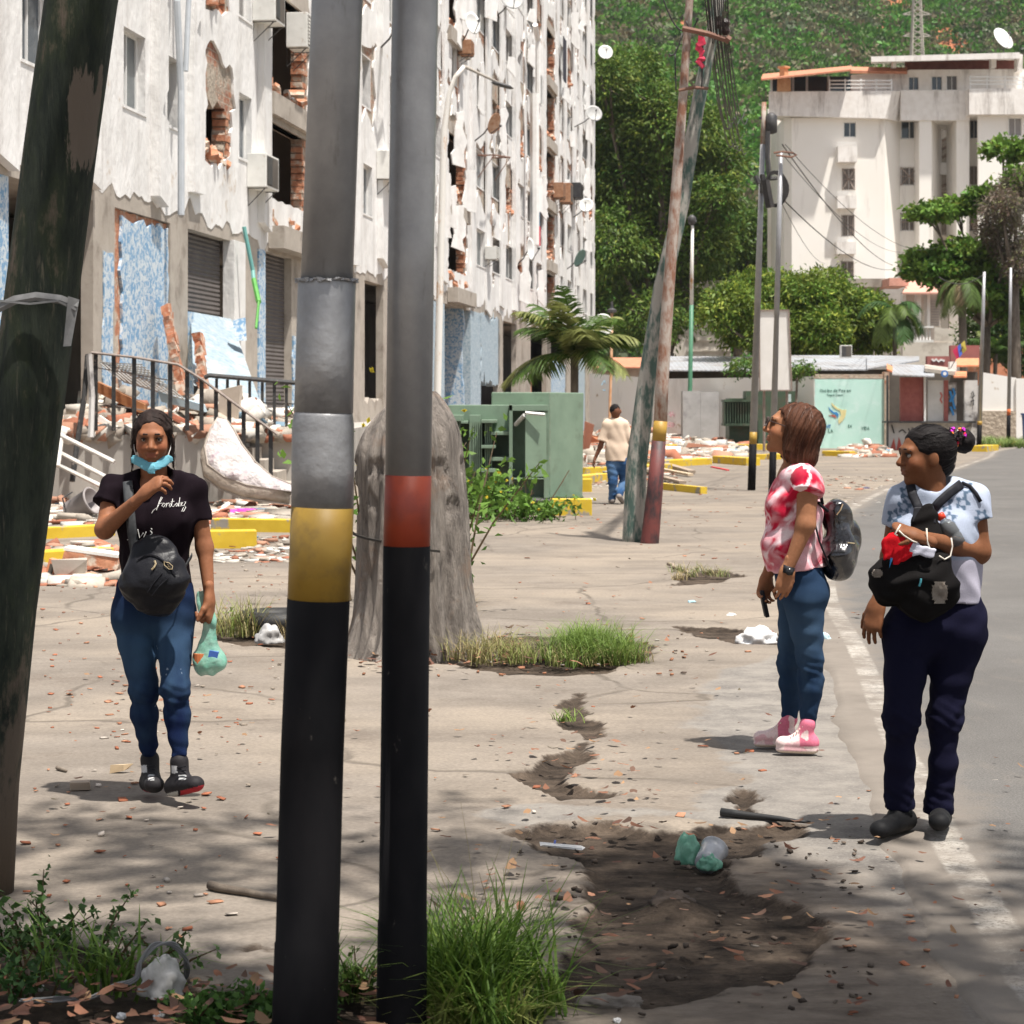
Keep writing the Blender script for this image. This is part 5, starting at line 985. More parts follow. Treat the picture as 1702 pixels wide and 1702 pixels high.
BLKM = mat('chipped_black_paint', (.022, .022, .024), (.05, .048, .045), 18, .6, .2, c3=(.25, .2, .17), s3=9, t3=(.62, .66))
rl = empty('railing', P(300, 700, 33.2), 'black steel railing with broad bars sloping down beside the steps, behind the left woman', 'railing'); rl.location.z = 1.1; m = MB()
TR = [(152, 586), (225, 594), (296, 606), (335, 630), (400, 678), (461, 722)]; m.tube([P(a, b, 33.3) for a, b in TR], .04, 6, flat=.6); m.tube([P(153, 610, 33.35), P(293, 634, 33.35)], .012, 4); m.tube([P(153, 668, 33.35), P(290, 690, 33.35)], .012, 4)
m.build('top_rail', mat('worn_rail', (.16, .13, .115), (.28, .23, .2), 12, .7), rl)
def rly(x):
    for (a, b), (c_, d) in zip(TR, TR[1:]):
        if a <= x <= c_: return b + (d - b) * (x - a) / (c_ - a)
for x in (159, 189, 223, 254, 283, 311, 335, 359, 381, 405, 428, 450):
    m = MB(); yb = 716 if x < 340 else min(795, 722 + (x - 340) * .78); m.hexa([P(x - 3.6, yb, 33.32), P(x + 3.6, yb, 33.32), P(x + 3.6, yb, 33.38), P(x - 3.6, yb, 33.38), P(x - 3.6, rly(x), 33.32), P(x + 3.6, rly(x), 33.32), P(x + 3.6, rly(x), 33.38), P(x - 3.6, rly(x), 33.38)]); m.build('baluster', BLKM, rl)
rl = empty('railing', P(420, 700, 35.6), 'second dark steel railing, level, behind the sloping one', 'railing'); rl.location.z = 1.1; m = MB(); m.tube([P(340, 628, 35.2), P(348, 624, 35.2), P(430, 631, 35.2), P(500, 637, 35.2), P(560, 642, 35.2)], .045, 6); m.tube([P(348, 665, 35.25), P(500, 672, 35.25)], .012, 4); m.build('top_rail', BLKM, rl)
for x in (360, 378, 396, 415, 436, 456, 476, 495, 515, 535): m = MB(); m.hexa([P(x - 2.6, 735, 35.2), P(x + 2.6, 735, 35.2), P(x + 2.6, 735, 35.24), P(x - 2.6, 735, 35.24), P(x - 2.6, 628 + (x - 348) * .085, 35.2), P(x + 2.6, 628 + (x - 348) * .085, 35.2), P(x + 2.6, 628 + (x - 348) * .085, 35.24), P(x - 2.6, 628 + (x - 348) * .085, 35.24)]); m.build('baluster', BLKM, rl)
m = MB(); m.tube([P(146, 590, 33.2), P(140, 660, 33), P(128, 740, 32.8), P(120, 800, 32.6)], .045, 6); tag(m.build('bent_post', BLKM), 'bent black post leaning at the left end of the sloping railing', 'post'); m = MB(); m.tube([P(148, 588, 33.0), P(153, 660, 33), P(151, 727, 32.9)], .05, 6); tag(m.build('white_post', mat('peeling_white', (.5, .47, .43))), 'peeling white post beside the bent black post', 'post')

def chunks(n, fn, sizes, cols, seed, jit=.25, flat=1.0):
    r = np.random.RandomState(seed); base = np.array([[-1, -1, -1], [1, -1, -1], [1, 1, -1], [-1, 1, -1], [-1, -1, 1], [1, -1, 1], [1, 1, 1], [-1, 1, 1]]) * .5
    c0 = np.array([fn(r) for _ in range(n)]); s = np.exp(r.uniform(np.log(sizes[0]), np.log(sizes[1]), n)); dim = s[:, None] * np.stack([r.uniform(.6, 1.5, n), r.uniform(.5, 1.1, n), r.uniform(.15, .55, n) * flat], 1)
    V = base[None] * (1 + r.uniform(-jit, jit, (n, 8, 3))) * dim[:, None, :]; az = r.uniform(0, 6.3, n); tx = r.normal(size=n) * .45 * flat; ca, sa = np.cos(az), np.sin(az); ct, st_ = np.cos(tx), np.sin(tx)
    Rm = np.zeros((n, 3, 3)); Rm[:, 0, 0] = ca; Rm[:, 0, 1] = -sa * ct; Rm[:, 0, 2] = sa * st_; Rm[:, 1, 0] = sa; Rm[:, 1, 1] = ca * ct; Rm[:, 1, 2] = -ca * st_; Rm[:, 2, 1] = st_; Rm[:, 2, 2] = ct
    V = np.einsum('nij,nkj->nki', Rm, V) + c0[:, None, :]; Fq = np.array([(3, 2, 1, 0), (4, 5, 6, 7), (0, 1, 5, 4), (1, 2, 6, 5), (2, 3, 7, 6), (3, 0, 4, 7)])[None] + (np.arange(n) * 8)[:, None, None]
    ci = r.choice(len(cols), n, p=np.array([q[1] for q in cols]) / sum(q[1] for q in cols)); C = np.array([q[0] for q in cols])[ci] * r.uniform(.75, 1.2, (n, 1)); return V.reshape(-1, 3), Fq.reshape(-1, 4), np.repeat(C, 8, 0)
RUBC = [((.35, .14, .085), 2.2), ((.43, .23, .155), 1.6), ((.60, .56, .50), 3), ((.42, .37, .31), 4), ((.66, .64, .60), 1.6), ((.30, .26, .22), 2), ((.2, .3, .38), .25)]
RUB = colmat('rubble', .95, .4, 30)
def heap(px0, px1, y0, y1, h, base=0.0):
    def f(r):
        x, y = r.uniform(px0, px1), r.uniform(y0, y1); p = G(x, y); e = 1 - abs((x - px0) / (px1 - px0) - .5) * 1.6; hh = h * max(0, min(1, e * 1.6)) * r.uniform(0, 1) ** .8 * (y1 - y) / (y1 - y0); return (p.x, p.y, base + hh)
    return f
def wheap(x0, x1, ya, yb, h, base=0.0, px=None):
    def f(r):
        x, y = r.uniform(x0, x1), r.uniform(ya, yb); return (x, y, base + h * (y - ya) / (yb - ya) * r.uniform(.1, 1) * (.5 + .5 * math.sin(x * 1.7 + y * .9) ** 2))
    return f
parts = [chunks(1500, wheap(-7.6, -4.2, 33.6, 35.6, .75, 1.12), (.07, .5), RUBC, 1), chunks(500, wheap(-4.3, -3.3, 35, 36.6, .5, 1.1), (.07, .4), RUBC, 2), chunks(700, heap(70, 480, 828, 876, .12), (.05, .38), RUBC, 3, flat=.6), chunks(300, heap(60, 175, 700, 850, .7, .0), (.08, .5), RUBC, 4),
         chunks(260, heap(60, 190, 915, 975, .12), (.05, .28), RUBC[:4], 5, flat=.8), chunks(150, heap(345, 480, 895, 935, .05), (.04, .16), RUBC, 6, flat=.6)]
tag(link('rubble', npmesh('rubble', *merge_np(parts)), RUB), 'heap of broken brick, plaster and planks below and on the podium', 'rubble', kind='stuff')
parts = [chunks(1300, heap(985, 1110, 726, 770, 1.0), (.1, .8), RUBC, 11), chunks(900, heap(1060, 1240, 738, 768, .4), (.08, .5), RUBC, 12), chunks(300, heap(1400, 1480, 748, 760, .2), (.08, .4), RUBC, 13), chunks(1400, wheap(-2.2, 1.5, 55, 95, 1.2), (.12, .7), RUBC, 14), chunks(260, heap(975, 1130, 770, 812, .1), (.04, .2), RUBC, 15, flat=.5), chunks(500, heap(600, 760, 700, 740, .8), (.1, .6), RUBC, 16), chunks(120, heap(1300, 1480, 790, 850, .02), (.03, .14), RUBC, 19, flat=.4)]
tag(link('rubble', npmesh('rubble', *merge_np(parts)), RUB), 'far rubble spread along the wall and building foot beyond the transformer', 'rubble', kind='stuff')
# odds and ends in the heap
def plank(pts_px, Y0, Y1, th, label, m_, name='plank', cat='plank', dz=0):
    a, b, c_, d = [P(x, y, Y) for (x, y), Y in zip(pts_px, (Y0, Y1, Y1, Y0))]; u = Vector((0, th, 0)); m = MB(); m.hexa([a, b, b + u, a + u, d, c_, c_ + u, d + u]); return tag(m.build(name, m_, bevel=.004), label, cat)
WOOD = mat('brown_board_wood', (.36, .15, .06), (.48, .22, .1), 8, .7, vs_=(.3, 1, 2)); WOOD2 = mat('grey_wood', (.26, .2, .15), (.4, .32, .25), 10, .9, vs_=(.3, 1, 2))
plank([(160, 652), (240, 690), (240, 672), (160, 634)], 34.6, 34.2, .3, 'orange brown drawer board lying slanted behind the sloping railing', WOOD); plank([(268, 668), (340, 685), (335, 672), (262, 650)], 34.4, 34.3, .4, 'pale blue sheet metal piece behind the sloping railing', mat('pale_blue_sheet', (.3, .4, .46), (.42, .5, .54), 3), 'metal_sheet', 'metal sheet')
plank([(160, 700), (215, 736), (222, 728), (165, 690)], 34, 33.8, .1, 'white slab among the rubble on the podium edge', mat('white_slab', (.66, .64, .6)), 'slab', 'slab'); plank([(272, 690), (326, 718), (330, 708), (280, 684)], 34, 33.8, .1, 'red brown board among the rubble, right of the left woman', mat('red_board', (.35, .12, .07)))
plank([(362, 680), (392, 735), (400, 640), (366, 648)], 34.4, 34.2, .25, 'torn beige cushion caught in the railings', mat('beige_foam', (.5, .42, .34), (.6, .52, .44), 5), 'cushion', 'cushion')
m = MB(); MB_ = [(165, 602), (235, 606), (292, 632), (310, 665), (215, 662), (175, 630)]
for i in range(13):
    t = i / 12; m.tube([P(165 + 70 * t, 602 + 6 * t, 34.6), P(200 + 105 * t, 632 + 30 * t, 34.2)], .012, 3); m.tube([P(165 + 40 * t, 602 + 32 * t, 34.6), P(237 + 70 * t, 606 + 58 * t, 34.3)], .012, 3)
tag(m.build('bed_spring_base', mat('worn_steel', (.3, .27, .24))), 'rusty wire bed base lying over the rubble behind the railing', 'bed base')
bf = empty('old_bed', P(150, 790, 32.4), 'white tubular bed frame tilted in the rubble at far left', 'bed frame'); bf.location.z = .3; m = MB()
for a, b in (((90, 718), (190, 768)), ((85, 745), (180, 795)), ((88, 768), (168, 808)), ((103, 722), (96, 775))): m.tube([P(*a, 32.6), P(*b, 32.2)], .035, 6)
m.build('tube_frame', mat('dirty_white_paint', (.55, .52, .48), (.68, .66, .62), 6), bf)
bu = empty('bucket', P(134, 858, 29.8), 'grey plastic bucket lying tilted in the rubble left of the left woman', 'bucket'); bu.location.z = .1; rt = Matrix.Rotation(R(65), 3, 'Y') @ Matrix.Rotation(R(20), 3, 'X'); m = MB(); m.lathe([(.15, -.2), (.15, -.19), (.19, .2), (.205, .2), (.205, .23), (.18, .23), (.14, -.17)], P(134, 842, 29.8), 20, rt); m.build('pail', mat('grey_plastic', (.2, .18, .18), (.3, .27, .26), 5, .5), bu, True)
m = MB(); m.tube([P(120, 818, 29.7), P(104, 828, 29.5), P(112, 862, 29.6), P(126, 868, 29.8)], .012, 4); m.build('handle', STEEL, bu)
# mattress: soft slab draped from the railing to the ground
T = [(362, 694), (376, 697), (388, 712), (402, 738), (425, 768), (452, 792), (487, 806), (487, 817), (450, 812), (410, 806), (372, 792), (345, 772), (340, 742), (350, 712)]
def mY(b): return 33.1 - (b - 694) / 120 * 1.0
n_ = len(T); co = [Vector(p) for p in T]; grid_ = [Vector((x + (y % 2) * 3, y)) for x in range(340, 490, 6) for y in range(694, 820, 6)]; gp = np.array([[g.x, g.y] for g in grid_]); ins = sdpoly(gp, T) > 3
co += [g for g, q in zip(grid_, ins) if q]; res = delaunay_2d_cdt(co, [(i, (i + 1) % n_) for i in range(n_)], [], 1, 1e-5); vv = res[0]; sdv = np.clip(sdpoly(np.array([[v_[0], v_[1]] for v_ in vv]), T), 0, 8)
m = MB(); top = [P(v_[0], v_[1], mY(v_[1])) + Vector((0, -.01 * s_ - .025 * math.sin(v_[0] * .16 + v_[1] * .05) * min(1, s_ / 4) - .02 * math.sin(v_[1] * .21), 0)) for v_, s_ in zip(vv, sdv)]; cen = np.array([[sum(vv[i][0] for i in t) / 3, sum(vv[i][1] for i in t) / 3] for t in res[2]]); okk = pip(cen, T); m.add(top, [tuple(t) for t, q in zip(res[2], okk) if q]); ring = [P(a, b, mY(b)) for a, b in T]; mt = empty('mattress', P(410, 838, 32.1), 'stained white mattress slumped against the sloping railing', 'mattress'); mt.location.z = 0
m.build('quilted_top', mat('mattress_quilt', (.42, .38, .37), (.55, .51, .50), 14, .95, .8, c3=(.40, .29, .32), s3=4, t3=(.55, .66), bdist=.05), mt, True)
m = MB(); dn = []
for i, p in enumerate(ring): dn.append(p + Vector((-.06, .04, -.2)))
N_ = len(ring); bulge = [(a + b) / 2 + Vector((-.035, -.03, -.01)) for a, b in zip(ring, dn)]; m.add(ring + bulge + dn, [(i, (i + 1) % N_, N_ + (i + 1) % N_, N_ + i) for i in range(N_)] + [(N_ + i, N_ + (i + 1) % N_, 2 * N_ + (i + 1) % N_, 2 * N_ + i) for i in range(N_)] + [tuple(range(2 * N_, 3 * N_))]); m.build('side_border', mat('mattress_border', (.36, .30, .24), (.48, .42, .35), 6, .95, .8, c3=(.22, .18, .14), s3=3, bdist=.04), mt, True)
m = MB(); m.tube(ring + [ring[0]], .014, 6); m.build('piping', mat('mattress_piping', (.3, .26, .22)), mt, True); m = MB(); m.tube([p + Vector((-.06, .035, -.2)) for p in ring[6:14]], .014, 6); m.build('piping', mat('mattress_piping', (.3, .26, .22)), mt, True)
m = MB()
for j in range(9): m.box(G(382 + j * 5, 853 + (j % 3)) + Vector((0, 0, .05)), (.12, .14, .05), Matrix.Rotation(j, 3, 'Z'), .3)
m = m.build('pink_cloth', mat('magenta_cloth', (.7, .05, .4), (.8, .12, .5), 6), smooth=False); tag(m, 'crumpled magenta cloth on the rubble right of the left woman', 'cloth')
# near broken bricks left
hb = empty('hollow_brick', G(97, 962), 'orange hollow brick half hidden by the dark wooden pole', 'brick'); m = MB(); m.box(G(98, 962) + Vector((0, 0, .09)), (.2, .14, .16), Matrix.Rotation(R(15), 3, 'Y')); m.build('clay_body', mat('orange_tile', (.52, .18, .08)), hb); m = MB()
for i in range(3): m.box(G(98, 962) + Vector((-.06 + i * .06, -.072, .09)), (.042, .01, .11), Matrix.Rotation(R(15), 3, 'Y'))
m.build('cell', DARKIN, hb)
m = MB(); m.box(G(157, 958) + Vector((0, 0, .16)), (.5, .3, .12), Matrix.Rotation(R(8), 3, 'Y'), .08); m.mi = 1; m.box(G(157, 958) + Vector((0, 0, .235)), (.52, .31, .03), Matrix.Rotation(R(8), 3, 'Y')); m.mi = 2; m.box(G(120, 962) + Vector((0, 0, .08)), (.3, .25, .17), None, .15); tag(m.build('brick_slab', [BRK, mat('white_slab', (.66, .64, .6)), CONC]), 'broken piece of brick wall with white facing, left of the left woman', 'debris')
# planks near the leaning poles
for a, b, w_, lb, mm_ in (((1080, 770), (1150, 788), .12, 'dark beam in the pile beyond the leaning poles', WOOD2), ((1090, 785), (1148, 793), .09, 'pale plank with green tip beyond the leaning poles', mat('pale_wood', (.5, .38, .25), (.6, .48, .34), 7)), ((1085, 797), (1135, 806), .1, 'dark broken plank nearest in that pile', WOOD2), ((1075, 790), (1100, 770), .1, 'short dark plank standing askew in that pile', WOOD2), ((1183, 783), (1210, 785), .05, 'red plastic strip on the ground left of the banded poles', mat('red_plastic', (.5, .03, .04)))):
    m = MB(); m.tube([G(*a) + Vector((0, 0, .1)), G(*b) + Vector((0, 0, .05))], w_, 4, flat=.4); tag(m.build('plank', mm_), lb, 'plank')
cr = empty('crate', G(1113, 756), 'yellow plastic crate on the rubble right of the leaning poles', 'crate'); m = MB(); cz = G(1113, 758); YC = cz.y
for j in range(5): FB(m, 1099, 1126, 739 + j * 4.2, 741 + j * 4.2, YC, .7)
for x in (1099, 1106, 1112, 1118, 1124): FB(m, x, x + 2, 739, 758, YC - .02, .72)
m.build('slatted_body', mat('yellow_plastic', (.62, .4, .02), (.7, .48, .04), 5, .5), cr)
for (a, b, c_, d), cc, lb in (((968, 980, 700, 748), (.5, .2, .12), 'reddish warped board leaning in the far rubble left of the man'), ((974, 1000, 722, 738), (.45, .2, .1), 'orange board lying in the far rubble left of the man'), ((1140, 1190, 736, 744), (.35, .16, .1), 'brown sheet lying at the foot of the grey cabinet')): plank([(a, d), (b, d - 3), (b + 8, c_ + 6), (a + 4, c_)], 62, 60, .1, lb, mat('board%d' % a, cc))

# ================================================================ POLES
def tpole(root, name, pts, Y, m_, n=28, cap=True, flat=1.0, dY=0):
    """pts: (px, py, width px)"""
    m = MB(); m.tube([P(a, b, Y) for a, b, c_ in pts], [c_ / 2 / F * Y for a, b, c_ in pts], n, cap=cap); return m.build(name, m_, root, True)
k = NT('aluminium_paint'); v = k.pos(obj=False); c = k.mix(k.ramp(k.noise(9, 6, v, .65), .3, .7), (.27, .27, .275), (.36, .36, .365)); c = k.mix(k.ramp(k.noise(28, 6, k.pos((1, 1, .2), obj=False), .7), .6, .75, (0, 0, 0), (.6, .6, .6)), c, (.14, .13, .125)); k.color(c)
k.b.inputs['Metallic'].default_value = .35; k.b.inputs['Roughness'].default_value = .42; k.bump(k.noise(55, 5, v, .6), .35, .003); ALU = k.m
k = NT('aluminium_paint_lumpy'); v = k.pos(obj=False); c = k.mix(k.ramp(k.noise(14, 6, v, .65), .3, .7), (.27, .27, .275), (.37, .37, .375)); k.color(c); k.b.inputs['Metallic'].default_value = .35; k.b.inputs['Roughness'].default_value = .45; k.bump(k.noise(34, 4, v, .5), .5, .006); ALUL = k.m
BKP = mat('pole_black_paint', (.006, .006, .007), (.012, .011, .012), 10, .7, .25, c3=(.085, .075, .065), s3=30, t3=(.66, .72), spec=.1, bdist=.004, vs_=(1, 1, .5))
OCH = mat('pole_ochre_paint', (.34, .20, .03), (.40, .25, .045), 12, .5, .3, c3=(.24, .15, .04), s3=5, bdist=.003); RDP = mat('pole_red_paint', (.36, .055, .025), (.43, .075, .035), 10, .5, .2, c3=(.28, .05, .03), s3=5, bdist=.003)
YP = 5.4; p1 = empty('banded_pole', (P(506, 1700, YP).x, YP, 0), 'thick silver steel pole with ochre band and black base, left of the two in front', 'pole')
tpole(p1, 'upper_tube', [(587, -900, 84), (560.5, 0, 85), (543, 472, 87)], YP, ALU)
o = tpole(p1, 'sleeve', [(543.5, 466, 93), (543.3, 469, 96), (540, 600, 97), (538, 686, 98)], YP, ALUL); tpole(p1, 'lower_tube', [(538, 684, 96), (537.5, 692, 99), (537, 706, 103), (536.5, 780, 104), (536, 844, 104)], YP, ALUL)
tpole(p1, 'ochre_band', [(536, 843, 104.3), (533, 920, 104), (529.5, 997, 103.5)], YP, OCH); tpole(p1, 'black_base', [(529.5, 996, 104), (519, 1250, 104.5), (510.5, 1566, 105), (510.4, 1568, 108), (506, 1700, 108), (505, 1745, 108)], YP, BKP)
m = MB(); rr = random.Random(2)
for i in range(40): q = i / 40 * 6.28; c_ = P(543.3, 467, YP); m.box(c_ + Vector((math.cos(q) * .0745, math.sin(q) * .0745, rr.uniform(-.002, .002))), (.012, .012, rr.uniform(.004, .009)), None, .3)
m.build('weld_bead', ALU, p1)
YQ = 5.5; p2 = empty('banded_pole', (P(667, 1700, YQ).x, YQ, 0), 'slimmer silver steel pole with red band and black base, right of the two in front', 'pole')
tpole(p2, 'tube', [(706, -900, 75), (690, 0, 76.5), (683.5, 400, 77), (678.5, 791, 77)], YQ, ALU); tpole(p2, 'red_band', [(678.5, 790, 77.4), (676, 908, 78)], YQ, RDP); tpole(p2, 'black_base', [(676, 907, 78.4), (669.3, 1528, 80), (669.2, 1530, 83), (667, 1700, 84), (666.6, 1725, 84)], YQ, BKP)
# dark wooden pole
k = NT('old_green_black_wood'); v = k.pos((1, 1, .18), obj=False); v2 = k.pos(obj=False); n1 = k.noise(22, 8, v, .72); n0 = k.noise(5, 7, k.pos((1, 1, .4), obj=False), .7)
c = k.mix(k.ramp(n1, .38, .62), (.006, .011, .008), (.028, .036, .024)); c = k.mix(k.ramp(n0, .50, .62), c, (.022, .032, .014)); c = k.mix(k.ramp(k.noise(70, 4, k.pos((1, 1, .1), obj=False), .7), .6, .72, (0, 0, 0), (.6, .6, .6)), c, (.12, .105, .075)); 
sx = k.n('ShaderNodeSeparateXYZ'); k.l(v2, sx.inputs[0]); low_ = k.ramp(sx.outputs['Z'], .3, 1.5, (1, 1, 1), (0, 0, 0)); wm = k.math('ADD', k.math('MULTIPLY', low_, .2), n0); c = k.mix(k.ramp(wm, .58, .66), c, (.105, .082, .062)); 
vm = k.n('ShaderNodeVectorMath', operation='SUBTRACT'); k.l(v2, vm.inputs[0]); pc_ = P(133, 195, 7.0); vm.inputs[1].default_value = (pc_.x, 7.0, pc_.z); sp = k.n('ShaderNodeSeparateXYZ'); k.l(vm.outputs[0], sp.inputs[0])
sk = k.math('ADD', sp.outputs['X'], k.math('MULTIPLY', sp.outputs['Z'], -.10)); ex_ = k.math('MULTIPLY', sk, 20.0); ez_ = k.math('MULTIPLY', sp.outputs['Z'], 5.2); dd_ = k.math('ADD', k.math('MULTIPLY', ex_, ex_), k.math('MULTIPLY', ez_, ez_)); pm_ = k.math('ADD', dd_, k.math('MULTIPLY', k.math('SUBTRACT', k.noise(13, 7, v, .72), .5), 6.5)); c = k.mix(k.ramp(pm_, .75, .95, (1, 1, 1), (0, 0, 0)), c, (.15, .12, .095))
k.color(c); k.b.inputs['Roughness'].default_value = .75; k.b.inputs['Specular IOR Level'].default_value = .3; k.bump(n1, .8, .012); WPM = k.m
YR = 7.1; p3 = empty('wooden_pole', (P(-30, 1480, YR).x, YR, 0), 'leaning dark green wooden pole at the left edge', 'pole'); tpole(p3, 'timber', [(262, -700, 114), (135, 0, 120), (100, 250, 120), (68, 500, 121), (34, 760, 120), (0, 1010, 120), (-28, 1300, 118), (-38, 1500, 118)], YR, WPM)
m = MB(); m.tube([P(-4, 512, 6.96), P(25, 498, 6.95), P(60, 492, 6.94), P(100, 497, 6.945), P(128, 508, 6.98)], .009, 5, flat=1.8); m.tube([P(0, 500, 6.95), P(50, 505, 6.94), P(95, 500, 6.93), P(126, 515, 6.97)], .005, 4); m.hexa([P(105, 576, 6.95), P(118, 575, 6.97), P(118, 575, 6.975), P(105, 576, 6.955), P(113, 492, 6.94), P(132, 498, 6.98), P(132, 498, 6.985), P(113, 492, 6.945)])
m.build('plastic_strap', mat('grey_strap', (.17, .17, .17), (.26, .26, .26), 30, .5), p3)
# leaning pair with cables
YL = 24.9; g1 = empty('leaning_pole', G(1053, 900), 'leaning green and white peeling wooden pole, base beside the rusty pole', 'pole'); k = NT('peeling_green'); v = k.pos((1, 1, .3), obj=False); k.color(k.mix(k.ramp(k.noise(9, 8, v, .7), .44, .56), (.07, .12, .10), (.36, .34, .30))); k.b.inputs['Roughness'].default_value = .85; k.bump(k.noise(20, 6, v, .7), .6, .02)
tpole(g1, 'timber', [(1230, -180, 18), (1192, 13, 21), (1173, 108, 22), (1157, 189, 24), (1133, 338, 26), (1100, 479, 29), (1074, 647, 32), (1058, 770, 35), (1053, 890, 37), (1052, 912, 37)], YL, k.m, 16)
g2 = empty('leaning_pole', G(1080, 903), 'leaning rusty steel pole with yellow and maroon lower bands, beside the green one', 'pole'); k = NT('rusty_white'); v = k.pos((1, 1, .4), obj=False); k.color(k.mix(k.ramp(k.noise(10, 8, v, .72), .40, .58), (.24, .11, .065), (.42, .36, .31))); k.b.inputs['Roughness'].default_value = .8; RW = k.m; YL2 = 24.6
tpole(g2, 'tube', [(1160, -180, 12), (1146, 0, 13), (1136, 149, 15), (1122, 338, 18), (1110, 500, 20), (1100, 640, 22), (1098, 701, 22.5)], YL2, RW, 16); tpole(g2, 'ochre_band', [(1098, 700, 23), (1095, 734, 23.5)], YL2, OCH, 16)
k = NT('maroon_paint'); v = k.pos((1, 1, .5), obj=False); k.color(k.mix(k.ramp(k.noise(7, 6, v, .7), .4, .6), (.035, .02, .022), (.15, .035, .03))); k.b.inputs['Roughness'].default_value = .6; tpole(g2, 'dark_base', [(1095, 733, 24), (1088, 820, 27), (1080, 900, 31), (1079, 912, 31)], YL2, k.m, 16)
RUST = mat('rusty_iron', (.14, .07, .05)); m = MB(); m.tube([P(1134, 47, YL2 - .2), P(1176, 56, YL2 - .2), P(1206, 66, YL2 - .15)], .035, 6); m.tube([P(1128, 150, YL2 - .15), P(1152, 145, YL2 - .2), P(1176, 147, YL2)], .02, 5); m.tube([P(1206, 63, YL2 - .15), P(1213, 68, YL2 - .15)], .05, 6); ca_ = m.build('crossarm', RUST, g2)
m = MB(); m.lathe([(.03, -.1), (.06, -.05), (.04, 0), (.06, .05), (.03, .1)], P(1206, 45, YL2 - .1), 10); m.lathe([(.02, -.07), (.05, -.03), (.03, .02), (.04, .07)], P(1195, 38, YL2), 10); m.build('insulator', mat('dark_ceramic', (.05, .03, .03), (.1, .07, .06), 5, .3), ca_)
m = MB()
for i in range(6): m.box(P(1164 + [2, 0, -1, 1, 3, 0][i], 66 + i * 8, YL2 - .3), (.07 - .006 * i, .05, .085), Matrix.Rotation(i * 1.1, 3, 'Y'), .25)
tag(m.build('red_rag', mat('crimson_cloth', (.5, .03, .07), (.6, .05, .1), 8)), 'crimson rag tied to the crossarm of the rusty leaning pole', 'rag')
WIRE = mat('cable_black', (.02, .018, .018), (.045, .04, .038), 10, .6)
def wire(pts, r_, label, grp='cables', n=14, name='cable', sag=None, m_=WIRE):
    m = MB(); m.tube(pts, r_, 4); return tag(m.build(name, m_, smooth=True), label, 'cable', grp)
def sagl(A, B, s, n=16): return [A.lerp(B, i / n) - Vector((0, 0, s * 4 * (i / n) * (1 - i / n))) for i in range(n + 1)]
rr = random.Random(4)
for i in range(12): A = P(1163 + i * 4.2, -60 + rr.uniform(-20, 0), YL2 - .2); mid = P(1177 + i * 3.0, 52 + rr.uniform(-8, 8), YL2 - .2); B = P(1214 + i * 2.6, 190 + rr.uniform(-20, 70), YL2 + 14 + i); wire([A, A.lerp(mid, .5) + Vector((0, 0, .03)), mid] + sagl(mid, B, .5, 8)[1:], .011, 'thin black cable in the bundle passing over the rusty crossarm', 'cable bundle on the leaning poles')
for i, (a, b, c_, d) in enumerate(((1100, -10, 1136, 52), (1134, 55, 1112, 90), (1140, 35, 1160, 30), (1166, 145, 1168, 60), (1124, 150, 1122, 90))): wire(sagl(P(a, b, YL2 - .1), P(c_, d, YL2 - .1), .1, 8), .012, ['cable coming in from upper left to the crossarm', 'loose cable loop left of the rusty pole', 'short cable curl on top of the crossarm', 'cable hanging down from the red rag', 'thin loop tied round the rusty pole'][i])
for i, (a, b, c_, d, s) in enumerate(((1300, 240, 1484, 441, .4), (1302, 258, 1510, 418, .6), (1300, 330, 1492, 446, .5), (1305, 240, 1560, 410, .8), (1298, 335, 1372, 438, .3))): wire(sagl(P(a, b, 40), P(c_, d, 40 + 50), s), .012 if i in (0, 2) else .007, ['heavier upper cable from the banded pair down to the white block', 'middle thin cable crossing the white block', 'thick lower cable with splices crossing the white block', 'highest thin cable across the white block', 'shortest faint cable low on the white block'][i])
wire(sagl(P(1560, 460, 72), P(1636, 455, 72), .3), .02, 'cable running left from the far pole with ochre band')
# pair of banded poles further off
def bpole(top, base, Y, w0, w1, yb, yt, label, band=True, rust_top=None, bm=None):
    t = empty('banded_pole', P(base[0], base[1], Y), label, 'pole'); t.location.z = 0
    def at(y): f = (y - top[1]) / (base[1] - top[1]); return (top[0] + (base[0] - top[0]) * f, y, w0 + (w1 - w0) * f)
    s = rust_top or top[1]
    if rust_top: tpole(t, 'rusty_top', [at(top[1]), at(rust_top)], Y, RW, 12)
    tpole(t, 'tube', [at(s), at(s + (yb - s) * .55), (*at(s + (yb - s) * .55)[:2], at(s)[2] * 1.2), at(yb)], Y, mat('aluminium_lit', (.30, .30, .31), (.38, .38, .39), 6, .4, metal=.3), 12)
    if band: tpole(t, 'coloured_band', [at(yb), at(yt)], Y, bm or OCH, 12)
    else: yt = yb
    tpole(t, 'black_base', [at(yt), at(base[1])], Y, BKP, 12); return t
pa = bpole((1270, 170), (1249, 816), 39.3, 8, 13.5, 718, 738, 'far silver pole with yellow band, left of the pair before the billboard', rust_top=240); pb = bpole((1298, 252), (1283, 822), 38.5, 7, 12.5, 745, 745, 'far silver pole partly behind the head of the woman in pink', False)
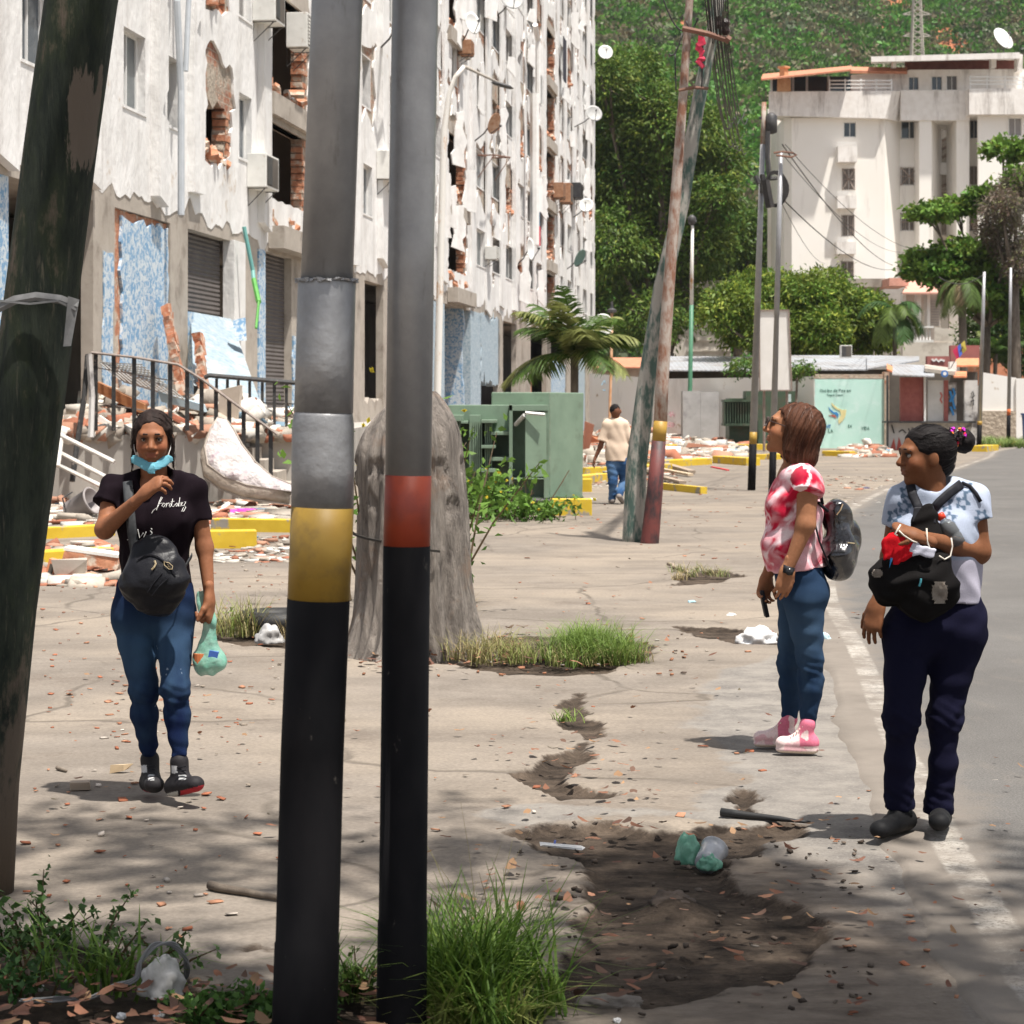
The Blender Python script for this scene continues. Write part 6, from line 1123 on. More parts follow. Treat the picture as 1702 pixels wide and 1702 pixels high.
m = MB(); m.lathe([(.04, -.2), (.11, -.17), (.11, .14), (.04, .2)], P(1282, 205, 39.3), 12); m.box(P(1273, 196, 39.3), (.25, .05, .05)); m.build('drum_fitting', STEEL, pa, True); m = MB(); m.tube([P(1276, 218, 39.2), P(1275, 260, 39.2), P(1279, 300, 39.2)], .05, 5); m.tube([P(1255, 300, 39.2), P(1292, 296, 39.2)], .035, 5); m.tube([P(1268, 320, 39.2), P(1268, 290, 39.2)], .06, 5); m.tube([P(1256, 292, 39.2), P(1262, 306, 39.2)], .05, 5); m.build('cable_clamp', STEEL, pa)
m = MB()
for j in range(7):
    q0 = rr.uniform(0, 6); m.tube([P(1286 + j * .7 + (16 + j * .8) * math.cos(q0 + q * .35), 314 + (26 + (j % 3) * 2) * math.sin(q0 + q * .35), 39.0 + .02 * j) for q in range(19)], .014, 4)
m.tube([P(1272, 300, 39), P(1276, 325, 39), P(1280, 345, 39)], .09, 6); tag(m.build('cable_coil', WIRE), 'coil of black cable hanging between the two far banded poles', 'cable coil')
m = MB(); m.tube([P(1286, 254, 38.4), P(1300, 252, 38.4), P(1318, 254, 38.4), P(1324, 257, 38.4), P(1316, 261, 38.4), P(1290, 258, 38.4)], .02, 5); m.build('bracket_arm', RUST, pb)
bpole((1636, 452), (1627, 749), 71.3, 5, 8.5, 700, 706, 'distant silver pole with yellow band beside the hair bun, at the bend'); bpole((1680, 445), (1676, 735), 82, 4.5, 7, 680, 690, 'distant silver pole with orange band near the right edge', bm=mat('orange_band', (.5, .12, .03)))
# lamp posts
lp = empty('lamp_post', G(728, 800), 'white curved arm lamp post with rust streaks, right of the red banded pole', 'street lamp'); YLm = 43.5; k = NT('white_rust_paint'); v = k.pos((1, 1, .3), obj=False); k.color(k.mix(k.ramp(k.noise(4, 7, v, .7), .56, .66), (.74, .71, .66), (.5, .26, .1))); k.b.inputs['Roughness'].default_value = .6; WR = k.m
tpole(lp, 'shaft', [(727, 802, 13), (727, 660, 12.5), (733, 400, 11.5), (738, 216, 11), (742, 190, 9), (747, 155, 8.5), (757, 128, 8), (772, 110, 7.5)], YLm, WR, 14); tpole(lp, 'arm', [(771, 110, 6), (800, 124, 4.5), (832, 139, 4)], YLm, mat('dull_metal', (.3, .27, .23), (.4, .36, .32), 6), 10)
m = MB(); rt = Matrix.Rotation(R(16), 3, 'Y'); m.lathe([(.01, -.04), (.09, -.03), (.12, 0), (.08, .04), (.01, .055)], (0, 0, 0), 16); m.v = [tuple(rt @ Vector((x * 2.1, y, z)) + P(835, 142, YLm)) for x, y, z in m.v]; m.build('lamp_head', STEEL, lp, True)
lp = empty('lamp_post', G(1150, 741), 'thin lamp post, green below and rusty white above, before the grey cabinet', 'street lamp'); GRP = mat('green_post_paint', (.05, .16, .09), (.08, .22, .13), 4, .5); tpole(lp, 'upper_shaft', [(1151, 375, 4.5), (1150, 440, 6), (1149.5, 508, 6.5)], 79, WR, 10); tpole(lp, 'lower_shaft', [(1149.5, 507, 7), (1147, 640, 7.5), (1144, 715, 8), (1144, 742, 11)], 79, GRP, 10); m = MB(); m.lathe([(.04, -.2), (.14, -.1), (.16, .1), (.05, .2)], P(1150, 366, 79), 10); m.tube([P(1151, 372, 79), P(1157, 366, 79)], .06, 5); m.build('lamp_head', STEEL, lp, True)
op = empty('pole', G(1012, 750), 'orange rusty slender pole behind the palm with a small white top', 'pole'); tpole(op, 'shaft', [(1017, 518, 5), (1016, 600, 5), (1013, 700, 5), (1012, 752, 5)], 70, mat('orange_rust', (.55, .25, .1), (.66, .45, .3), 3, .7), 8); m = MB(); m.lathe([(.02, -.1), (.16, -.06), (.16, .02), (.05, .08), (.03, .3)], P(1017, 516, 70), 8); m.build('cap', STEEL, op)
dish(1001, 543, 69.5, .85, R(-25), R(75), 'white', 'round white dish standing left of the orange rusty pole', wallpt=P(1014, 575, 70), group=None)

# ================================================================ TREES AND PLANTS
def pc(lst, Y, sy=1.0, zf=1.0, seed=1):
    r = random.Random(seed); out = []
    for q in lst: px, py, rx = q[:3]; rz = q[3] if len(q) > 3 else rx * .9; s = Y / F; c_ = P(px, py, Y + r.uniform(-2.2, 2.2) * sy); out.append((tuple(c_), (rx * s, rx * s * .95, rz * s * zf)))
    return out
tree('mango_tree', P(1110, 668, 137) - Vector((0, 0, 1.65)), pc([(1000, 140, 55), (1050, 130, 58), (1035, 210, 75), (1100, 215, 65), (1160, 225, 62), (1200, 270, 42), (1050, 310, 78), (1130, 330, 78), (1185, 330, 45), (1015, 410, 66), (1090, 430, 78), (1160, 410, 62), (1025, 510, 62), (1085, 535, 55), (1130, 500, 45), (1000, 300, 50), (1090, 175, 40)], 137, 1, 1.0), 62000, .40, (.10, .165, .028), 'very tall dense mango tree just right of the damaged block', seed=1, trunk_r=.5, droop=.55, aspect=.34, yellow=.09, tip=(.24, .29, .05), clump=1.0)
tree('mango_tree', P(1225, 668, 150) - Vector((0, 0, 1.65)), pc([(1215, 400, 48), (1240, 450, 52), (1190, 465, 42), (1255, 375, 34), (1270, 480, 40), (1180, 380, 35)], 150, 1), 18000, .42, (.08, .135, .026), 'darker lower tree between the tall mango and the two banded poles', seed=2, trunk_r=.35, droop=.45, clump=1.1)
tree('mango_tree', P(1330, 668, 96) - Vector((0, 0, 1.65)), pc([(1212, 505, 36), (1250, 488, 40), (1300, 500, 48), (1345, 492, 38), (1375, 478, 34), (1405, 515, 44), (1450, 520, 34), (1225, 550, 30), (1285, 550, 42), (1365, 550, 42), (1425, 560, 36), (1330, 580, 30), (1470, 560, 22), (1190, 530, 22)], 96, .8), 42000, .27, (.13, .20, .03), 'broad bright green tree rising behind the white wall and tin roof', seed=3, trunk_r=.3, droop=.45, yellow=.12, tip=(.36, .42, .07), clump=.62)
tree('almond_tree', P(1640, 668, 92) - Vector((0, 0, 1.65)), pc([(1545, 352, 34, 10), (1590, 345, 38, 12), (1560, 430, 58, 14), (1530, 448, 30, 12), (1610, 420, 50, 18), (1585, 455, 60, 18), (1640, 330, 38, 14), (1675, 250, 34, 18), (1700, 300, 30, 20), (1620, 490, 40, 20), (1665, 480, 40, 36), (1700, 500, 40, 40)], 92, .6), 17000, .30, (.12, .21, .035), 'tiered bright green almond tree before the right half of the white block', seed=4, trunk_r=.2, droop=.05, aspect=.55, clump=.5)
tree('withered_tree', P(1685, 668, 90) - Vector((0, 0, 1.65)), pc([(1665, 345, 34, 26), (1690, 320, 34, 30), (1680, 400, 40, 32), (1700, 440, 30, 30), (1650, 380, 22, 18)], 90, .5), 12000, .24, (.15, .12, .09), 'grey brown tangled withered tree at the right edge', seed=6, trunk_r=.25, aspect=.2, yellow=.15, tip=(.2, .22, .08), clump=.5)
tree('mango_tree', P(1690, 668, 99) - Vector((0, 0, 1.65)), pc([(1660, 560, 30, 40), (1700, 560, 40, 60), (1645, 520, 26, 30), (1690, 500, 30, 30), (1620, 560, 22, 26)], 99, .5), 9000, .28, (.045, .085, .018), 'dark bushy tree low at the right edge behind the garden wall', seed=7, trunk_r=.2, clump=.6)
tree('sapling', P(1325, 668, 73.5) - Vector((0, 0, 1.65)), pc([(1225, 616, 16, 10), (1240, 606, 20, 8), (1325, 618, 20, 10), (1340, 612, 14, 8), (1300, 610, 14, 8)], 73.5, .1), 1500, .16, (.09, .16, .03), 'thin leafed sapling on both sides of the blank billboard', seed=8, trunk_r=.05, clump=.3)
def palm(name, base, crown, Y, L, n, label, cols=((.05, .10, .02), (.16, .2, .05)), seed=0, tr=.09, droop=1.0, up=.5, dead=0):
    r = random.Random(seed); c0 = P(*crown, Y); t = empty(name, (c0.x, Y, 0), label, 'palm'); m = MB(); b0 = Vector((P(*base, Y).x, Y, -.1)); m.tube([b0, b0.lerp(c0, .5), c0], [tr * 1.3, tr, tr * 1.05], 10); m.build('trunk', BARK, t, True)
    for i in range(n):
        az = i * 2.4 + r.uniform(-.3, .3); el = up + r.uniform(-.55, .65); l_ = L * r.uniform(.75, 1.1); pts = []; d = Vector((math.cos(az) * math.cos(el), math.sin(az) * math.cos(el), math.sin(el))); p = c0.copy(); S = 12
        for j in range(S + 1): pts.append(p.copy()); p = p + d * l_ / S; d = (d + Vector((0, 0, -droop * .16))).normalized()
        V = []; Fs = []; C = []; cc = cols[0] if r.random() < .6 else cols[1]
        if i < dead: cc = (.2, .15, .08)
        for j in range(1, S * 4):
            f = j / (S * 4); q = pts[int(f * S)].lerp(pts[min(S, int(f * S) + 1)], f * S % 1); tn = (pts[min(S, int(f * S) + 1)] - pts[int(f * S)]).normalized(); sd_ = tn.cross(Vector((0, 0, 1))).normalized()
            ll = L * .36 * math.sin(math.pi * min(1, f * .85 + .12)) ** .6
            for s in (-1, 1):
                e = q + sd_ * s * ll * .75 + tn * ll * .6 + Vector((0, 0, -ll * .45 * r.uniform(.5, 1.4))); w_ = L * .010; mm_ = q.lerp(e, .5) + Vector((0, 0, ll * .08)); b = len(V); V += [q - tn * w_, q + tn * w_, mm_ + tn * w_ * 1.3, e, mm_ - tn * w_ * 1.3]; Fs.append((b, b + 1, b + 2, b + 4)); Fs.append((b + 4, b + 2, b + 3, b + 3)); k_ = r.uniform(.7, 1.35); C += [tuple(x * k_ for x in cc)] * 5
        fs = [f for f in Fs if len(set(f)) == 4]; tri = [f[:3] for f in Fs if len(set(f)) == 3]; me = bpy.data.meshes.new('frond'); m2 = MB(); m2.v = V; m2.tube(pts, [L * .014 * (1 - .8 * j / S) for j in range(S + 1)], 4); C += [cc] * (len(m2.v) - len(V)); me.from_pydata([tuple(v_) for v_ in m2.v], [], fs + tri + m2.f); a = me.color_attributes.new('Col', 'FLOAT_COLOR', 'POINT')
        a.data.foreach_set('color', np.array([(*c_, 1) for c_ in (C + [cc] * len(m2.v))[:len(m2.v)]], np.float32).ravel()); link('frond', me, LEAF, t)
palm('palm', (955, 668), (955, 592), 47, 1.75, 26, 'small palm with drooping fronds behind the big green transformer', seed=3, droop=.75, up=.75, cols=((.06, .11, .02), (.2, .22, .07)))
palm('palm', (1605, 668), (1598, 470), 88, 1.7, 18, 'palm with shaggy drooping fronds in front of the clay tiled porch', seed=5, droop=1.9, up=.25, tr=.16, dead=4, cols=((.08, .13, .03), (.18, .22, .08)))
palm('palm', (1485, 668), (1488, 520), 90, 1.9, 14, 'coconut palm at the right end of the broad green tree', seed=9, droop=1.5, up=.45, cols=((.05, .11, .03), (.12, .18, .04))); palm('yucca', (1650, 668), (1655, 588), 97, 1.6, 14, 'spiky dark palm above the white garden wall', seed=12, up=.6, droop=.6)
# off-view tree whose crown shades the foreground
tree('shade_tree', (5.6, 1.4, 0), [((c_[0], c_[1], c_[2]), (c_[3], c_[4], .8)) for c_ in ((-.8, 5.2, 6.3, 1.7, 1.9), (1.0, 5.1, 6.6, 1.7, 2.0), (2.9, 4.8, 6.2, 1.7, 1.9), (4.7, 4.7, 6.4, 1.7, 1.9), (3.4, 4.6, 5.8, 1.5, 1.6), (.2, 3.1, 6.9, 1.9, 1.6), (2.6, 2.9, 7.0, 2.0, 1.6), (4.4, 2.8, 6.6, 1.6, 1.5), (-1.4, 3.4, 6.6, 1.5, 1.5))], 8500, .27, (.05, .09, .02), 'tree standing beside the camera whose crown shades the foreground', seed=13, trunk_r=.22, clump=.5)

DRY = (.34, .27, .14); GR = (.12, .20, .04); GR2 = (.22, .30, .07)
def at(px, py): g = G(px, py); return g.x, g.y
g_ = [tuft(*at(985, 1092), .26, .45, 1700, .27, .006, GR, GR2, 1, .8), tuft(*at(1000, 1100), .3, .3, 260, .16, .006, DRY, GR2, 2, .8)]
veg('grass_tuft', g_, 'low green grass mound on the dirt patch at mid distance', 'grass', kind='stuff')
veg('grass_tuft', [tuft(*at(800, 1090), .26, .5, 420, .24, .005, DRY, (.24, .26, .08), 3, .7), tuft(*at(745, 1060), .2, .5, 300, .38, .005, DRY, DRY, 4, .5), tuft(*at(870, 1098), .25, .2, 260, .16, .005, GR2, DRY, 5)], 'dry straw coloured grass round the foot of the tree stump', 'grass', kind='stuff')
veg('grass_tuft', [tuft(*at(398, 1055), .14, .3, 260, .3, .006, DRY, GR2, 6, .4), tuft(*at(500, 1060), .2, .3, 200, .2, .006, DRY, DRY, 7, .4), stems_np((*at(390, 1050), 0), 6, .22, .05, .035, ((.1, .2, .04), (.2, .3, .06)), 5)], 'sparse dry grass and weed beside the old tyre', 'grass', kind='stuff')
veg('grass_tuft', [tuft(*at(1165, 955), .16, .3, 200, .14, .008, (.16, .2, .07), DRY, 8, 1.0), tuft(*at(1130, 962), .1, .2, 60, .1, .008, DRY, DRY, 9)], 'small withered weed on the pavement before the woman in pink', 'weed', kind='stuff'); veg('grass_tuft', [tuft(*at(937, 1196), .03, .03, 40, .09, .006, GR2, GR, 10, .8)], 'tiny grass sprig in the crack near the centre', 'grass', kind='stuff')
veg('grass_tuft', [tuft(*at(1660, 742), 1.4, 4, 1500, .45, .03, (.16, .24, .06), (.24, .3, .1), 11)], 'strip of green grass by the far bend of the road', 'grass', kind='stuff')
veg('grass_clump', [tuft(-.085, 5.75, .13, .2, 800, .33, .0085, (.07, .14, .02), (.17, .28, .045), 12, .6), tuft(-.18, 5.65, .06, .12, 220, .33, .009, (.14, .24, .04), (.26, .36, .07), 13, .6), tuft(-.06, 5.55, .12, .1, 240, .2, .009, (.2, .26, .06), (.3, .32, .1), 14, .9), tuft(-.1, 5.9, .25, .1, 40, .46, .0035, DRY, (.25, .24, .1), 15, .3)], 'lush green grass clump at the foot of the red banded pole', 'grass', kind='stuff')
veg('grass_clump', [tuft(-.44, 5.9, .04, .1, 90, .2, .008, (.07, .13, .03), (.14, .22, .05), 16, .7), stems_np((-.43, 5.85, 0), 12, .16, .07, .022, ((.05, .1, .02), (.12, .2, .04)), 17)], 'grass and small leaves between the two front steel poles', 'grass', kind='stuff')
veg('weed_bush', [stems_np((-1.42, 6.25, 0), 20, .30, .11, .030, ((.03, .07, .02), (.07, .14, .035)), 20, per=26), stems_np((-1.22, 6.05, 0), 13, .24, .12, .026, ((.05, .10, .03), (.11, .19, .06)), 21, per=22), stems_np((-1.42, 5.85, 0), 16, .2, .07, .03, ((.03, .08, .02), (.06, .13, .04)), 22, per=20)], 'dark leafy weeds crowding the foot of the leaning wooden pole', 'weed', kind='stuff')
veg('weed_bush', [tuft(-1.10, 5.95, .1, .08, 44, .24, .012, (.10, .18, .03), (.2, .32, .06), 24, .8), tuft(-1.3, 6.05, .16, .1, 36, .26, .012, (.09, .17, .03), (.18, .3, .05), 25, .7), tuft(-1.0, 6.0, .08, .05, 20, .12, .007, (.12, .2, .04), (.2, .3, .05), 26, 1.0)], 'long bladed grass shoots growing in front of the left weeds', 'grass', kind='stuff')
veg('ground_cover', [stems_np((-.83 + i * .055, 5.62 + (i % 2) * .08, 0), 12, .075, .04, .028, ((.035, .085, .02), (.09, .18, .04)), 30 + i, per=18, tilt=.8) for i in range(7)], 'low green ground cover left of the thick banded pole base', 'plants', kind='stuff')
# shrubs with yellow flowers
def shrub(px, py, h, sp, n, leaf, label, seed, Y=None, base=None, per=22, flowers=8):
    g = G(px, py) if Y is None else Vector((P(px, py, Y).x, Y, 0)); pr = stems_np((g.x, g.y, 0), n, h, sp, leaf, ((.05, .12, .02), (.13, .24, .04)), seed, per=per, tilt=.28, aspect=.42); t = empty('shrub', (g.x, g.y, 0), label, 'shrub', 'yellow flowered shrubs by the stump')
    link('foliage', npmesh('foliage', *pr), LEAF, t); r = np.random.RandomState(seed); C = np.array([g.x, g.y, 0]) + np.stack([r.normal(size=flowers) * sp * 1.4, r.normal(size=flowers) * sp - sp * .8, h * r.uniform(.4, 1.05, flowers)], 1)
    N = r.normal(size=(flowers, 3)); [link('flower', npmesh('flower', *leaves_np(np.repeat(C[i:i + 1], 4, 0), np.repeat(N[i:i + 1], 4, 0), leaf * .5, .6, np.repeat([[.6, .5, .05]], 4, 0), seed + i)), LEAF, t) for i in range(flowers)]
shrub(820, 862, .82, .24, 26, .13, 'tall leafy shrub left of the green transformer hatch', 41, per=24); shrub(765, 850, .5, .24, 16, .12, 'leafy shrub at the right side of the stump', 42); shrub(865, 866, .42, .36, 26, .11, 'lowest spreading shrub along the foot of the transformer', 43); shrub(910, 864, .36, .2, 12, .10, 'small shrub sprig by the yellow kerb block', 44, flowers=3)
shrub(612, 700, 2.05, .13, 12, .10, 'tall shrub with glossy leaves showing between the two steel poles', 45, Y=17.5, per=30); shrub(735, 700, 1.72, .1, 8, .09, 'shrub top peeking over the stump beside the red banded pole', 46, Y=16.5, per=26)
m = MB()
for i in range(40): x, y = rr.uniform(760, 905), rr.uniform(780, 862); g = G(x, 862) ; m.tube([Vector((g.x, g.y, rr.uniform(0, .1))), P(x + rr.uniform(-50, 50), y, g.y)], .008, 3)
tag(m.build('dry_twigs', mat('twig', (.2, .13, .08), (.3, .2, .13), 9)), 'tangle of dry twigs under the yellow flowered shrubs', 'twigs', kind='stuff')

# ---- tree stump
st0 = G(690, 1085); sx0 = (672 - CX) / F * st0.y; m = MB(); NS, NZ = 180, 70; V = []; Fq = []
for j in range(NZ):
    f = j / (NZ - 1); z = f * 1.76
    for i in range(NS):
        q = 2 * math.pi * i / NS; root = math.exp(-z / .28); lob = 1 + root * (.34 + .30 * math.cos(3 * q + .4) + .12 * math.cos(5 * q + 2)); rad = (.322 + .022 * math.sin(2 * q + 1) + .018 * math.sin(3 * q + z * 2)) * lob
        fl_ = .05 * mnoise.noise(Vector((math.cos(q) * 2.2, math.sin(q) * 2.2, z * .5))) + .045 * (-abs(mnoise.noise(Vector((math.cos(q) * 5, math.sin(q) * 5, z * .8)))) + .2) + .012 * mnoise.noise(Vector((math.cos(q) * 16, math.sin(q) * 16, z * 2))); rad += fl_
        if z > 1.36 + .1 * math.cos(q): rad *= max(.02, math.sqrt(max(0, 1 - ((z - 1.36 - .1 * math.cos(q)) / .41) ** 1.7))) 
        if .95 < z < 1.32: rad *= 1.0 - .06 * (mnoise.noise(Vector((q * 3, z * 6, 1))) > .1)
        V.append((sx0 + rad * math.cos(q) + .03 * math.sin(z * 2) + (.1 * root if math.cos(q) > .2 else 0), st0.y + rad * math.sin(q), z - .04))
for j in range(NZ - 1):
    for i in range(NS): Fq.append((j * NS + i, j * NS + (i + 1) % NS, (j + 1) * NS + (i + 1) % NS, (j + 1) * NS + i))
Fq.append(tuple(range((NZ - 1) * NS, NZ * NS))); m.add(V, Fq); k = NT('dead_wood'); v = k.pos((1, 1, .22), obj=False); n1 = k.noise(11, 9, v, .75, .6); c = k.mix(k.ramp(n1, .34, .64), (.09, .075, .065), (.40, .35, .305)); c = k.mix(k.ramp(k.noise(2.2, 6, k.pos(obj=False), .65), .55, .66), c, (.27, .19, .14)); c = k.mix(k.ramp(k.noise(26, 6, v, .7), .62, .7), c, (.05, .04, .035)); k.color(c); k.b.inputs['Roughness'].default_value = .95; k.bump(n1, 1, .07)
stp = empty('tree_stump', (sx0, st0.y, 0), 'big grey weathered tree stump behind the two front steel poles', 'stump'); m.build('dead_trunk', k.m, stp, True)
m = MB(); cutm = mat('chainsaw_cut', (.02, .017, .014)); 
for z_, q0, q1 in ((.80, 3.4, 4.3), (.72, 4.7, 5.35)): m.tube([(sx0 + .372 * math.cos(q) + .02, st0.y + .372 * math.sin(q), z_ - (q - q0) * .05) for q in np.linspace(q0, q1, 9)], .010, 4)
m.build('saw_cut', cutm, stp)

# ================================================================ NEAR GROUND CLUTTER
def scat(n, x0, x1, y0, y1, pw=1.0):
    def f(r): x = r.uniform(x0, x1); y = y0 + (y1 - y0) * r.uniform() ** pw; g = G(x, y); return (g.x, g.y, .006)
    return f
CH = [((.33, .12, .065), 5), ((.40, .20, .12), 3), ((.5, .44, .38), 1.2), ((.3, .25, .2), .8)]
parts = [chunks(300, scat(0, 70, 470, 930, 1240, 1.3), (.01, .036), CH, 31, flat=.5), chunks(75, scat(0, 40, 470, 1240, 1560), (.009, .034), CH, 32, flat=.6), chunks(70, scat(0, 720, 1300, 870, 1090), (.012, .04), CH, 33, flat=.4), chunks(30, scat(0, 715, 1350, 1100, 1400), (.01, .035), CH, 34, flat=.4), chunks(110, scat(0, 900, 1330, 790, 880), (.02, .07), CH, 35, flat=.3), chunks(200, scat(0, 850, 1450, 1370, 1690), (.006, .024), [((.06, .045, .035), 4), ((.12, .095, .075), 2), ((.22, .19, .16), .4)], 36), chunks(120, scat(0, 590, 1150, 1050, 1125), (.01, .03), [((.3, .14, .08), 3), ((.12, .09, .07), 3), ((.4, .36, .32), 1)], 37), chunks(60, scat(0, 1380, 1700, 1080, 1690), (.008, .025), CH, 38, flat=.5), chunks(160, scat(0, 1380, 1560, 775, 880), (.02, .08), [((.2, .16, .13), 3), ((.35, .3, .26), 2), ((.5, .48, .46), .6)], 39, flat=.4)]
tag(link('brick_chips', npmesh('brick_chips', *merge_np(parts)), RUB), 'small orange brick chips and pebbles strewn over the paving', 'debris', kind='stuff')
def litter(n, fn, size, cols, seed):
    r = np.random.RandomState(seed); C = np.array([fn(r) for _ in range(n)]); C[:, 2] = .012 + abs(r.normal(size=n)) * .012; V = []; Fs = []; Cc = []
    for i in range(n):
        s = size * r.uniform(.4, 1.3); a = r.uniform(0, 6.28); ca, sa = math.cos(a), math.sin(a); cu = r.uniform(-.35, .5); K = 9; ol = []; b = len(V)
        ol.append((0, 0, 0))
        for j in range(K): q = j / K * 6.28; rad = s * (.5 + .1 * math.sin(3 * q + a) + r.uniform(-.08, .08)); x, y = rad * math.cos(q) * 1.35, rad * math.sin(q) * .75; ol.append((x, y, cu * (x * x / s + abs(y) * .6) + r.uniform(-.05, .05) * s))
        tz = r.normal() * .2
        V += [(C[i, 0] + x * ca - y * sa, C[i, 1] + x * sa + y * ca, C[i, 2] + z + max(0, tz * x + .02)) for x, y, z in ol]; Fs += [(b, b + 1 + j, b + 1 + (j + 1) % K, b) for j in range(K)]; cc = np.array(cols[r.randint(len(cols))]) * r.uniform(.7, 1.25); Cc += [cc] * (K + 1)
    return np.array(V), np.array([f[:3] for f in Fs]), np.array(Cc)
LC = [(.22, .10, .06), (.26, .13, .08), (.17, .08, .055), (.3, .18, .1), (.12, .07, .05)]
parts = [litter(300, scat(0, -80, 720, 1635, 1790, 1.2), .042, LC, 51), litter(150, scat(0, 700, 1450, 1375, 1700), .038, LC, 52), litter(70, scat(0, 560, 900, 1060, 1115), .05, LC, 53), litter(130, scat(0, 80, 1300, 1120, 1420), .03, LC + [(.12, .1, .07)], 54), litter(90, scat(0, 590, 1100, 1050, 1120), .06, LC, 55), litter(60, scat(0, 800, 1500, 870, 1100), .04, LC, 56), litter(50, scat(0, 1350, 1700, 1250, 1690), .03, LC, 57), litter(40, scat(0, 870, 1100, 1230, 1400), .04, LC, 58)]
tag(link('fallen_leaves', npmesh('fallen_leaves', *merge_np(parts)), leafmat('dead_leaf', .8, .1)), 'brown fallen leaves on the dirt and paving', 'leaves', kind='stuff')
def crumple(name, c, s, m_, label, cat, seed=0, zs=.6, group=None):
    bm = bmesh.new(); bmesh.ops.create_icosphere(bm, subdivisions=4, radius=1)
    for v_ in bm.verts:
        n_ = v_.co.normalized(); d = 1 + .38 * mnoise.noise(n_ * 1.9 + Vector((seed, 0, 0))) + .2 * abs(mnoise.noise(n_ * 5 + Vector((0, seed, 0)))) - .12 * abs(mnoise.noise(n_ * 11)); v_.co = Vector((n_.x * s[0] * d, n_.y * s[1] * d, max(-.02, n_.z * d * s[2])))
    me = bpy.data.meshes.new(name); bm.to_mesh(me); bm.free(); o = link(name, me, m_, None, True); o.location = c; return tag(o, label, cat, group)
WPL = mat('white_plastic_film', (.62, .61, .6), (.75, .74, .73), 20, .45, .3, spec=.5); GPL = mat('green_plastic_film', (.10, .30, .20), (.20, .42, .30), 30, .35, .4, spec=.5)
crumple('plastic_sack', (P(268, 1640, 5.8).x, 5.78, .045), (.062, .05, .075), mat('woven_white_sack', (.42, .41, .38), (.58, .56, .53), 40, .8, .5, bdist=.004), 'dirty white woven sack in the grass, bottom left', 'sack', 3)
m = MB(); SP = [(35, 1712), (80, 1695), (110, 1682), (150, 1676), (190, 1640), (225, 1628), (235, 1600), (258, 1570), (285, 1568), (305, 1590), (311, 1612), (309, 1645)]; pts_ = [P(a, b, 5.72 + .018 * i) for i, (a, b) in enumerate(SP)]
for p in pts_: p.z = max(p.z, .02)
sm = resample([(0, 0), (1, 1)], 1, 0); fine = []
for i in range(len(pts_) - 1):
    for j in range(8): t = j / 8; p0, p1_, p2_, p3__ = pts_[max(i - 1, 0)], pts_[i], pts_[i + 1], pts_[min(i + 2, len(pts_) - 1)]; fine.append(.5 * ((2 * p1_) + (p2_ - p0) * t + (2 * p0 - 5 * p1_ + 4 * p2_ - p3__) * t * t + (3 * p1_ - p0 - 3 * p2_ + p3__) * t ** 3))
for s_ in range(4): m.tube([p + Vector((math.cos(i * .16 + s_ * .9) * .0065, 0, math.sin(i * .16 + s_ * .9) * .0065)) for i, p in enumerate(fine)], .0032, 5)
tag(m.build('twisted_strap', mat('grey_strap', (.17, .17, .17)), smooth=True), 'twisted grey plastic strap winding through the leaf litter, bottom left', 'strap')
def stick(a, b, r0, r1, label, seed=0, m_=None, name='stick', cat='stick'):
    A, B = G(*a) + Vector((0, 0, r0)), G(*b) + Vector((0, 0, r1)); r = random.Random(seed); m = MB(); pts = [A.lerp(B, t / 6) + Vector((r.uniform(-1, 1), r.uniform(-1, 1), r.uniform(0, .5))) * (B - A).length * .02 for t in range(7)]; m.tube(pts, [r0 + (r1 - r0) * t / 6 * r.uniform(.9, 1.1) for t in range(7)], 8); return tag(m.build(name, m_ or BARK, smooth=True), label, cat)
stick((346, 1480), (478, 1502), .016, .009, 'thick brown stick on the ground left of the thick banded pole'); stick((1200, 1358), (1347, 1371), .018, .006, 'strip of black rubber lying by the edge of the mud', 3, mat('black_rubber', (.012, .012, .012), (.03, .03, .03), 9, .6), 'rubber_strip', 'rubber strip')
stick((1110, 942), (1150, 956), .02, .012, 'short pale stick on the pavement before the woman in pink', 5, WOOD2); stick((95, 1280), (110, 1284), .01, .006, 'dark twig right of the wooden pole')
m = MB(); g = G(134, 1313); m.box(g + Vector((0, 0, .02)), (.082, .05, .036), Matrix.Rotation(R(8), 3, 'Z'), .05); tag(m.build('wood_block', WOOD2, bevel=.003), 'small block of wood left of the feet of the woman in black', 'wood block')
m = MB(); g = G(202, 1284); m.box(g + Vector((0, 0, .02)), (.075, .04, .03), Matrix.Rotation(R(-20), 3, 'Z'), .3); tag(m.build('brick_piece', mat('pale_brick', (.5, .38, .24))), 'pale wedge shaped brick piece left of the dark high top shoes', 'brick piece')
cn = empty('crushed_cup', G(1180, 1430), 'clear ribbed plastic cup lying on its side in the mud', 'cup'); cz_ = G(1180, 1432); rt = Matrix.Rotation(R(-62), 3, 'X') @ Matrix.Rotation(R(25), 3, 'Y'); m = MB(); m.lathe([(.040, -.05), (.044, -.02), (.042, -.015), (.046, .01), (.044, .015), (.049, .045), (.052, .047), (.052, .052), (.046, .05), (.040, .0), (.037, -.045)], Vector((cz_.x, cz_.y, .018)), 24, rt); m.build('cup_body', mat('clear_plastic', (.34, .35, .36), (.5, .5, .52), 30, .15, spec=.8), cn, True); m = MB(); m.lathe([(.005, .046), (.045, .046), (.045, .049), (.030, .049), (.028, .044), (.005, .044)], Vector((cz_.x, cz_.y, .018)), 24, rt); m.build('lid', mat('dark_lid', (.12, .12, .13)), cn)
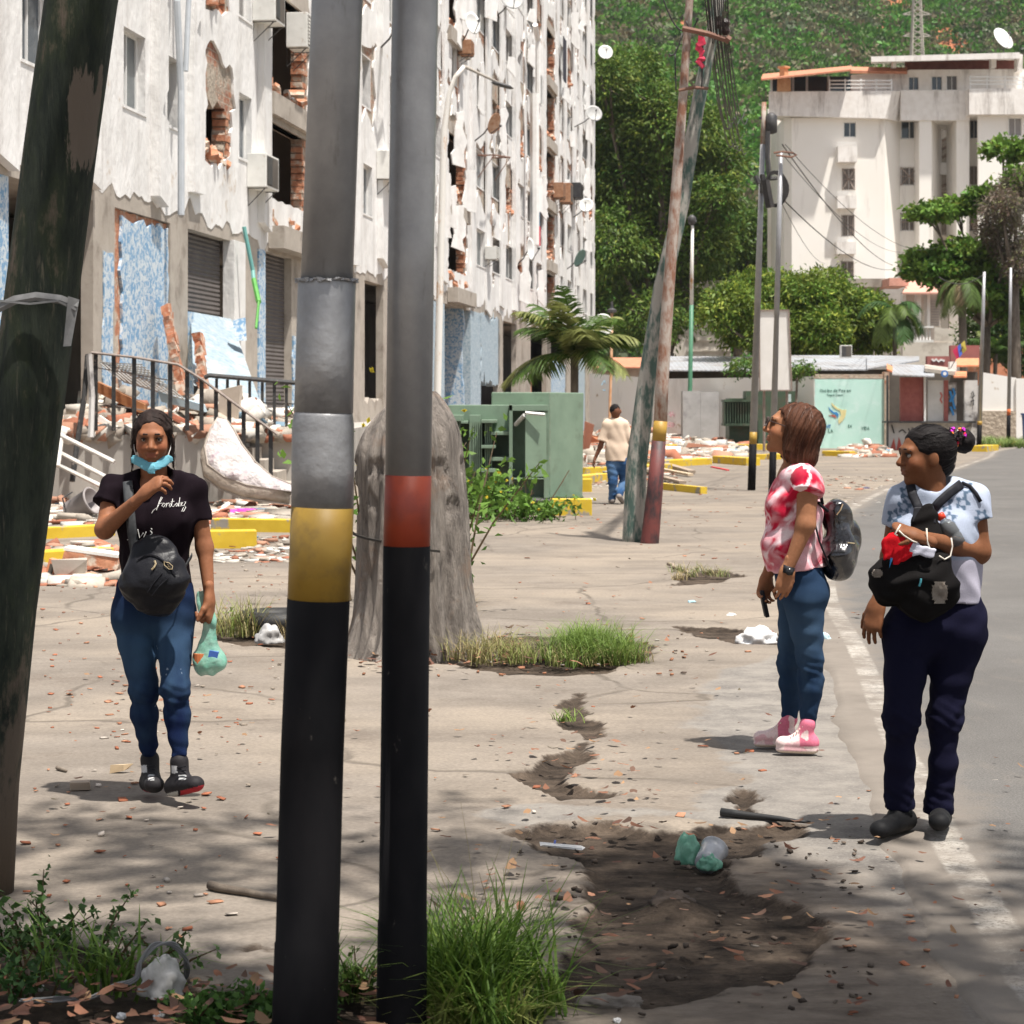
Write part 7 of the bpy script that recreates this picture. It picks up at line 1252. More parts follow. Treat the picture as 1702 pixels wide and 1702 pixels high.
crumple('green_bag', G(1145, 1426) + Vector((0, 0, .0)), (.045, .03, .08), GPL, 'crumpled green plastic bag caught on the ribbed cup', 'plastic bag', 5); crumple('green_bag', G(1178, 1434) + Vector((0, -.03, .0)), (.04, .02, .035), GPL, 'small green plastic shred in front of the ribbed cup', 'plastic bag', 8)
m = MB(); g = G(937, 1412); m.box(g + Vector((0, 0, .012)), (.145, .05, .006), Matrix.Rotation(R(4), 3, 'Z') @ Matrix.Rotation(R(6), 3, 'Y'), .12); tag(m.build('paper_plate', WPL), 'flattened white paper plate at the edge of the mud', 'plate'); m = MB(); m.tube([G(921, 1410) + Vector((0, 0, .01)), G(921, 1410) + Vector((.004, 0, .03))], .004, 5); tag(m.build('straw', mat('blue_straw', (.15, .2, .55))), 'tiny blue straw end standing by the white paper plate', 'straw')
crumple('plastic_bag', G(1258, 1064), (.13, .1, .09), WPL, 'crumpled clear white plastic bag left of the knees of the woman in pink', 'plastic bag', 11); crumple('plastic_bag', G(448, 1064), (.09, .07, .10), mat('clear_film', (.32, .31, .30), (.48, .47, .46), 20, .3, spec=.6), 'transparent crumpled bag beside the old tyre', 'plastic bag', 12); crumple('face_mask', G(1372, 1064), (.035, .03, .05), mat('pale_blue_mask', (.4, .55, .6)), 'discarded pale blue mask behind the calf of the woman in pink', 'mask', 13, .4)
m = MB(); tc_ = G(462, 1052); N_ = 28; pts_ = [Vector((tc_.x + .24 * math.cos(q), tc_.y + .1 + .2 * math.sin(q), .08)) for q in np.linspace(0, 6.28, N_)]; m.tube(pts_, .075, 10, cap=False); tag(m.build('tyre', mat('black_rubber', (.012, .012, .012)), smooth=True), 'old black tyre lying flat behind the thick banded pole', 'tyre')
crumple('plastic_bag', G(598, 1070), (.05, .04, .04), mat('red_plastic', (.5, .03, .04)), 'small red wrapper at the foot of the stump', 'wrapper', 15); crumple('stone', G(1118, 1500) + Vector((0, 0, -.02)), (.085, .06, .055), mat('wet_mud_stone', (.05, .038, .03), (.1, .075, .06), 30, .9, .5), 'dark muddy stone in the middle of the mud', 'stone', 16); crumple('stone', G(1010, 1668), (.09, .05, .02), mat('grey_stone', (.15, .13, .11), (.25, .22, .19), 30, .9, .6), 'flat grey stone at the near edge of the mud', 'stone', 17)
for i, (x, y, s_) in enumerate(((54, 1643, .015), (131, 1632, .011), (1018, 1700, .01), (285, 1692, .014), (225, 1692, .012))): crumple('paper_scrap', (P(x, y, 5.85).x, F * EYE / (y - HY), .005), (s_, s_, s_ * .8), WPL, ['white paper scrap in the leaves, far bottom left', 'smaller white scrap right of the weed stems', 'white fleck near the bottom centre edge', 'white scrap under the woven sack', 'white scrap left under the woven sack'][i], 'paper', 20 + i)
for i, (x, y, s_) in enumerate(((1216, 1022, .03), (1150, 1000, .025), (1440, 812, .06), (985, 830, .05), (1000, 765, .08), (1150, 752, .2), (1180, 758, .25), (1216, 765, .2))): crumple('litter_bag', G(x, y), (s_ * 1.2, s_, s_ * .5), [WPL, mat('sky_blue_film', (.3, .5, .6)), mat('dark_film', (.08, .07, .12))][i % 3], ['white shred of litter on the pavement, nearest', 'blue shred of litter left of the woman in pink', 'dark litter shred by the road edge, far', 'white bit behind the walking man', 'blue bag in the rubble behind the man', 'dark bag in the far rubble right of the crate', 'big white bag in the far rubble', 'pale blue bag in the far rubble by the kerb'][i], 'litter', 40 + i)

# ================================================================ PEOPLE
def skinmat(name, c):
    k = NT(name); a = k.attr('Col'); v = k.pos(); k.color(k.mix(1.0, a, k.ramp(k.noise(70, 4, v), .3, .7, (.9, .88, .86), (1.08, 1.08, 1.08)), 'MULTIPLY')); k.b.inputs['Roughness'].default_value = .6; k.b.inputs['Specular IOR Level'].default_value = .22
    k.b.inputs['Subsurface Weight'].default_value = .08; k.b.inputs['Subsurface Radius'].default_value = (.01, .004, .002); k.b.inputs['Subsurface Scale'].default_value = .5; return k.m
SKIN = skinmat('skin', None); CLOTH = colmat('cloth', .95, .3, 260, .06); DENIM = colmat('denim', .95, .5, 420, .06); HAIRM = colmat('hair', .62, .6, 160, .12); SHOE = colmat('shoe', .65, .15, 120, .2); LEATHER = colmat('leather', .42, .4, 90, .22)
def nrm(v): v = a3(v); return v / max(np.linalg.norm(v), 1e-9)
def wr(amp, f, seed=0, an=(1, 1, 1)):
    """soft fold pattern"""
    r = np.random.RandomState(seed); W = [(r.normal(size=3) * an, r.uniform(0, 6.28), r.normal(size=3), r.uniform(0, 6.28)) for _ in range(5)]
    def g(x, y, z):
        s = 0
        for d, p, e, q in W: s = s + np.sin(f * (d[0] * x + d[1] * y + d[2] * z) + p + 1.4 * np.sin(f * .6 * (e[0] * x + e[1] * y + e[2] * z) + q))
        return s * amp / 3
    return g
def part_np(name, VQ, col, m_, root, smooth=True):
    V, Q = VQ; C = col(V) if callable(col) else np.repeat(np.array([col], float), len(V), 0); o = link(name, npmesh(name, V, Q, C), m_, root, smooth); return o
def strands(VQ, n, dirf, root, m_, seed=0, steps=6, step=.012, off=.002, fly=.0):
    V, Q = VQ; N = vnormals(V, Q); r = np.random.RandomState(seed); m = MB()
    for i in r.randint(len(V), size=n):
        p = V[i]; pts = []
        for s in range(steps):
            j = np.argmin(((V - p) ** 2).sum(1)); q = V[j] + N[j] * (off + fly * r.uniform() * s / steps); pts.append(tuple(q)); d = dirf(V[j]); d = d - N[j] * (d @ N[j]); d = d / max(np.linalg.norm(d), 1e-6); p = V[j] + d * step + r.normal(size=3) * .0012
        m.tube(pts, [.0009 * (1 - .6 * s / steps) for s in range(steps)], 3)
    m.build('hair_strand', m_, root)
class Head:
    def __init__(s, c, f, u=(0, 0, 1), sc=1.0):
        s.c = a3(c); s.f = nrm(f); s.r = nrm(np.cross(s.f, a3(u))); s.u = nrm(np.cross(s.r, s.f)); s.sc = sc; s.M = np.stack([s.r, s.f, s.u])
    def w(s, x, y, z): return s.c + (s.r * x + s.f * y + s.u * z) * s.sc
    def e(s, S, p, r, k=.02, sub=False, tilt=None): return S.ell(s.w(*p), np.array(r) * s.sc, s.M, k, sub)
    def build(s, skin, neck, lips, root, brow=(.02, .012, .01), eyes=True, mouth=0.0):
        S = Sdf(); s.e(S, (0, -.012, .042), (.071, .092, .084)); s.e(S, (0, .022, -.010), (.0585, .070, .090), .03)
        S.cone(s.w(0, .03, -.055), s.w(0, .060, -.088), .040 * s.sc, .020 * s.sc, .03)
        for q in (-1, 1): S.ell(s.w(q * .036, .058, -.022), np.array((.024, .024, .026)) * s.sc, s.M, .025); s.e(S, (q * .077, -.004, -.002), (.009, .019, .031), .012); s.e(S, (q * .031, .098, .014), (.019, .014, .011), .012, True)
        S.cone(s.w(-.034, .081, .031), s.w(.034, .081, .031), .0115 * s.sc, .0115 * s.sc, .02); S.cone(s.w(0, .086, .016), s.w(0, .106, -.020), .0075 * s.sc, .0125 * s.sc, .012)
        for q in (-1, 1): S.ell(s.w(q * .013, .094, -.024), np.array((.008, .009, .007)) * s.sc, s.M, .008)
        S.cone(s.w(-.020, .083, -.047 - mouth), s.w(.020, .083, -.047 - mouth), .0075 * s.sc, .0075 * s.sc, .008); S.cone(s.w(-.016, .083, -.058 - mouth), s.w(.016, .083, -.058 - mouth), .0075 * s.sc, .0075 * s.sc, .008); [S.cone(s.w(0, .097, -.0515), s.w(q * .027, .088, -.0565), .0035, .003, .004, sub=True) for q in (-1, 1)]
        S.cone(s.w(0, -.028, -.03), neck, .052 * s.sc, .058 * s.sc, .04); V, Q = S.mesh(.0035)
        L = (V - s.c) @ s.M.T / s.sc; C = np.repeat(np.array([skin], float), len(V), 0)
        lm = np.exp(-((L[:, 0] / .021) ** 4 + ((L[:, 2] + .0525) / .011) ** 4)) * (L[:, 1] > .07); C = C * (1 - .7 * lm[:, None]) + np.array(lips)[None] * .7 * lm[:, None]
        for q in (-1, 1):
            ck = np.exp(-(((L[:, 0] - q * .042) / .022) ** 2 + ((L[:, 2] + .018) / .02) ** 2)) * (L[:, 1] > .03); C[:, 0] *= 1 + .12 * ck; C[:, 1:] *= (1 - .06 * ck)[:, None]
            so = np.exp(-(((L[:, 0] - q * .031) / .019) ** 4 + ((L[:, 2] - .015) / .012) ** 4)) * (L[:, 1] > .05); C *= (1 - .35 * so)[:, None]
        s.L = L; o_ = (V, Q, C)
        m = MB()
        for q in (-1, 1):
            m.mi = 0; m.tube([s.w(q * .014, .0935, .035), s.w(q * .030, .0935, .036), s.w(q * .049, .078, .027)], [.0032 * s.sc, .0036 * s.sc, .0018 * s.sc], 5)
        m.build('eyebrow', mat('brow_hair', brow), root, True)
        if eyes:
            for q in (-1, 1):
                m = MB(); m.lathe([(.0005, .0095), (.004, .0090), (.0075, .006), (.0098, 0), (.0075, -.006), (.001, -.0095)], s.w(q * .031, .0785, .012), 14, Matrix([list(x) for x in np.stack([s.r, s.u * -1, s.f]).T])); e = m.build('eye', mat('eye_white', (.38, .34, .31)), root, True)
                m = MB(); m.lathe([(.0005, .0106), (.0035, .0102), (.0050, .0090), (.0050, .0076)], s.w(q * .031, .0785, .012), 12, Matrix([list(x) for x in np.stack([s.r, s.u * -1, s.f]).T])); m.build('iris', mat('iris', (.015, .008, .005), rough=.2), e, True)
                m = MB(); m.tube([s.w(q * .018, .0885, .0155), s.w(q * .030, .0915, .0195), s.w(q * .045, .083, .0145)], [.0018, .0030, .0014], 5); m.build('eyelashes', mat('brow_hair', brow), e, True)
        return o_
def hand(wrist, d, pn, side, curl=(.3, .35, .35), L=.175, spread=.12, thumb=(.7, .35), vox=.0035, fcurl=None):
    """five fingered hand; d: direction of the palm, pn: where the palm faces, side: +1/-1 thumb side along cross(d, pn)"""
    S = Sdf(); d = nrm(d); pn = nrm(a3(pn) - d * (a3(pn) @ d)); t = np.cross(d, pn) * side; w_ = a3(wrist); k = L / .175; K0 = w_ + d * .085 * k
    S.cone(w_ - d * .05 * k, w_ + d * .02 * k, .026 * k, .027 * k, .02, flat=(pn, .78)); S.cone(w_ + d * .02 * k + t * .004, K0 + t * .012 * k, .029 * k, .027 * k, .02, flat=(pn, .5)); S.cone(w_ + d * .02 * k, K0 - t * .020 * k, .027 * k, .023 * k, .02, flat=(pn, .5))
    for i, (o, ln) in enumerate(((.031, .070), (.0105, .079), (-.0105, .074), (-.030, .058))):
        p = K0 + t * o * k - d * (.010 if i in (0, 3) else 0) * k; dd = nrm(d + t * spread * (1.2 - .8 * i)); n_ = pn - dd * (pn @ dd); n_ = nrm(n_); cu = fcurl[i] if fcurl else curl; a = 0; rr_ = .0092 * k * (.9 if i == 3 else 1)
        S.cone(p - dd * .02 * k, p, rr_, rr_, .01)
        for j, fr in enumerate((.45, .31, .24)):
            a += cu[j]; v = dd * math.cos(a) + n_ * math.sin(a); q = p + v * ln * fr * k; S.cone(p, q, rr_ * (1 - .07 * j), rr_ * (.93 - .08 * j), .004); p = q
    p = w_ + d * .022 * k + t * .026 * k; v = nrm(d * .8 + t * thumb[0] + pn * thumb[1]); q = p + v * .038 * k; S.cone(p - t * .01 * k, q, .014 * k, .0115 * k, .012); v = nrm(v + d * .5 + pn * .2 - t * .25); p = q; q = p + v * .030 * k; S.cone(p, q, .0112 * k, .0098 * k, .004); v = nrm(v + d * .3 + pn * .15); S.cone(q, q + v * .023 * k, .0098 * k, .0078 * k, .004)
    return S.mesh(vox, pad=.02)
def streak(c, ax_, seed, amp=.002):
    def g(x, y, z): return wr(amp, 150, seed, ax_)(x, y, z)
    return g
def ppx(V): return CX + V[:, 0] / V[:, 1] * F, HY - (V[:, 2] - EYE) / V[:, 1] * F
def onto(VQ, pts, off=.004, rad=4.0):
    V = VQ[0]; X, Y = ppx(V); out = []
    for a, b in pts:
        k = np.hypot(X - a, Y - b) < rad; y = V[k, 1].min() if k.any() else (out[-1][1] + off if out else V[:, 1].min()); out.append(P(a, b, y - off))
    return out
def ribbon(name, pts, w_, th, m_, root, n=8, up=None):
    m = MB(); m.tube(pts, w_, n, flat=th, up=up or (0, -1, 0)); return m.build(name, m_, root, True)
def shoe(S, ank, toe, heel, r=.042, k=.03, h=.09):
    ank, toe, heel = a3(ank), a3(toe), a3(heel); S.cone(heel, toe, r * .95, r * .92, k, flat=((0, 0, 1), .85)); mid = heel * .45 + toe * .55; S.cone(heel + [0, 0, .014], mid + [0, 0, .010], r * .88, r * .72, k * .7); S.cone(heel * .8 + toe * .2 + a3((0, 0, .02)), ank, r * .8, r * .86, k * .7); S.cone(mid + [0, 0, .012], ank, r * .5, r * .62, k * .8)
    return S

# ---------------------------------------------------------------- woman in black, walking to the camera
Y1 = 8.75; J = lambda a, b, d=0.0: P(a, b, Y1 + d)
w1 = empty('person', (J(265, 1325).x, Y1, 0), 'woman in black t-shirt and jeans walking towards us, hand at her chin', 'person')
SK1 = (.27, .112, .056); hd = Head(J(254, 733, -.02), (.10, -1, -.06), (.0, 0, 1), 1.0); hv, hq, hc = hd.build(SK1, J(256, 815, .03), (.30, .10, .07), w1)
S = Sdf(); S.cone(J(256, 800, .04), J(256, 850, .03), .06, .10, .05); S.cone(J(188, 815, .04), J(174, 880, -.06), .047, .040, .03); S.cone(J(174, 880, -.06), J(236, 824, -.22), .042, .026, .025)
S.cone(J(322, 812, .03), J(340, 910, .03), .046, .038, .03); S.cone(J(340, 910, .03), J(348, 993, -.03), .038, .025, .025); S.cone(J(255, 830, .03), J(258, 1000, .03), .10, .11, .05); b1 = S.mesh(.005, grow=.004)
h1 = hand(J(238, 822, -.225), J(266, 797, -.26) - J(236, 822, -.225), (.75, .55, -.45), 1, L=.165, fcurl=[(.5, .7, .5), (.55, .75, .5), (.7, .75, .5), (.8, .8, .5)], thumb=(.6, .5), spread=.1); h2 = hand(J(348, 993, -.03), (0.02, -.05, -1), (-1, .2, 0), -1, (1.0, 1.1, .7), L=.165)
V, Q = joinm([(hv, hq), b1, h1, h2]); C = np.concatenate([hc] + [np.repeat([SK1], len(x[0]), 0) for x in (b1, h1, h2)]); link('body', npmesh('body', V, Q, C), SKIN, w1, True)
S = Sdf(); S.cone(J(222, 812, .03), J(290, 812, .03), .070, .070, .05); S.cone(J(257, 815, .035), J(259, 880, .02), .115, .135, .06, flat=((0, 1, 0), .78)); S.cone(J(225, 862, -.035), J(292, 862, -.035), .075, .075, .05); S.cone(J(259, 880, .02), J(258, 945, .03), .145, .135, .06, flat=((0, 1, 0), .78)); S.cone(J(258, 945, .03), J(258, 985, .03), .140, .165, .05, flat=((0, 1, 0), .74), cap=(False, True))
S.cone(J(212, 808, .035), J(190, 815, .035), .062, .064, .03); S.cone(J(190, 812, .035), J(175, 842, -.01), .064, .066, .03, cap=(False, True)); S.cone(J(298, 808, .03), J(320, 813, .03), .062, .062, .03); S.cone(J(320, 812, .03), J(330, 868, .03), .060, .062, .03, cap=(False, True))
S.ell(J(257, 788, -.05), (.072, .10, .058), None, .012, True); S.cut(J(258, 975), (0, .0, -1)); sh1 = S.mesh(.006, wr(.006, 34, 3, (1, 1, .6)), grow=.006); part_np('t_shirt', sh1, (.011, .007, .010), CLOTH, w1)
S = Sdf(); S.cone(J(238, 985, .03), J(278, 985, .03), .125, .125, .05, flat=((0, 1, 0), .85)); S.cone(J(228, 1015, .03), J(286, 1015, .03), .105, .10, .05); S.cone(J(222, 1030, .03), J(240, 1145, -.02), .098, .066, .04); S.cone(J(240, 1145, -.02), J(241, 1190, .0), .066, .062, .03); S.cone(J(241, 1190, .0), J(249, 1262, .06), .062, .040, .03, cap=(False, True))
S.cone(J(291, 1030, .03), J(290, 1145, -.09), .094, .066, .04); S.cone(J(291, 1145, -.09), J(294, 1190, -.08), .064, .060, .03); S.cone(J(294, 1190, -.08), J(298, 1262, -.12), .060, .040, .03, cap=(False, True)); fA, fB = wr(.004, 30, 5, (.8, .7, 1.0)), wr(.0055, 60, 6, (.8, .8, 1.0))
zk = J(0, 1155)[2]; za = J(0, 1250)[2]
def dj(x, y, z): return fA(x, y, z) + fB(x, y, z) * (np.exp(-((z - zk) / .07) ** 2) + np.exp(-((z - za) / .05) ** 2))
je1 = S.mesh(.0055, dj, grow=.010)
def jc(V, hi=.9, base=(.008, .015, .05), lite=(.05, .10, .17)):
    n = npnoise(V * np.array([14, 14, 7]), 4, 4); z = V[:, 2]; f = np.clip(np.exp(-((z - zk - .17) / .16) ** 2) * .8 + .35 * n * np.exp(-((z - zk) / .3) ** 2), 0, 1) * (vnormals(*je1)[:, 1] < 0); s = (npnoise(V * np.array([60, 60, 30]), 9, 3) > (1.05 if lite[0] > .0499 and base[0] < .01 else 9)) & (abs(z - zk - .08) < .14); C = np.array(base) * (1 - f[:, None]) + np.array(lite) * f[:, None]; C[s] = (.3, .36, .45); return C
part_np('jeans', je1, jc, DENIM, w1)
def hc1(V): return np.array([(.022, .014, .012)]) * (1 + .5 * npnoise(V * np.array([60, 60, 12]), 2, 3))[:, None].clip(.4, 2)
S = Sdf(); hd.e(S, (0, -.016, .044), (.080, .098, .089), .02); hd.e(S, (0, -.06, -.02), (.066, .05, .07), .03); hd.e(S, (0, .09, -.012), (.059, .075, .094), .012, True)
for q in (-1, 1): S.cone(hd.w(q * .066, .03, .05), hd.w(q * .076, .0, -.02), .014, .012, .015); S.cone(hd.w(q * .074, .0, .0), hd.w(q * .078, -.012, -.07), .013, .006, .015); S.cone(hd.w(q * .080, -.012, -.06), hd.w(q * .088, -.02, -.13), .006, .003, .01)
S.cone(hd.w(0, .06, .132), hd.w(0, -.05, .142), .004, .004, .006, sub=True); hm = S.mesh(.004, wr(.0016, 170, 7, (1, .25, .25))); ho = part_np('hair', hm, hc1, HAIRM, w1); strands(hm, 170, lambda p: hd.r * (1 if (p - hd.c) @ hd.r > 0 else -1) * .7 - hd.f * .6 - hd.u * .9, ho, mat('dark_strand', (.02, .012, .01), (.045, .026, .02), 60, .6), 1, off=.0012, fly=.006)
m = MB(); rr = random.Random(3)
for i in range(26):
    q = rr.choice((-1, 1)); a0 = rr.uniform(0, 1); m.tube([hd.w(q * (.060 + .02 * a0), .045 - .08 * a0, .07 - .04 * a0), hd.w(q * (.074 + .012 * a0), .03 - .06 * a0, .0), hd.w(q * (.078 + .016 * rr.random()), .02 - .06 * a0, -.07 - .05 * rr.random())], [.0015, .0012, .0005], 3)
m.build('loose_strand', mat('brow_hair', (.02, .012, .01)), w1)
# mask under the chin
S = Sdf(); S.cone(hd.w(-.066, .050, -.072), hd.w(.0, .098, -.108), .020, .019, .004, flat=(hd.f, .2)); S.cone(hd.w(.0, .098, -.108), hd.w(.068, .050, -.072), .019, .020, .004, flat=(hd.f, .2)); S.cut(hd.w(0, 0, -.128), -hd.u); mk = part_np('face_mask', S.mesh(.003, wr(.0006, 160, 2, (.2, .2, 2))), (.16, .42, .52), CLOTH, w1)
m = MB()
for q in (-1, 1): m.tube([hd.w(q * .064, .05, -.06), hd.w(q * .074, .03, -.03), hd.w(q * .080, .0, .02)], .0014, 4)
m.build('ear_loop', WHITEM, mk)
# shoulder strap, bag, lettering
BAGM = mat('black_bag_leather', (.010, .010, .013), (.022, .022, .028), 40, .6, .4, spec=.2, bdist=.003); STR = mat('strap_webbing', (.03, .033, .036), (.05, .052, .056), 60, .7)
bag = empty('shoulder_bag', J(256, 960, -.16), 'black quilted shoulder bag hanging on the hip of the woman in black', 'bag'); S = Sdf(); S.cone(J(255, 925, -.16), J(258, 968, -.19), .085, .122, .05, flat=((0, 1, 0), .45)); S.cone(J(258, 968, -.19), J(262, 996, -.18), .115, .05, .05, flat=((0, 1, 0), .5)); bgm_ = S.mesh(.005, wr(.004, 40, 8)); part_np('bag_body', bgm_, (.012, .012, .015), LEATHER, bag)
ribbon('strap', onto(sh1, [(212, 800), (214, 830), (217, 860), (220, 890), (224, 918)], .008) + [J(236, 928, -.17)], .0215, .16, STR, bag); ribbon('strap', [J(283, 935, -.17)] + [J(306, 945, -.12), J(318, 925, -.05), J(319, 922, -.04)], .012, .2, STR, bag)
m = MB(); f0 = onto(bgm_, [(228, 930), (238, 924), (250, 921)], .003); m.tube(f0 + onto(bgm_, [(262, 925), (280, 938), (292, 955)], .003), .0035, 5); m.tube(onto(bgm_, [(245, 985), (256, 968), (270, 952)], .003), .002, 5); m.tube(onto(bgm_, [(252, 990), (265, 974), (280, 960)], .003), .002, 5); m.build('piping', BAGM, bag); GOLD = mat('gold_metal', (.55, .42, .24), (.65, .52, .32), 20, .3, metal=.6)
m = MB(); m.tube(onto(bgm_, [(277, 935), (273, 933), (273, 939), (281, 946), (286, 946), (287, 941), (280, 935), (277, 935)], .005), .0022, 5); m.tube(onto(bgm_, [(278, 938), (281, 940), (279, 941), (283, 943)], .005), .0016, 4); m.build('oval_badge', GOLD, bag); m = MB(); m.tube(onto(bgm_, [(257, 932), (259, 937), (256, 943), (252, 947)], .006), .004, 5); m.build('zip_pull', GOLD, bag)
m = MB()
for ln in ([(252, 853), (255, 848), (262, 843), (266, 834), (270, 827), (268, 826), (264, 835), (260, 848)], [(263, 838), (270, 836)], [(272, 836), (269, 841), (272, 843), (275, 838), (272, 836)], [(275, 838), (277, 836), (276, 843), (278, 837), (281, 836), (281, 838)], [(281, 841), (284, 836), (285, 840), (282, 843)], [(287, 829), (285, 841), (289, 842)], [(284, 834), (290, 833)], [(294, 836), (290, 840), (293, 842), (296, 836), (296, 842)], [(299, 827), (297, 841), (300, 841)], [(301, 839), (304, 835), (301, 835), (301, 841), (305, 840)], [(306, 834), (309, 834), (306, 840), (309, 843), (305, 850), (302, 850), (305, 843)], [(229, 880), (232, 894), (238, 886)], [(243, 884), (237, 897), (248, 891), (256, 890), (266, 891)], [(250, 882), (253, 886), (248, 892)], [(251, 878), (253, 880)], [(212, 897), (216, 897)]): m.tube(onto(sh1, ln, .004), .0012 if ln[0][1] < 870 else .0022, 4)
m.build('lettering', WHITEM, w1); m = MB()
for i, ch in enumerate('GENEVE'):
    for ln in LET[ch]: m.tube(onto(sh1, [(220.5 + i * .9 - b_ * 5.5, 806 + i * 7.5 + a_ * 9) for a_, b_ in ln], .0125), .0007, 3)
m.build('strap_lettering', mat('grey_print', (.16, .16, .16)), bag)
def shoes(name, parts, col, sole_col, root, vox=.0045, label=None):
    for S, zf in parts:
        V, Q = S.mesh(vox); o = part_np(name, (V, Q), col, SHOE, root)
S = shoe(Sdf(), J(249, 1262, .06), J(257, 1304, -.06), J(249, 1302, .07), .044); s1_ = S
S2_ = Sdf(); A, B = J(287, 1312, -.10), J(325, 1300, -.20); shoe(S2_, J(298, 1266, -.12), J(324, 1303, -.20), J(290, 1310, -.10), .042)
def sc1(V):
    X, Yp = ppx(V); C = np.repeat([[.02, .018, .02]], len(V), 0); lo = (V[:, 2] < J(0, 1314)[2]); C[lo & (X > 238)] = (.45, .03, .04); C[(abs(X - 238) < 6) & (abs(Yp - 1278) < 6)] = (.55, .55, .55); C[(abs(X - 251) < 5) & (abs(Yp - 1292) < 5)] = (.5, .5, .5); return C
def sc2(V):
    X, Yp = ppx(V); C = np.repeat([[.02, .018, .02]], len(V), 0); d = (X - 290) * .25 + Yp; C[(d > 1317) & (X > 300)] = (.42, .03, .04); C[(abs(X - 290) < 5) & (abs(Yp - 1279) < 6)] = (.55, .55, .55); C[(abs(X - 303) < 6) & (abs(Yp - 1292) < 4)] = (.5, .5, .5); C[(X < 296) & (d > 1316)] = (.5, .5, .48); return C
V, Q = s1_.mesh(.0045); V[:, 2] = np.maximum(V[:, 2], .006); part_np('high_top_shoe', (V, Q), sc1, SHOE, w1); part_np('high_top_shoe', S2_.mesh(.0045), sc2, SHOE, w1)
m = MB()
for i in range(4): m.tube([J(245, 1274 + i * 6, -.02 - i * .022), J(258, 1272 + i * 6, -.02 - i * .022)], .003, 4); m.tube([J(294, 1276 + i * 5, -.16 - i * .015), J(310, 1274 + i * 6, -.17 - i * .012)], .003, 4)
m.build('laces', BAGM, w1)
gb_ = empty('carrier_bag', J(348, 1110, -.03), 'translucent green plastic carrier bag held by the woman in black', 'plastic bag'); k = NT('green_carrier_film'); k.color(k.mix(k.ramp(k.noise(18, 5, k.pos(obj=False), .7), .35, .65), (.12, .42, .30), (.30, .55, .45))); k.b.inputs['Roughness'].default_value = .3; k.b.inputs['Alpha'].default_value = .72; k.bump(k.noise(30, 5, k.pos(obj=False)), .7, .01)
S = Sdf(); S.cone(J(349, 1032, -.03), J(347, 1095, -.03), .012, .062, .03, flat=((0, 1, 0), .6)); S.cone(J(337, 1105, -.03), J(360, 1100, -.03), .036, .034, .03); S.cone(J(349, 1035, -.03), J(338, 990, .0), .012, .022, .02, flat=((0, 1, 0), .4)); part_np('film', S.mesh(.004, wr(.006, 45, 4, (1.4, 1, .3))), (.2, .5, .4), k.m, gb_)
m = MB(); m.lathe([(.002, -.02), (.028, -.02), (.028, .03), (.002, .03)], J(332, 1098, -.04), 14); m.mi = 1; m.box(J(355, 1088, -.055), (.038, .02, .03), Matrix.Rotation(.2, 3, 'Y')); m.build('contents', [mat('orange_food', (.5, .15, .05)), mat('blue_print', (.05, .12, .4))], gb_)

# ---------------------------------------------------------------- woman in tie dye, profile to the left
Y2 = 9.92; J = lambda a, b, d=0.0: P(a, b, Y2 + d)
w2 = empty('person', (J(1325, 1250).x, Y2, 0), 'woman in pink tie dye t-shirt and sunglasses looking up to the left', 'person'); SK2 = (.33, .148, .075)
hd = Head(J(1314, 718), (-.95, .04, .30), (.25, 0, 1), 1.10); hv, hq, hc = hd.build(SK2, J(1325, 780), (.34, .12, .10), w2, eyes=False)
S = Sdf(); S.cone(J(1322, 775), J(1324, 815), .058, .09, .04); S.cone(J(1322, 800), J(1322, 900), .09, .09, .05)
S.cone(J(1343, 805, -.17), J(1339, 872, -.20), .055, .048, .03); S.cone(J(1339, 872, -.20), J(1309, 948, -.21), .046, .028, .025); S.cone(J(1340, 805, .17), J(1320, 880, .2), .05, .045, .03); S.cone(J(1320, 880, .2), J(1274, 960, .16), .044, .028, .025); b1 = S.mesh(.005, grow=.004)
h1 = hand(J(1309, 946, -.21), J(1300, 985, -.21) - J(1309, 946, -.21), (-.25, 1, 0), 1, (.25, .35, .3), L=.165, spread=.06, thumb=(.4, .3)); h2 = hand(J(1274, 960, .16), J(1266, 1000, .14) - J(1274, 960, .16), (.5, -.9, 0), -1, (.5, .6, .4), L=.16)
V, Q = joinm([(hv, hq), b1, h1, h2]); C = np.concatenate([hc] + [np.repeat([SK2], len(x[0]), 0) for x in (b1, h1, h2)]); link('body', npmesh('body', V, Q, C), SKIN, w2, True)
S = Sdf(); S.cone(J(1328, 797, -.11), J(1328, 797, .11), .062, .062, .05); S.cone(J(1325, 800), J(1322, 850), .105, .125, .05, flat=((0, 1, 0), 1.35)); S.cone(J(1299, 842, -.065), J(1299, 842, .065), .075, .075, .05); S.cone(J(1322, 850), J(1318, 905), .125, .130, .06, flat=((0, 1, 0), 1.25)); S.cone(J(1300, 905, -.05), J(1300, 915, .05), .095, .09, .05); S.cone(J(1318, 905), J(1326, 955), .130, .142, .05, flat=((0, 1, 0), 1.25), cap=(False, True))
S.cone(J(1338, 797, -.12), J(1343, 806, -.16), .062, .070, .03); S.cone(J(1342, 798, -.15), J(1341, 822, -.19), .066, .075, .03, cap=(False, True)); S.cone(J(1338, 797, .12), J(1338, 825, .19), .062, .07, .03, cap=(False, True)); S.ell(J(1303, 778, 0), (.05, .07, .06), None, .015, True); S.cut(J(1320, 946), tuple(nrm((.12, 0, -1))))
sh2 = S.mesh(.006, wr(.007, 30, 12, (1, 1, .7)), grow=.005)
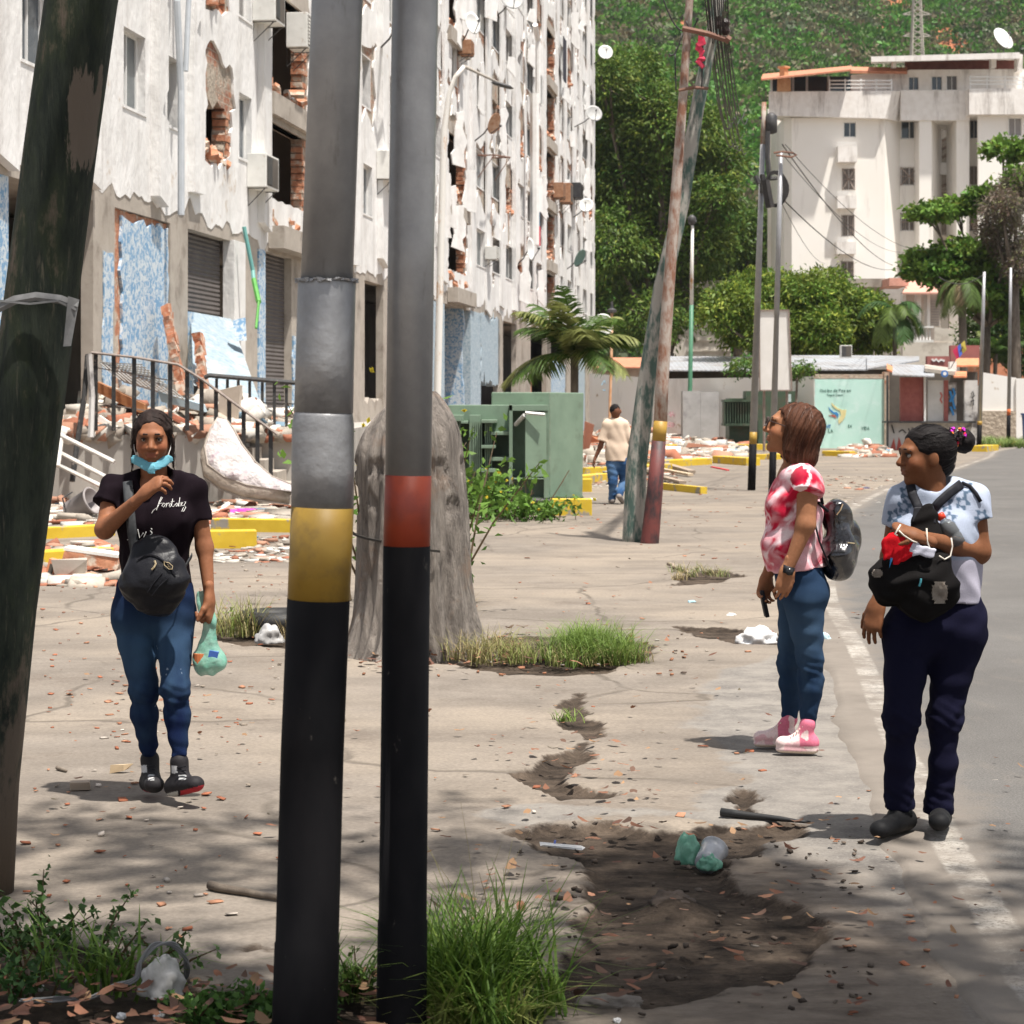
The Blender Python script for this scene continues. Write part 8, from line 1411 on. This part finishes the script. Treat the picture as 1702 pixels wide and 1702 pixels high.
def tie(V):
    p = V * np.array([15, 15, 17]); w_ = npnoise(p + 1.3 * np.stack([npnoise(p * .7, 3, 2)] * 3, 1), 14, 4); rings = np.sin(npnoise(p * .45, 5, 2) * 7 + w_ * 1.6); f = np.clip(.5 + .9 * (w_ * .8 + rings * .35), 0, 1)[:, None]; C = np.array([(.80, .50, .54)]) * (1 - f) + np.array([(.50, .018, .05)]) * f; b_ = np.clip((-w_ - .35) * 2.2, 0, 1)[:, None]; C = C * (1 - b_) + np.array([(.86, .70, .72)]) * b_
    X, Yp = ppx(V); near = V[:, 1] < Y2 - .06; d = np.hypot((X - 1330) / 17, (Yp - 792) / 19); d = d + .22 * npnoise(V * 34, 8, 2); ring = near & (abs(d - .98) < .13); disc = near & (d < .84); C[disc] = C[disc] * .15 + np.array((.42, .008, .035)) * .85; C[ring] = (.82, .62, .64); band = np.exp(-((Yp - 846 - (X - 1290) * .05) / 6) ** 2) * near * (X < 1320); C = C * (1 - .8 * band[:, None]) + np.array((.34, .01, .03)) * .8 * band[:, None]; return C
part_np('tie_dye_t_shirt', sh2, tie, CLOTH, w2)
S = Sdf(); S.cone(J(1328, 955, -.05), J(1328, 955, .05), .122, .122, .05); S.cone(J(1338, 985, -.07), J(1338, 985, .07), .112, .112, .05); S.cone(J(1352, 985, -.08), J(1352, 985, .08), .075, .075, .04)
S.cone(J(1336, 1000, -.09), J(1346, 1100, -.09), .105, .066, .04); S.cone(J(1346, 1100, -.09), J(1347, 1140, -.085), .065, .062, .03); S.cone(J(1347, 1140, -.085), J(1342, 1213, -.08), .062, .042, .03, cap=(False, True)); S.cone(J(1326, 1000, .09), J(1312, 1100, .09), .105, .064, .04); S.cone(J(1312, 1100, .09), J(1315, 1140, .09), .062, .058, .03); S.cone(J(1315, 1140, .09), J(1314, 1205, .1), .058, .042, .03, cap=(False, True))
zk = J(0, 1108)[2]; za = J(0, 1198)[2]; je1 = S.mesh(.0055, dj, grow=.009); part_np('jeans', je1, lambda V: jc(V, base=(.016, .034, .072), lite=(.05, .09, .15)), DENIM, w2)
# bob hair
S = Sdf(); hd.e(S, (0, -.020, .040), (.098, .108, .094), .02); S.cone(hd.w(0, -.045, .02), hd.w(0, -.062, -.085), .096, .090, .05); S.cone(hd.w(-.062, -.015, .02), hd.w(-.070, -.012, -.075), .040, .032, .03); S.cone(hd.w(.062, -.015, .02), hd.w(.070, -.012, -.075), .040, .032, .03)
hd.e(S, (0, .098, -.015), (.13, .078, .098), .012, True); hd.e(S, (0, .06, -.09), (.05, .09, .07), .02, True); S.cut(hd.w(0, -.04, -.132), -hd.u * .92 - hd.f * -.38)
def hc2(V):
    L = (V - hd.c) @ hd.M.T; n = npnoise(np.stack([L[:, 0] * 40 + L[:, 1] * 70, L[:, 0] * 60, L[:, 2] * 7 + 9 * L[:, 1]], 1), 3, 4); f = np.clip(.5 + .6 * n, 0, 1)[:, None]; return np.array([(.035, .014, .008)]) * (1 - f) + np.array([(.12, .05, .028)]) * f
def hs(x, y, z):
    L = [(x - hd.c[0]) * hd.M[i][0] + (y - hd.c[1]) * hd.M[i][1] + (z - hd.c[2]) * hd.M[i][2] for i in range(3)]; q = L[0] * 90 + L[1] * 190 + np.sin(L[2] * 22) * 1.5; return .0022 * np.sin(q) + .0018 * np.sin(q * 2.3 + L[2] * 9 + 1)
hm = S.mesh(.004, hs); ho = part_np('hair', hm, hc2, HAIRM, w2); strands(hm, 260, lambda p: -hd.u - hd.f * .25, ho, mat('brown_strand', (.05, .022, .012), (.13, .06, .035), 60, .5), 2, steps=8, off=.0012, fly=.006)
m = MB(); GL = mat('dark_lens', (.015, .012, .012), rough=.1, spec=.9)
for q in (-1, 1): m.lathe([(.001, .002), (.021, .002), (.024, -.001), (.021, -.004), (.001, -.004)], hd.w(q * .031, .108, .012), 18, Matrix([list(x) for x in np.stack([hd.r, hd.u * -1, hd.f]).T]))
sg = m.build('sunglasses', GL, w2, True); m = MB()
for q in (-1, 1): m.tube([hd.w(q * .055, .104, .018), hd.w(q * .080, .06, .016), hd.w(q * .084, .0, .012)], .0028, 5); m.tube([hd.w(q * .031 + .024 * math.cos(t), .110, .012 + .022 * math.sin(t)) for t in np.linspace(0, 6.28, 14)], .0028, 4)
m.tube([hd.w(-.01, .113, .016), hd.w(.01, .113, .016)], .003, 4); m.build('glasses_frame', mat('beige_frame', (.05, .03, .025), rough=.3), sg); m = MB(); m.lathe([(.001, -.004), (.005, 0), (.001, .004)], hd.w(-.084, -.004, -.036), 8); m.build('earring', mat('pearl', (.8, .76, .72), rough=.2), w2, True)
# watch, shoes, backpack, phone
m = MB(); A, B = J(1311, 941, -.21), J(1307, 953, -.21); m.tube([A, B], .0315, 14); wt = m.build('watch_strap', BAGM, w2, True); m = MB(); m.lathe([(.002, -.006), (.018, -.006), (.018, .006), (.002, .006)], J(1312, 950, -.243), 14, Matrix.Rotation(R(80), 3, 'X')); m.build('watch_case', mat('watch_black', (.015, .015, .016), rough=.2), wt, True)
def pk(V):
    X, Yp = ppx(V); C = np.repeat([[.78, .60, .58]], len(V), 0); n = npnoise(V * 22, 3, 2); C[n > .35] = (.70, .42, .44); z = V[:, 2]; C[z < .026] = (.74, .62, .50); hl = (z > .05) & ((X - X.min()) / (X.max() - X.min()) > .55) & (n > -.5); C[hl] = (.62, .16, .24); return C
for a, t, h_, y_ in (((1342, 1208), (1302, 1238), (1347, 1240), -.10), ((1313, 1202), (1265, 1232), (1310, 1232), .09)):
    S = Sdf(); shoe(S, J(a[0], a[1], y_), J(t[0], t[1], y_), J(h_[0], h_[1], y_), .040); S.cone(J(t[0], t[1] + 10, y_), J(h_[0], h_[1] + 10, y_), .036, .038, .01, flat=((0, 0, 1), .5)); V, Q = S.mesh(.0045); V[:, 2] -= V[:, 2].min() - .008; o = part_np('sneaker', (V, Q), pk, SHOE, w2); m = MB()
    for i in range(5): m.tube([J(t[0] + 12 + i * 5, t[1] - 13 - i * 4.2, y_ - .028), J(t[0] + 15 + i * 5, t[1] - 16 - i * 4.4, y_ + .02)], .003, 4)
    m.build('laces', mat('beige_lace', (.7, .58, .48)), o)
bp = empty('backpack', J(1393, 940, -.02), 'glossy black patent backpack worn by the woman in tie dye', 'backpack'); k = NT('patent_leather'); k.color((.010, .009, .011)); k.b.inputs['Roughness'].default_value = .13; k.b.inputs['Specular IOR Level'].default_value = .8; k.b.inputs['Coat Weight'].default_value = .6; k.bump(k.noise(9, 3, k.pos(obj=False), .5, .8), .8, .03); S = Sdf(); S.cone(J(1390, 852), J(1396, 935), .066, .086, .04, flat=((0, 1, 0), 1.4)); S.cone(J(1408, 880, .05), J(1408, 915, .05), .06, .06, .02); S.cone(J(1390, 920), J(1393, 945), .09, .05, .04, flat=((0, 1, 0), 1.5)); V, Q = S.mesh(.006, wr(.012, 20, 21)); part_np('bag_body', (V, Q), (.01, .01, .01), k.m, bp)
bpm = (V, Q); m = MB(); m.tube([J(1367, 838, -.12), J(1362, 812, -.15), J(1350, 788, -.17)], .009, 6, flat=.5); m.tube([J(1376, 850, -.10), J(1360, 835, -.13)], .008, 6); m.tube([J(1354, 868, -.16), J(1362, 900, -.16), J(1380, 945, -.12)], .012, 6, flat=.4); m.build('strap', BAGM, bp, True); m = MB(); m.tube(onto(bpm, [(1401, 838), (1397, 848), (1391, 856)], .004), .003, 5); m.tube(onto(bpm, [(1409, 902), (1420, 903)], .004), .003, 5); m.build('zip', GOLD, bp)
m = MB(); m.box(J(1270, 1003, .13), (.02, .075, .13), Matrix.Rotation(R(-12), 3, 'Y')); tag(m.build('phone', BAGM, bevel=.005), 'black phone in the far hand of the woman in tie dye', 'phone')

# ---------------------------------------------------------------- woman with bun, standing at right
Y3 = 8.0; J = lambda a, b, d=0.0: P(a, b, Y3 + d)
w3 = empty('person', (J(1540, 1388).x, Y3, 0), 'woman in pale blue floral t-shirt and navy trousers with hair bun', 'person'); SK3 = (.19, .076, .034)
hd = Head(J(1537, 762), (-.96, -.22, .02), (.0, 0, 1), .98); hv, hq, hc = hd.build(SK3, J(1549, 830, .01), (.20, .07, .045), w3)
S = Sdf(); S.cone(J(1547, 812, .02), J(1550, 850, .06), .052, .075, .03); S.cone(J(1550, 850, .06), J(1550, 930, .05), .08, .08, .05); S.cone(J(1618, 838), J(1626, 915, .0), .052, .050, .03); S.cone(J(1624, 918, .0), J(1530, 893, -.24), .052, .030, .03); S.cone(J(1497, 838, .03), J(1480, 925, .06), .05, .042, .03); S.cone(J(1480, 925, .06), J(1458, 1005, .0), .040, .027, .025); b1 = S.mesh(.005, grow=.006)
h1 = hand(J(1528, 892, -.245), J(1500, 880, -.25) - J(1530, 892, -.245), (.0, .4, -1), 1, (1.1, 1.2, .7), L=.165, thumb=(.5, .8)); h2 = hand(J(1458, 1004, .0), J(1449, 1045, -.02) - J(1458, 1004, .0), (.5, .6, 0), -1, (.15, .3, .3), L=.165, spread=.12)
V, Q = joinm([(hv, hq), b1, h1, h2]); C = np.concatenate([hc] + [np.repeat([SK3], len(x[0]), 0) for x in (b1, h1, h2)]); link('body', npmesh('body', V, Q, C), SKIN, w3, True)
S = Sdf(); S.cone(J(1520, 830, .03), J(1590, 830, .03), .068, .068, .05); S.cone(J(1553, 835, .03), J(1558, 900, .02), .125, .145, .06, flat=((0, 1, 0), .8)); S.cone(J(1525, 885, -.03), J(1585, 885, -.03), .08, .08, .05); S.cone(J(1558, 900, .02), J(1562, 960, .03), .150, .150, .06, flat=((0, 1, 0), .85)); S.cone(J(1562, 960, .03), J(1566, 1020, .03), .150, .158, .05, flat=((0, 1, 0), .85), cap=(False, True))
S.cone(J(1590, 826, .02), J(1616, 832, .01), .066, .066, .03); S.cone(J(1614, 830, .01), J(1622, 868, .0), .066, .070, .03, cap=(False, True)); S.cone(J(1515, 826, .03), J(1497, 833, .03), .06, .06, .03); S.cone(J(1499, 830, .03), J(1487, 880, .04), .060, .062, .03, cap=(False, True)); S.ell(J(1546, 797, -.0), (.066, .085, .048), None, .012, True); S.cut(J(1560, 1008), (.05, 0, -1)); sh3 = S.mesh(.006, wr(.007, 30, 31, (1, 1, .5)), grow=.008)
FLW = [(1486, 858), (1503, 842), (1492, 880), (1572, 838), (1606, 812), (1632, 858), (1600, 836), (1507, 818), (1578, 862), (1590, 985), (1618, 882), (1542, 880)]
def flo(V):
    X, Yp = ppx(V); C = np.repeat([[.40, .45, .56]], len(V), 0); lowr = Yp > 930; C[lowr] = (.44, .42, .50); n = npnoise(V * 30, 2, 2)
    for i, (a, b) in enumerate(FLW[:9]):
        dx, dy = X - a, Yp - b; rr_ = np.hypot(dx, dy); th = np.arctan2(dy, dx); R_ = 13 * (.80 + .22 * np.cos(5 * th + i)); on = (rr_ < R_) & (rr_ > 5) & (V[:, 1] < Y3 + .1); C[on] = (.10, .15, .22)
    return C
part_np('floral_t_shirt', sh3, flo, CLOTH, w3)
S = Sdf(); S.cone(J(1540, 1015, .03), J(1585, 1015, .03), .128, .128, .05, flat=((0, 1, 0), .9)); S.cone(J(1518, 1048, .03), J(1590, 1048, .03), .122, .118, .05, flat=((0, 1, 0), 1.0)); S.cone(J(1510, 1060, .02), J(1497, 1190, -.05), .108, .072, .04); S.cone(J(1497, 1190, -.05), J(1495, 1260, -.02), .070, .062, .04); S.cone(J(1495, 1260, -.02), J(1493, 1342, .02), .062, .068, .03, cap=(False, True))
S.cone(J(1592, 1060, .03), J(1570, 1190, .02), .106, .070, .04); S.cone(J(1570, 1190, .02), J(1568, 1270, .03), .068, .060, .04); S.cone(J(1568, 1270, .03), J(1559, 1356, .05), .060, .070, .03, cap=(False, True)); zk = J(0, 1200)[2]; za = J(0, 1325)[2]
part_np('trousers', S.mesh(.0055, dj, grow=.010), (.010, .010, .026), DENIM, w3)
S = Sdf(); hd.e(S, (0, -.020, .044), (.084, .104, .090), .02); hd.e(S, (0, -.07, -.015), (.06, .05, .06), .03); hd.e(S, (0, .095, -.012), (.11, .070, .088), .012, True); hd.e(S, (.08, .01, -.045), (.03, .035, .04), .01, True); hd.e(S, (-.08, .01, -.045), (.03, .035, .04), .01, True)
hm = S.mesh(.004, wr(.0014, 190, 9, (.2, .2, 1))); ho = part_np('hair', hm, lambda V: np.array([(.012, .010, .010)]) * (1 + .5 * npnoise(V * np.array([20, 20, 90]), 2, 3))[:, None].clip(.5, 2), HAIRM, w3); strands(hm, 200, lambda p: a3(J(1592, 735, .04)) - p, ho, mat('black_strand', (.012, .01, .01), (.04, .035, .035), 60, .4), 3, off=.001, fly=.004); S = Sdf(); S.ell(J(1603, 733, .04), (.040, .045, .046), None, .02); S.cone(J(1582, 735, .02), J(1600, 733, .04), .03, .035, .02); bun = part_np('hair_bun', S.mesh(.004, wr(.002, 120, 4)), (.014, .011, .011), HAIRM, w3)
m = MB(); rr = random.Random(9)
for i in range(90):
    q, z_ = rr.uniform(0, 6.28), rr.uniform(-.9, .9); c_ = J(1592, 726, .03) + Vector((math.cos(q) * .034 * math.cos(z_) - .004, math.sin(q) * .046 * math.cos(z_), math.sin(z_) * .042)); m.mi = rr.choice([0, 0, 0, 0, 1, 1, 2, 3]); m.box(c_, (.009, .009, .009), Matrix.Rotation(q, 3, 'X'), .3)
m.build('sequin_scrunchie', [mat('sequin_black', (.02, .01, .015), rough=.2), mat('sequin_magenta', (.5, .03, .45), rough=.2), mat('sequin_orange', (.7, .2, .04), rough=.2), mat('sequin_red', (.5, .02, .05), rough=.2)], bun)
for a, t, h_, ya, yt in (((1493, 1345), (1463, 1370), (1505, 1356), .0, -.14), ((1562, 1352), (1561, 1372), (1563, 1366), .06, -.12)):
    S = Sdf(); shoe(S, J(a[0], a[1], ya), J(t[0], t[1], yt), J(h_[0], h_[1], ya + .05), .043); V, Q = S.mesh(.0045); V[:, 2] -= V[:, 2].min() - (.010 if t[0] > 1500 else .012); part_np('black_shoe', (V, Q), (.012, .012, .013), SHOE, w3)
# front pack with straps, bottle, masks
fp = empty('front_pack', J(1520, 970, -.16), 'black mesh pack worn on the chest of the woman with the bun', 'bag'); S = Sdf(); S.cone(J(1490, 965, -.19), J(1550, 968, -.19), .088, .092, .05, flat=((0, 1, 0), .85)); S.cone(J(1470, 958, -.18), J(1482, 985, -.17), .05, .05, .04); S.cone(J(1530, 1000, -.17), J(1560, 985, -.16), .075, .07, .04); S.cone(J(1535, 860, -.14), J(1538, 930, -.17), .05, .08, .04, flat=((0, 1, 0), .6)); fpm = S.mesh(.005, wr(.009, 42, 17)); part_np('pack_body', fpm, (.012, .011, .011), CLOTH, fp)
for pl in ([(1513, 806), (1517, 822), (1524, 838), (1530, 850)], [(1598, 804), (1580, 818), (1562, 834), (1550, 848)]): ribbon('strap', onto(sh3, pl, .006), .019, .25, BAGM, fp)
ribbon('strap', onto(sh3, [(1598, 803), (1612, 808), (1622, 820), (1630, 834)], .004), .008, .4, BAGM, fp); m = MB(); m.hexa([J(1516, 868, -.165), J(1556, 870, -.165), J(1556, 870, -.14), J(1516, 868, -.14), J(1519, 843, -.15), J(1552, 841, -.15), J(1552, 841, -.13), J(1519, 843, -.13)]); m.build('strap_joint', BAGM, fp, bevel=.004)
m = MB(); NETM = mat('pale_net', (.30, .26, .22), (.48, .42, .36), 20, .6)
for cxn, cyn, w_, h_, n_, sl in ((1562, 985, 15, 24, 9, .25), (1458, 953, 10, 9, 5, .5)):
    for i in range(-n_, n_ + 1):
        for s in (1, -1):
            ln = [(cxn + w_ * (i / n_) + s * h_ * t * .5, cyn + h_ * t) for t in np.linspace(-1, 1, 9)]; ln = [(a, b) for a, b in ln if ((a - cxn) / w_) ** 2 + ((b - cyn) / h_) ** 2 < 1]
            if len(ln) > 2: m.tube(onto(fpm, ln, .003), .0011, 3)
m.build('mesh_pocket', NETM, fp)
m = MB(); m.tube(onto(fpm, [(1531, 962), (1530, 968), (1528, 974)], .004), .004, 5); m.build('tag', mat('turquoise_cloth', (.1, .42, .5)), fp)
bo = empty('water_bottle', J(1578, 880, -.14), 'clear plastic bottle with red cap tucked in the elbow of the woman with the bun', 'bottle'); ax_ = (J(1562, 855, -.12) - J(1586, 893, -.13)).normalized(); rt = ax_.to_track_quat('Z', 'Y').to_matrix(); c_ = J(1580, 884, -.13); m = MB(); m.lathe([(.002, -.06), (.030, -.055), (.032, -.02), (.029, -.015), (.032, -.01), (.032, .02), (.022, .042), (.013, .05), (.013, .058)], c_, 20, rt); k = NT('clear_bottle'); k.color((.42, .44, .46)); k.b.inputs['Roughness'].default_value = .08; k.b.inputs['Transmission Weight'].default_value = .75; k.b.inputs['IOR'].default_value = 1.2; m.build('bottle_body', k.m, bo, True); m = MB(); m.lathe([(.002, .056), (.0165, .056), (.0165, .076), (.012, .08), (.002, .081)], c_, 16, rt); m.build('cap', mat('red_cap', (.62, .05, .02), rough=.35), bo, True)
rm = empty('cloth_mask', J(1495, 910, -.27), 'red face mask dangling from the fist of the woman with the bun', 'mask'); S = Sdf(); S.cone(J(1492, 900, -.27), J(1490, 922, -.27), .034, .022, .02, flat=((0, 1, 0), .25)); S.cone(J(1480, 912, -.27), J(1506, 912, -.27), .022, .026, .02, flat=((0, 1, 0), .25)); part_np('fabric', S.mesh(.0035, wr(.002, 90, 3)), (.58, .012, .02), CLOTH, rm); wm_ = empty('cloth_mask', J(1538, 915, -.27), 'white face mask next to the red one, hanging from the forearm', 'mask'); S = Sdf(); S.cone(J(1522, 912, -.272), J(1548, 918, -.272), .026, .014, .02, flat=((0, 1, 0), .25)); part_np('fabric', S.mesh(.0035, wr(.002, 90, 5)), (.62, .62, .72), CLOTH, wm_)
m = MB()
for ln in ([(1497, 872), (1487, 888), (1491, 890)], [(1494, 882), (1502, 890), (1516, 899), (1524, 902)], [(1540, 878), (1541, 900), (1546, 914), (1552, 921)], [(1561, 924), (1570, 930), (1580, 924), (1583, 908), (1581, 894)]): m.tube([J(a, b, -.30 + (a - 1500) * .0008) for a, b in ln], .0032, 5)
tag(m.build('mask_cords', mat('cream_cord', (.7, .64, .54), (.8, .74, .66), 20), smooth=True), 'cream elastic cords of the masks looped over the forearm', 'cord'); m = MB(); m.hexa([J(1478, 945, -.275), J(1484, 928, -.275), J(1484, 928, -.27), J(1478, 945, -.27), J(1480, 925, -.275), J(1494, 930, -.275), J(1494, 930, -.27), J(1480, 925, -.27)]); tag(m.build('blue_packet', mat('blue_packet', (.03, .2, .45))), 'small blue packet poking out below the red mask', 'packet')

# ---------------------------------------------------------------- man walking away
Y4 = 34.0; J = lambda a, b, d=0.0: P(a, b, Y4 + d)
w4 = empty('person', (J(1025, 838).x, Y4, 0), 'man in cream t-shirt and faded jeans walking away beyond the leaning poles', 'person'); SK4 = (.16, .065, .035)
S = Sdf(); S.ell(J(1023, 684), (.08, .10, .11), None, .02); S.cone(J(1023, 690), J(1024, 704), .055, .06, .03); S.ell(J(1032, 684), (.012, .03, .035), None, .01); S.cone(J(1024, 705), J(1025, 745), .1, .11, .05); S.cone(J(1006, 715), J(998, 742), .05, .042, .03); S.cone(J(998, 742), J(989, 762), .040, .028, .02); S.cone(J(1043, 715), J(1050, 742), .05, .042, .03); S.cone(J(1050, 742), J(1049, 762, -.05), .040, .028, .02); b1 = S.mesh(.010)
h1 = hand(J(989, 762), (-.35, 0, -1), (1, 0, 0), 1, (.3, .4, .3), vox=.005); h2 = hand(J(1049, 762, -.05), (.1, 0, -1), (-1, 0, 0), -1, (.3, .4, .3), vox=.005); V, Q = joinm([b1, h1, h2]); link('body', npmesh('body', V, Q, np.repeat([SK4], len(V), 0)), SKIN, w4, True)
S = Sdf(); S.ell(J(1022, 681, .01), (.086, .105, .095), None, .02); S.ell(J(1022, 695, .12), (.09, .10, .10), None, .01, True); part_np('hair', S.mesh(.008, wr(.004, 90, 2)), (.012, .01, .01), HAIRM, w4)
S = Sdf(); S.cone(J(1010, 706), J(1038, 706), .075, .075, .05); S.cone(J(1024, 708), J(1026, 750), .16, .18, .06, flat=((0, 1, 0), .7)); S.cone(J(1026, 745), J(1026, 766), .18, .20, .05, flat=((0, 1, 0), .7), cap=(False, True)); S.cone(J(1010, 706), J(1002, 732), .075, .078, .03, cap=(False, True)); S.cone(J(1038, 706), J(1048, 732), .075, .078, .03, cap=(False, True)); part_np('t_shirt', S.mesh(.010, wr(.012, 14, 4, (1, 1, .5))), (.66, .52, .40), CLOTH, w4)
S = Sdf(); S.cone(J(1020, 768), J(1036, 768), .12, .12, .05); S.cone(J(1018, 772), J(1019, 800, -.05), .105, .075, .04); S.cone(J(1019, 800, -.05), J(1017, 830, .0), .072, .055, .03, cap=(False, True)); S.cone(J(1036, 772), J(1037, 798, .05), .105, .075, .04); S.cone(J(1037, 798, .05), J(1029, 824, -.12), .072, .055, .03, cap=(False, True)); part_np('jeans', S.mesh(.010, wr(.008, 22, 6, (.4, .4, 1.2))), lambda V: np.array([(.035, .085, .19)]) + np.clip(npnoise(V * 5, 3, 3), 0, 1)[:, None] * np.array([(.09, .13, .16)]), DENIM, w4)
for a, t, h_, ya, yt in (((1017, 829), (1015, 836), (1018, 836), .0, .18), ((1029, 824), (1035, 834), (1029, 826), -.12, -.02)): S = Sdf(); shoe(S, J(a[0], a[1], ya), J(t[0], t[1], yt), J(h_[0], h_[1], ya - .03), .045); V, Q = S.mesh(.008); V[:, 2] -= min(0, V[:, 2].min() - .005); part_np('sneaker', (V, Q), (.25, .22, .2), SHOE, w4)

# ================================================================ AIR
hzb = MB(); hzb.bx(-170, 350, -20, 640, -3.2, 205); k = NT('haze_air'); k.t.nodes.remove(k.b); pv = k.n('ShaderNodeVolumePrincipled'); pv.inputs['Density'].default_value = .00011; pv.inputs['Color'].default_value = (.86, .9, .95, 1); pv.inputs['Anisotropy'].default_value = .2
k.l(pv.outputs[0], k.t.nodes['Material Output'].inputs['Volume']); tag(hzb.build('haze', k.m), 'thin pale haze in the air in front of the hillside', 'haze', kind='stuff')
